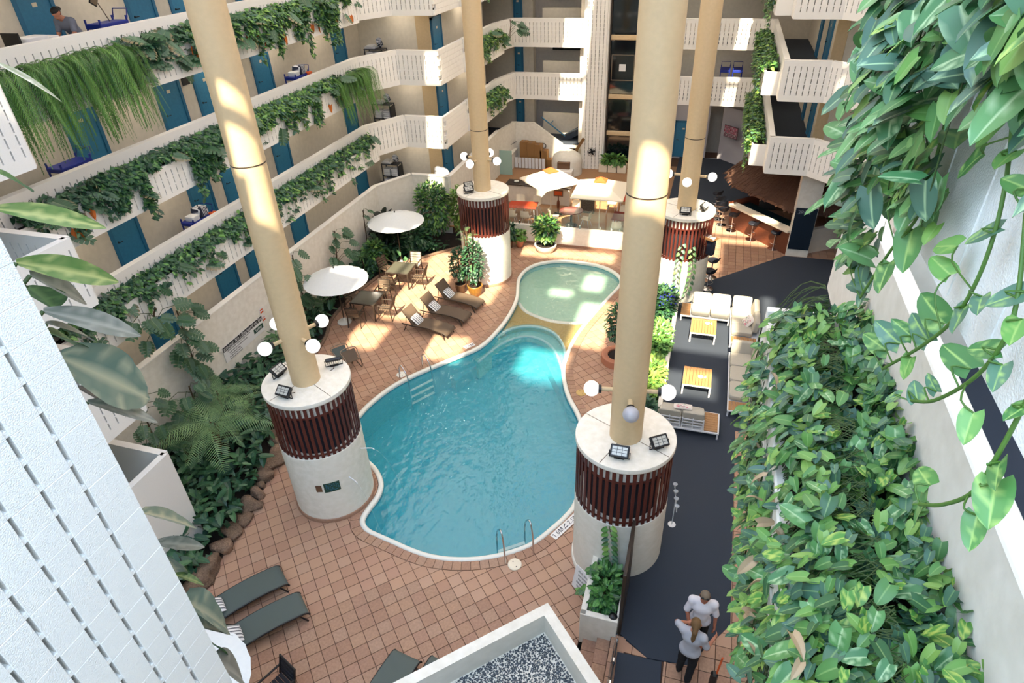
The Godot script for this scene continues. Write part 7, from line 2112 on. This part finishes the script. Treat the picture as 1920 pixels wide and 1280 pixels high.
func plants() -> void:
	leaf_stock()
	var O := Vector2(1, 0)
	# left galleries
	fern("bright green ferns hanging long from the fourth gallery trough, top left corner", Vector2(-14, -9.4), Vector2(-14, -13.0), 4, O, 230, 1.2, 2.5)
	trailing("dark split leaved plants with some browned edges right of the top left fern, fourth gallery", Vector2(-14, -12.9), Vector2(-14, -15.2), 4, O, 500, 0.7, DARKS, 34)
	trailing("mixed trailing plants between the big fern and the front left column, fourth gallery", Vector2(-14, -15.0), Vector2(-14, -18.0), 4, O, 1500, 0.9, GREENS, 16, false, 7)
	trailing("dense trailing greenery with orange dead leaves right of the front left column, fourth gallery", Vector2(-14, -17.8), Vector2(-14, -24.2), 4, O, 4200, 1.5, GREENS, 30, false, 10)
	trailing("split leaved plant with browned edges at the near end of the third gallery trough", Vector2(-14, -9.0), Vector2(-14, -11.4), 3, O, 700, 1.0, DARKS, 12, false, 4)
	trailing("dense dark trailing vines covering the third gallery trough left of the front left column", Vector2(-14, -11.0), Vector2(-14, -16.5), 3, O, 4600, 1.5, DARKS + [GREENS[1], GREENS[2]], 6)
	trailing("dense trailing vines of the third gallery just right of the front left column", Vector2(-14, -16.4), Vector2(-14, -22.3), 3, O, 3600, 1.2, GREENS, 16, false, 2)
	fern("bright green fern curtain hanging from the far end of the third gallery trough", Vector2(-14, -21.6), Vector2(-14, -24.3), 3, O, 150, 1.1, 2.3)
	trailing("a few grey green split leaves over the far fern curtain of the third gallery", Vector2(-14, -21.4), Vector2(-14, -23.6), 3, O, 160, 0.5, DARKS, 9)
	trailing("narrow row of small leaved plants along the near half of the second gallery trough", Vector2(-14, -8.6), Vector2(-14, -16.0), 2, O, 2200, 0.7, DARKS + [GREENS[1], GREENS[3]], 9, true)
	trailing("small leaved row with thin strands along the far half of the second gallery trough", Vector2(-14, -15.9), Vector2(-14, -24.0), 2, O, 3000, 1.1, GREENS + DARKS, 12, true)
	climber("big split leaves drooping below the near part of the second gallery trough", V(-13.45, 3.6, -10.9), V(1, 0, 0), 0.9, 9, 1.1, 0.9)
	# far left corner and far right troughs
	for lv in [2, 3, 4]: trailing("sunlit trailing plants on the side trough of the %s level behind the far left column" % LEVEL_WORD[lv], Vector2(-11.2, -29.0), Vector2(-11.2, -33.5), lv, O, 1900, 1.0, GREENS + [Color(0.30, 0.42, 0.09)], 7)
	climber("few round split leaves leaning out over the third level far balcony", V(-10.55, top_of(3) - 0.9, -34.3), V(0.8, 0, 0.6), 1.0, 7, 0.95, 0.6)
	for lv in [2, 3, 4]: trailing("yellow green trailing plants on the side trough of the %s level at the far right" % LEVEL_WORD[lv], Vector2(2.1, -26.5), Vector2(2.1, -34.4), lv, Vector2(-1, 0), 3000, 1.5, GREENS + [Color(0.24, 0.36, 0.07)], 0)
	# garden along the left wall
	palm("feathery palm with wide pale fronds in the front garden", V(-12.0, 0.05, -10.2), 13, 1.9, 1.3)
	palm("smaller feathery palm among the dark leaves of the front garden", V(-12.9, 0.05, -11.5), 10, 1.5, 1.2)
	climber("tall split leaf climber on the white garden wall left of the warning sign", V(-13.85, 0.05, -11.9), V(1, 0, 0), 3.7, 26, 1.0, 0.42)
	climber("low split leaf clump below the climber in the front garden", V(-13.3, 0.05, -11.0), V(0.9, 0, 0.4), 1.9, 16, 1.0, 0.8)
	climber("round leaved climber at the foot of the nearest left block", V(-13.2, 0.05, -9.3), V(1, 0, 0), 2.6, 14, 0.8, 0.5)
	climber("split leaf plant on the white wall above the nearer parasol", V(-13.85, 0.05, -20.2), V(1, 0, 0.1), 2.5, 15, 0.95, 0.5)
	climber("slender climber with a pale leaf head on the wall left of the far parasol", V(-13.85, 0.05, -22.6), V(1, 0, 0.1), 2.4, 8, 0.7, 0.2)
	climber("split leaf plant between the front left column and the nearer parasol", V(-13.7, 0.05, -17.2), V(1, 0, 0), 2.9, 14, 1.0, 0.35)
	# ground cover of the beds: nobody could count these leaves
	var gx := [[], [], [], [], []]
	for i in 5200:
		var z := rr(-24.6, -5.4)
		var x := rr(-13.9, -9.6)
		if not Geometry2D.is_point_in_polygon(Vector2(x + 0.12, z), garden_bed()): continue
		var hgt := 0.12 + 0.75 * rng.randf() * (1.0 if x < -11.6 or z > -13 else 0.5)
		var t := toward(V(x, hgt, z), V(rr(-1, 1), rr(-0.7, 0.3), rr(-1, 1)), Vector3.UP)
		gx[i % 5].append(Transform3D(t.basis.scaled_local(Vector3.ONE * rr(0.6, 1.35)), t.origin))
	var gc := thing("ground_cover", "dark broad leaved ground cover filling the garden bed along the left wall", "plant")
	gc.set_meta("kind", "stuff")
	for k in 5: multi("leaves", LF.broad[k], M.leaf, gx[k], gc)
	for e in [["spiky_plant", "spiky strap leaved plant below the warning sign", V(-13.3, 0.05, -15.0)], ["spiky_plant", "second spiky plant right of the warning sign, beside the column", V(-13.2, 0.05, -15.9)], ["spiky_plant", "small spiky plant at the wall behind the nearer parasol", V(-13.3, 0.05, -21.2)]]:
		var o := thing(e[0], e[1], "plant", e[2])
		for k in 26:
			var q := obj("strap_leaf", LF.strap[k % 2], M.leaf, o)
			var t := toward(V(0, 0.9, 0), V(cos(k * 2.4), rr(0.0, 1.2), sin(k * 2.4)), Vector3.UP)
			q.transform = t
		obj("stem", G.new().tube([Vector3.ZERO, V(0, 0.9, 0)], 0.02, 6), M.stem_brown, o)
	bush("shrub", "tall airy shrub in the far left corner behind the far parasol", V(-11.7, 0.05, -25.2), V(0.9, 1.3, 0.5), 1500, GREENS, LF.small, 1.25, 0.3)
	bush("shrub", "sunlit yellow green shrub between the far parasol and the far left column", V(-10.3, 0.05, -25.4), V(0.7, 1.1, 0.4), 1000, [Color(0.22, 0.34, 0.07), Color(0.16, 0.30, 0.07), Color(0.10, 0.2, 0.05)], LF.small, 1.3, 0.5)
	bush("shrub", "low bright bush at the kerb beside the far left column", V(-9.75, 0.05, -25.3), V(0.55, 0.32, 0.35), 420, [Color(0.2, 0.36, 0.06), Color(0.13, 0.28, 0.05)], LF.small, 1.2)
	bush("shrub", "dark low bush under the far parasol", V(-12.4, 0.05, -24.2), V(0.9, 0.55, 0.7), 900, DARKS + [GREENS[1]], LF.small, 1.3)
	bush("shrub", "leafy bush beside the farther patio table", V(-13.1, 0.05, -21.9), V(0.45, 0.7, 0.6), 600, GREENS, LF.small, 1.3)
	bush("shrub", "drooping dark plant under the wall left of the far parasol", V(-13.2, 0.05, -23.4), V(0.5, 0.7, 0.5), 240, DARKS, LF.broad, 1.2, 0.6)
	palm("small palm top rising in front of the far left drum", V(-8.35, 0.4, -20.95), 8, 0.55, 2.35)
	bush("potted_bamboo", "slim leafy bamboo in the brown pot by the far left column", V(-8.86, 0.35, -20.93), V(0.38, 0.75, 0.35), 520, DARKS + [GREENS[1], GREENS[4]], LF.small, 0.85, 0.15)
	bush("potted_bamboo", "tall leafy bamboo in the ochre pot by the far left column", V(-8.22, 0.38, -20.88), V(0.42, 1.0, 0.4), 700, DARKS + [GREENS[4]], LF.small, 0.85, 0.1)
	bush("shrub", "round leafy shrub in the white planter before the terrace wall", V(-6.45, 0.28, -25.35), V(0.55, 0.6, 0.35), 520, GREENS + [Color(0.22, 0.36, 0.08)], LF.small, 1.5, 0.2)
	bush("shrub", "small bright bush in the terracotta pot by the terrace wall", V(-7.72, 0.3, -25.55), V(0.35, 0.25, 0.22), 260, [GREENS[3], GREENS[6]], LF.small, 1.1)
	bush("shrub", "dark bush in the brown pot beside the far left column", V(-8.15, 0.28, -25.4), V(0.3, 0.5, 0.25), 240, DARKS, LF.small, 1.3)
	bush("weeping_fig", "small weeping fig tree in the round terracotta planter", V(-2.02, 0.2, -17.75), V(0.5, 0.75, 0.5), 800, DARKS + [GREENS[1]], LF.small, 0.8, 0.55)
	bush("shrub", "bright leaves in the pale boxes before the lift glazing", V(-5.0, REST + 0.4, -35.0), V(0.75, 0.28, 0.2), 420, [GREENS[3], GREENS[6], GREENS[2]], LF.small, 1.5)
	# planted strip beside the lounge
	var bed := [["dark small leaved hedge with blue flowers at the far end of the lounge bed", -20.6, 1.45, DARKS + [GREENS[0], GREENS[1]]], ["ferny yellow green clump in the middle of the lounge bed", -18.0, 1.2, [GREENS[2], GREENS[3], GREENS[6]]], ["sunlit lime green plants nearer the viewer in the lounge bed", -15.9, 1.1, [GREENS[3], GREENS[6], Color(0.28, 0.46, 0.08)]], ["dark green plants at the near end of the lounge bed", -13.6, 1.3, DARKS]]
	for e in bed:
		var o := bush("hedge", e[0], V(-0.80, 0.55, e[1]), V(0.46, 0.34, e[2]), 1500, e[3], LF.small, 1.15)
		if e[1] < -20:
			var fx := []
			for k in 40: fx.append(Transform3D(Basis(), V(rr(-0.25, 0.4), rr(0.55, 0.75), rr(-1.0, 0.8))))
			multi("blue_flower", G.new().ball(Vector3.ZERO, V(0.035, 0.02, 0.035), 4, 6).mesh(), mat("blue_petal", Color(0.12, 0.16, 0.62), 0.6), fx, o)
	for e in [["leafy vine climbing the far right drum above the lounge bed", V(-0.45, 0.9, -21.17), 2.0, -0.06], ["second leafy vine on the far right drum, right of the first", V(-0.12, 0.9, -21.22), 1.9, 0.1]]:
		var o := thing("climbing_vine", e[0], "vine", e[1])
		obj("stem", G.new().tube(bez([V(0, 0, 0), V(e[3], e[2] * 0.5, 0), V(e[3] * 0.3, e[2], 0.04)]), 0.008, 5), M.stem, o)
		for k in 18:
			var q := obj("leaf", LF.heart[rng.randi_range(0, 11)], M.leaf, o)
			var y: float = e[2] * k / 17.0
			q.transform = toward(V(e[3] * sin(y * 1.6) + 0.05 * (k % 2 * 2 - 1), y, 0.05), V(0.5 * (k % 2 * 2 - 1), -0.6, 0.5), V(0, 0.6, 1))
	# planter box by the steps
	bush("planter_plants", "dark glossy plants filling the white planter box by the steps", V(-0.86, 0.75, -8.3), V(0.30, 0.22, 0.72), 420, [Color(1.0, 1.1, 1.0)], LF.heart.slice(0, 6), 0.9)
	var pv := thing("climbing_vine", "vine with paired leaves climbing the front right drum above the planter box", "vine", V(-0.92, 0.9, -8.86))
	obj("stem", G.new().tube(bez([V(0.12, 0, 0.1), V(0.10, 0.6, 0), V(-0.02, 1.3, 0)]), 0.010, 6), M.stem, pv)
	for k in 16:
		var q := obj("leaf", LF.heart[rng.randi_range(2, 13)], M.leaf, pv)
		var y := 0.25 + 1.1 * k / 15.0
		q.transform = toward(V(0.10 - 0.08 * y + 0.05 * (k % 2 * 2 - 1), y, 0.05), V(0.9 * (k % 2 * 2 - 1), -0.5, 0.4), V(0, 0.6, 1))
	for e in [["umbrella leaved plant on the rim of the planter box", V(-1.16, 1.0, -8.55), 12, 0.9], ["small green sprout beside the leaning notice", V(-1.33, 0.55, -8.30), 7, 0.8]]:
		var o := thing("umbrella_plant", e[0], "plant", e[1])
		for k in e[2]:
			var q := obj("leaf", LF.heart[2 + k % 8], M.leaf, o)
			var t := toward(V(0, 0.12, 0), V(cos(k * 2.4), rr(-0.3, 0.4), sin(k * 2.4)), Vector3.UP)
			q.transform = Transform3D(t.basis.scaled_local(Vector3.ONE * 1.3), t.origin)
		obj("stem", G.new().tube([V(0.1, -0.3, 0.0), V(0, 0.12, 0)], 0.01, 5), M.stem, o)
	blade_plants()
	near_vines()

func garden_bed() -> PackedVector2Array:
	if bed_cache.is_empty():
		bed_cache = PackedVector2Array(garden)
		bed_cache.append_array(poly([-9.4, -26.6, -14.0, -26.6, -14.0, -4.0, -9.7, -4.0]))
	return bed_cache
var bed_cache := PackedVector2Array()

func blade_plants() -> void:
	# large variegated leaves growing out behind the edge of the slotted blade wall: base, tip, width, kind
	var D := [[-3.33, 12.2, -2.43, -3.46, 11.94, -2.8, 0.07, 0], [-3.44, 11.71, -2.27, -3.64, 11.5, -2.55, 0.1, 1], [-3.48, 11.54, -2.2, -3.49, 11.2, -2.76, 0.13, 2], [-3.49, 11.24, -2.18, -3.52, 10.84, -2.72, 0.16, 2], [-3.48, 11.15, -2.21, -3.64, 10.77, -2.56, 0.19, 3], [-3.5, 11.1, -2.18, -3.74, 10.8, -2.42, 0.21, 1], [-3.49, 10.93, -2.19, -3.52, 10.43, -2.72, 0.15, 3], [-3.5, 10.85, -2.18, -3.67, 10.5, -2.52, 0.12, 3], [-3.5, 10.79, -2.17, -3.71, 10.45, -2.46, 0.18, 1], [-3.51, 10.63, -2.16, -3.58, 9.93, -2.64, 0.35, 4], [-3.5, 10.41, -2.17, -3.74, 10.09, -2.41, 0.07, 5], [-3.5, 10.27, -2.18, -3.59, 9.73, -2.63, 0.14, 3],
		[-3.51, 9.28, -2.16, -3.62, 8.62, -2.59, 0.18, 4], [-3.52, 8.97, -2.14, -3.62, 8.37, -2.58, 0.11, 3], [-3.51, 8.81, -2.16, -3.76, 8.19, -2.38, 0.19, 4], [-3.51, 8.58, -2.16, -3.69, 7.96, -2.49, 0.08, 2], [-3.52, 8.27, -2.14, -3.67, 7.3, -2.51, 0.35, 4], [-3.53, 7.94, -2.13, -3.69, 7.24, -2.49, 0.27, 4], [-3.52, 7.68, -2.15, -3.73, 6.97, -2.42, 0.09, 1], [-3.53, 7.43, -2.12, -3.71, 6.5, -2.45, 0.31, 3]]
	var tone := [[Color(0.30, 0.34, 0.20), Color(0.75, 0.75, 0.65)], [Color(0.03, 0.13, 0.03), Color(0.16, 0.32, 0.10)], [Color(0.07, 0.17, 0.04), Color(0.38, 0.42, 0.16)], [Color(0.16, 0.19, 0.17), Color(0.34, 0.35, 0.32)], [Color(0.10, 0.17, 0.14), Color(0.40, 0.40, 0.28)], [Color(0.11, 0.09, 0.07), Color(0.20, 0.16, 0.12)]]
	var groups := [["topmost of three plants of long variegated leaves sticking out past the blade wall edge", 0, 3], ["middle plant of long variegated leaves sticking out past the blade wall edge", 3, 12], ["lowest plant of broad variegated leaves past the blade wall edge, beside the shaded parasol", 12, 20]]
	for gr in groups:
		var foot := V(-3.62, D[gr[2] - 1][1] - 0.5, -1.5)
		var o := thing("variegated_plant", gr[0], "plant", foot)
		for i in range(gr[1], gr[2]):
			var e: Array = D[i]
			var a := V(e[0], e[1], e[2])
			var z := V(e[3], e[4], e[5])
			var d := z - a
			var view := (V(0, 12.7, 0) - a).normalized()
			var up := (view * 0.7 + Vector3.UP * 0.6).normalized()
			var m := blade_leaf(d.length() * 1.03, e[6] * 1.15, tone[e[7]][0], tone[e[7]][1], 0.06, e[7] == 4)
			var q := obj("leaf", m, M.leaf, o)
			q.transform = toward(a - foot, d + up * d.length() * 0.06, up, rr(-0.3, 0.3))
			obj("stalk", G.new().tube(bez([V(rr(-0.05, 0.05), 0, rr(-0.05, 0.05)), V(0.02, (a.y - foot.y) * 0.7, -0.2), a - foot], 4), 0.012, 6), M.stem, o)
	var tr := thing("blade_planter", "narrow white planter ledge behind the slotted blade wall", "planter", V(-3.62, 0, -1.5))
	for y in [6.0, 9.2, 10.5]: obj("ledge", G.new().bbox(V(0, y, 0.2), V(0.3, 0.3, 1.0), 0.01), M.white_block, tr)

func leaf_mass(o: Node3D, spots: Array, parts: int, meshes: Array) -> void: # the leaves nearest the viewer become parts, the rest stuff
	spots.sort_custom(func(a, b): return a.origin.distance_squared_to(V(0, 12.7, 0)) < b.origin.distance_squared_to(V(0, 12.7, 0)))
	var rest := []
	for m in meshes: rest.append([])
	for i in spots.size():
		var k := rng.randi_range(0, meshes.size() - 1)
		if i < parts:
			var q := obj("leaf", meshes[k], M.leaf, o)
			q.transform = spots[i]
		else: rest[k].append(spots[i])
	for k in meshes.size():
		if rest[k].size(): multi("leaves_beyond", meshes[k], M.leaf, rest[k], o)

func near_vines() -> void:
	# thick foliage over the trough close below on the right: a bulging cross-section swept along it
	var prof := [Vector2(1.60, 9.35), Vector2(1.40, 9.48), Vector2(1.15, 9.50), Vector2(0.93, 9.42), Vector2(0.80, 9.16), Vector2(0.76, 8.75), Vector2(0.76, 8.2), Vector2(0.77, 7.8)]
	var o := thing("foliage_bank", "thick bank of mixed green leaves overflowing the trough close below on the right", "plant")
	var spots := []
	var all: Array = LF.heart + LF.arrow.slice(0, 2)
	for i in 5200:
		var z := rr(-5.9, -0.9)
		var f := rng.randf() * (prof.size() - 1)
		var k := int(f)
		var p: Vector2 = prof[k].lerp(prof[mini(k + 1, prof.size() - 1)], f - k)
		var tn: Vector2 = (prof[mini(k + 1, prof.size() - 1)] - prof[k]).normalized()
		var nn := Vector2(tn.y, -tn.x)
		if nn.x > 0 and nn.y < 0: nn = -nn
		if nn.x > 0.3: nn = -nn
		p += nn * rr(-0.22, 0.06)
		if f > 3.6 and rng.randf() < 0.35: continue
		var up := V(nn.x * 0.8, absf(nn.y) + 0.35, rr(-0.3, 0.3))
		var d := V(nn.x * rr(0.2, 1.0) + rr(-0.5, 0.5), rr(-0.9, 0.1), rr(-0.9, 0.9))
		var t := toward(V(p.x, p.y + rr(-0.05, 0.05), z), d, up)
		spots.append(Transform3D(t.basis.scaled_local(Vector3.ONE * rr(0.5, 0.95)), t.origin))
	leaf_mass(o, spots, 300, all)
	var st := G.new()
	for i in 260:
		var z := rr(-6.3, -1.0)
		st.tube(bez([V(1.3, 9.5, z), V(1.1, 9.42, z + rr(-0.2, 0.2)), V(0.84, 9.0, z + rr(-0.3, 0.3)), V(0.79, rr(7.8, 8.7), z + rr(-0.4, 0.4))], 3), 0.004, 4)
	stuff(obj("stems", st, M.stem, o))
	for k in 24:
		var q := obj("dry_leaf", LF.dry, M.leaf, o)
		q.transform = Transform3D(Basis.from_euler(V(rr(-1, 1), rr(0, 6), rr(-1, 1))).scaled(Vector3.ONE * rr(0.7, 1.1)), V(rr(0.66, 0.9), rr(8.4, 9.5), rr(-5.0, -1.4)))
	# hanging mass at the far end of the upper planter
	var u := thing("foliage_bank", "hanging mass of arrow and heart shaped leaves at the top right corner", "plant")
	spots = []
	for i in 1250:
		var z := -1.2 - 2.75 * pow(rng.randf(), 0.7)
		var top := 12.95
		var low := 11.75 if z > -2.9 else 11.15
		if z > -2.3: low = 12.25
		var y := lerpf(low, top, pow(rng.randf(), 0.8))
		var x := 0.82 - 0.26 * sin(PI * clampf((y - low + 0.1) / (top - low + 0.2), 0, 1)) * rr(0.3, 1.0)
		if z < -3.4: x = rr(0.66, 1.1)
		var d := V(rr(-0.9, 0.2), rr(-0.9, 0.1), rr(-0.9, 0.7))
		var t := toward(V(x, y, z), d, V(-0.7, 0.8, rr(-0.2, 0.5)))
		spots.append(Transform3D(t.basis.scaled_local(Vector3.ONE * rr(0.5, 0.85)), t.origin))
	leaf_mass(u, spots, 300, LF.heart + LF.arrow + LF.arrow)
	var st2 := G.new()
	for i in 24:
		var z := rr(-3.7, -2.2)
		st2.tube(bez([V(0.95, 12.9, z), V(0.75, 12.85, z), V(0.68, 12.3, z + rr(-0.3, 0.2)), V(0.74, rr(11.6, 12.3), z + rr(-0.4, 0.2))], 3), 0.003, 4)
	stuff(obj("stems", st2, M.stem, u))
	# single vines trailing in front of the white planter face
	var paths := [[[0.80, 12.31, -2.26], [0.80, 12.06, -2.04], [0.80, 11.85, -1.96], [0.79, 11.65, -1.97], [0.78, 11.46, -2.09], [0.77, 11.17, -2.35]], [[0.80, 12.03, -1.85], [0.80, 11.86, -1.71], [0.80, 11.74, -1.68], [0.79, 11.59, -1.72], [0.78, 11.4, -1.86], [0.77, 11.28, -2.01]], [[0.80, 11.73, -1.47], [0.79, 11.57, -1.45], [0.78, 11.42, -1.45], [0.77, 11.28, -1.53], [0.76, 11.17, -1.63]], [[0.80, 12.22, -2.74], [0.79, 11.92, -2.62], [0.78, 11.73, -2.57], [0.76, 11.52, -2.69], [0.74, 11.22, -2.83]]]
	var words := ["second vine from the left before the bright planter face, ending over the parapet", "third vine from the left in front of the bright planter face", "rightmost vine at the edge of the view, its tip curling over the dark carpet strip", "leftmost vine hanging in front of the bright planter face, over the parapet end"]
	var LV := [[0.78, 12.05, -2.46, 0.167], [0.78, 12.01, -2.28, 0.105], [0.78, 12.11, -2.04, 0.104], [0.78, 12.12, -2.23, 0.102], [0.78, 11.9, -2.0, 0.092], [0.78, 11.7, -2.21, 0.107], [0.78, 11.57, -2.15, 0.133], [0.78, 11.66, -1.93, 0.098], [0.78, 11.47, -2.19, 0.115], [0.74, 11.34, -2.35, 0.119], [0.74, 11.44, -2.22, 0.094], [0.74, 11.35, -3.04, 0.15], [0.74, 11.24, -3.28, 0.146], [0.74, 11.44, -2.61, 0.145], [0.78, 11.58, -2.57, 0.17], [0.78, 11.76, -2.23, 0.117], [0.78, 11.76, -1.84, 0.078], [0.78, 11.69, -1.72, 0.086], [0.78, 11.58, -1.85, 0.116], [0.78, 11.32, -2.02, 0.086], [0.78, 11.42, -1.93, 0.062], [0.78, 11.69, -1.59, 0.085], [0.78, 11.5, -1.61, 0.094], [0.78, 11.53, -1.4, 0.087], [0.78, 11.1, -1.66, 0.127], [0.78, 11.2, -1.73, 0.101], [0.78, 11.35, -1.37, 0.091], [0.78, 11.47, -1.36, 0.117], [0.78, 11.69, -1.45, 0.065], [0.78, 11.85, -1.72, 0.087], [0.78, 12.08, -1.93, 0.082], [0.78, 11.84, -2.42, 0.101], [0.78, 11.81, -2.71, 0.136], [0.74, 11.71, -2.94, 0.126], [0.78, 11.82, -1.61, 0.1], [0.78, 11.31, -2.16, 0.09], [0.74, 11.23, -2.45, 0.117], [0.74, 11.23, -2.08, 0.07]]
	var vines := []
	var tr := []
	for i in 4:
		var pts := []
		for p in paths[i]: pts.append(V(p[0], p[1], p[2]))
		var o2 := thing("trailing_vine", words[i], "vine")
		var path := bez(pts, 6)
		obj("stem", G.new().tube(path, 0.006, 7), mat("vine_stem", Color(0.28, 0.42, 0.14), 0.5), o2)
		vines.append(o2); tr.append(path)
	for e in LV:
		var p := V(e[0], e[1], e[2])
		var best := 0
		var at: Vector3 = tr[0][0]
		for i in 4:
			for q in tr[i]:
				if q.distance_squared_to(p) < at.distance_squared_to(p): at = q; best = i
		var c: Color = GREENS[rng.randi_range(1, 4)]
		var L: float = e[3] * rr(0.95, 1.15)
		var m := heart(L, L * rr(0.72, 0.9), c * 1.15, Color(0.34, 0.50, 0.14), 0.2, 0.12, 8, 0.16)
		var q := obj("leaf", m, M.leaf, vines[best])
		var away := p - at
		var d := (away.normalized() * 0.8 + V(-0.25, -0.35, 0.1)).normalized()
		q.transform = toward(p - d * L * 0.5, d, V(-0.75, 0.65, 0.15), rr(-0.35, 0.35))
		obj("stalk", G.new().tube(bez([at, (at + p) * 0.5 + V(-0.02, 0.015, 0), p - d * L * 0.5], 3), 0.003, 5), M.vine_stem, vines[best])
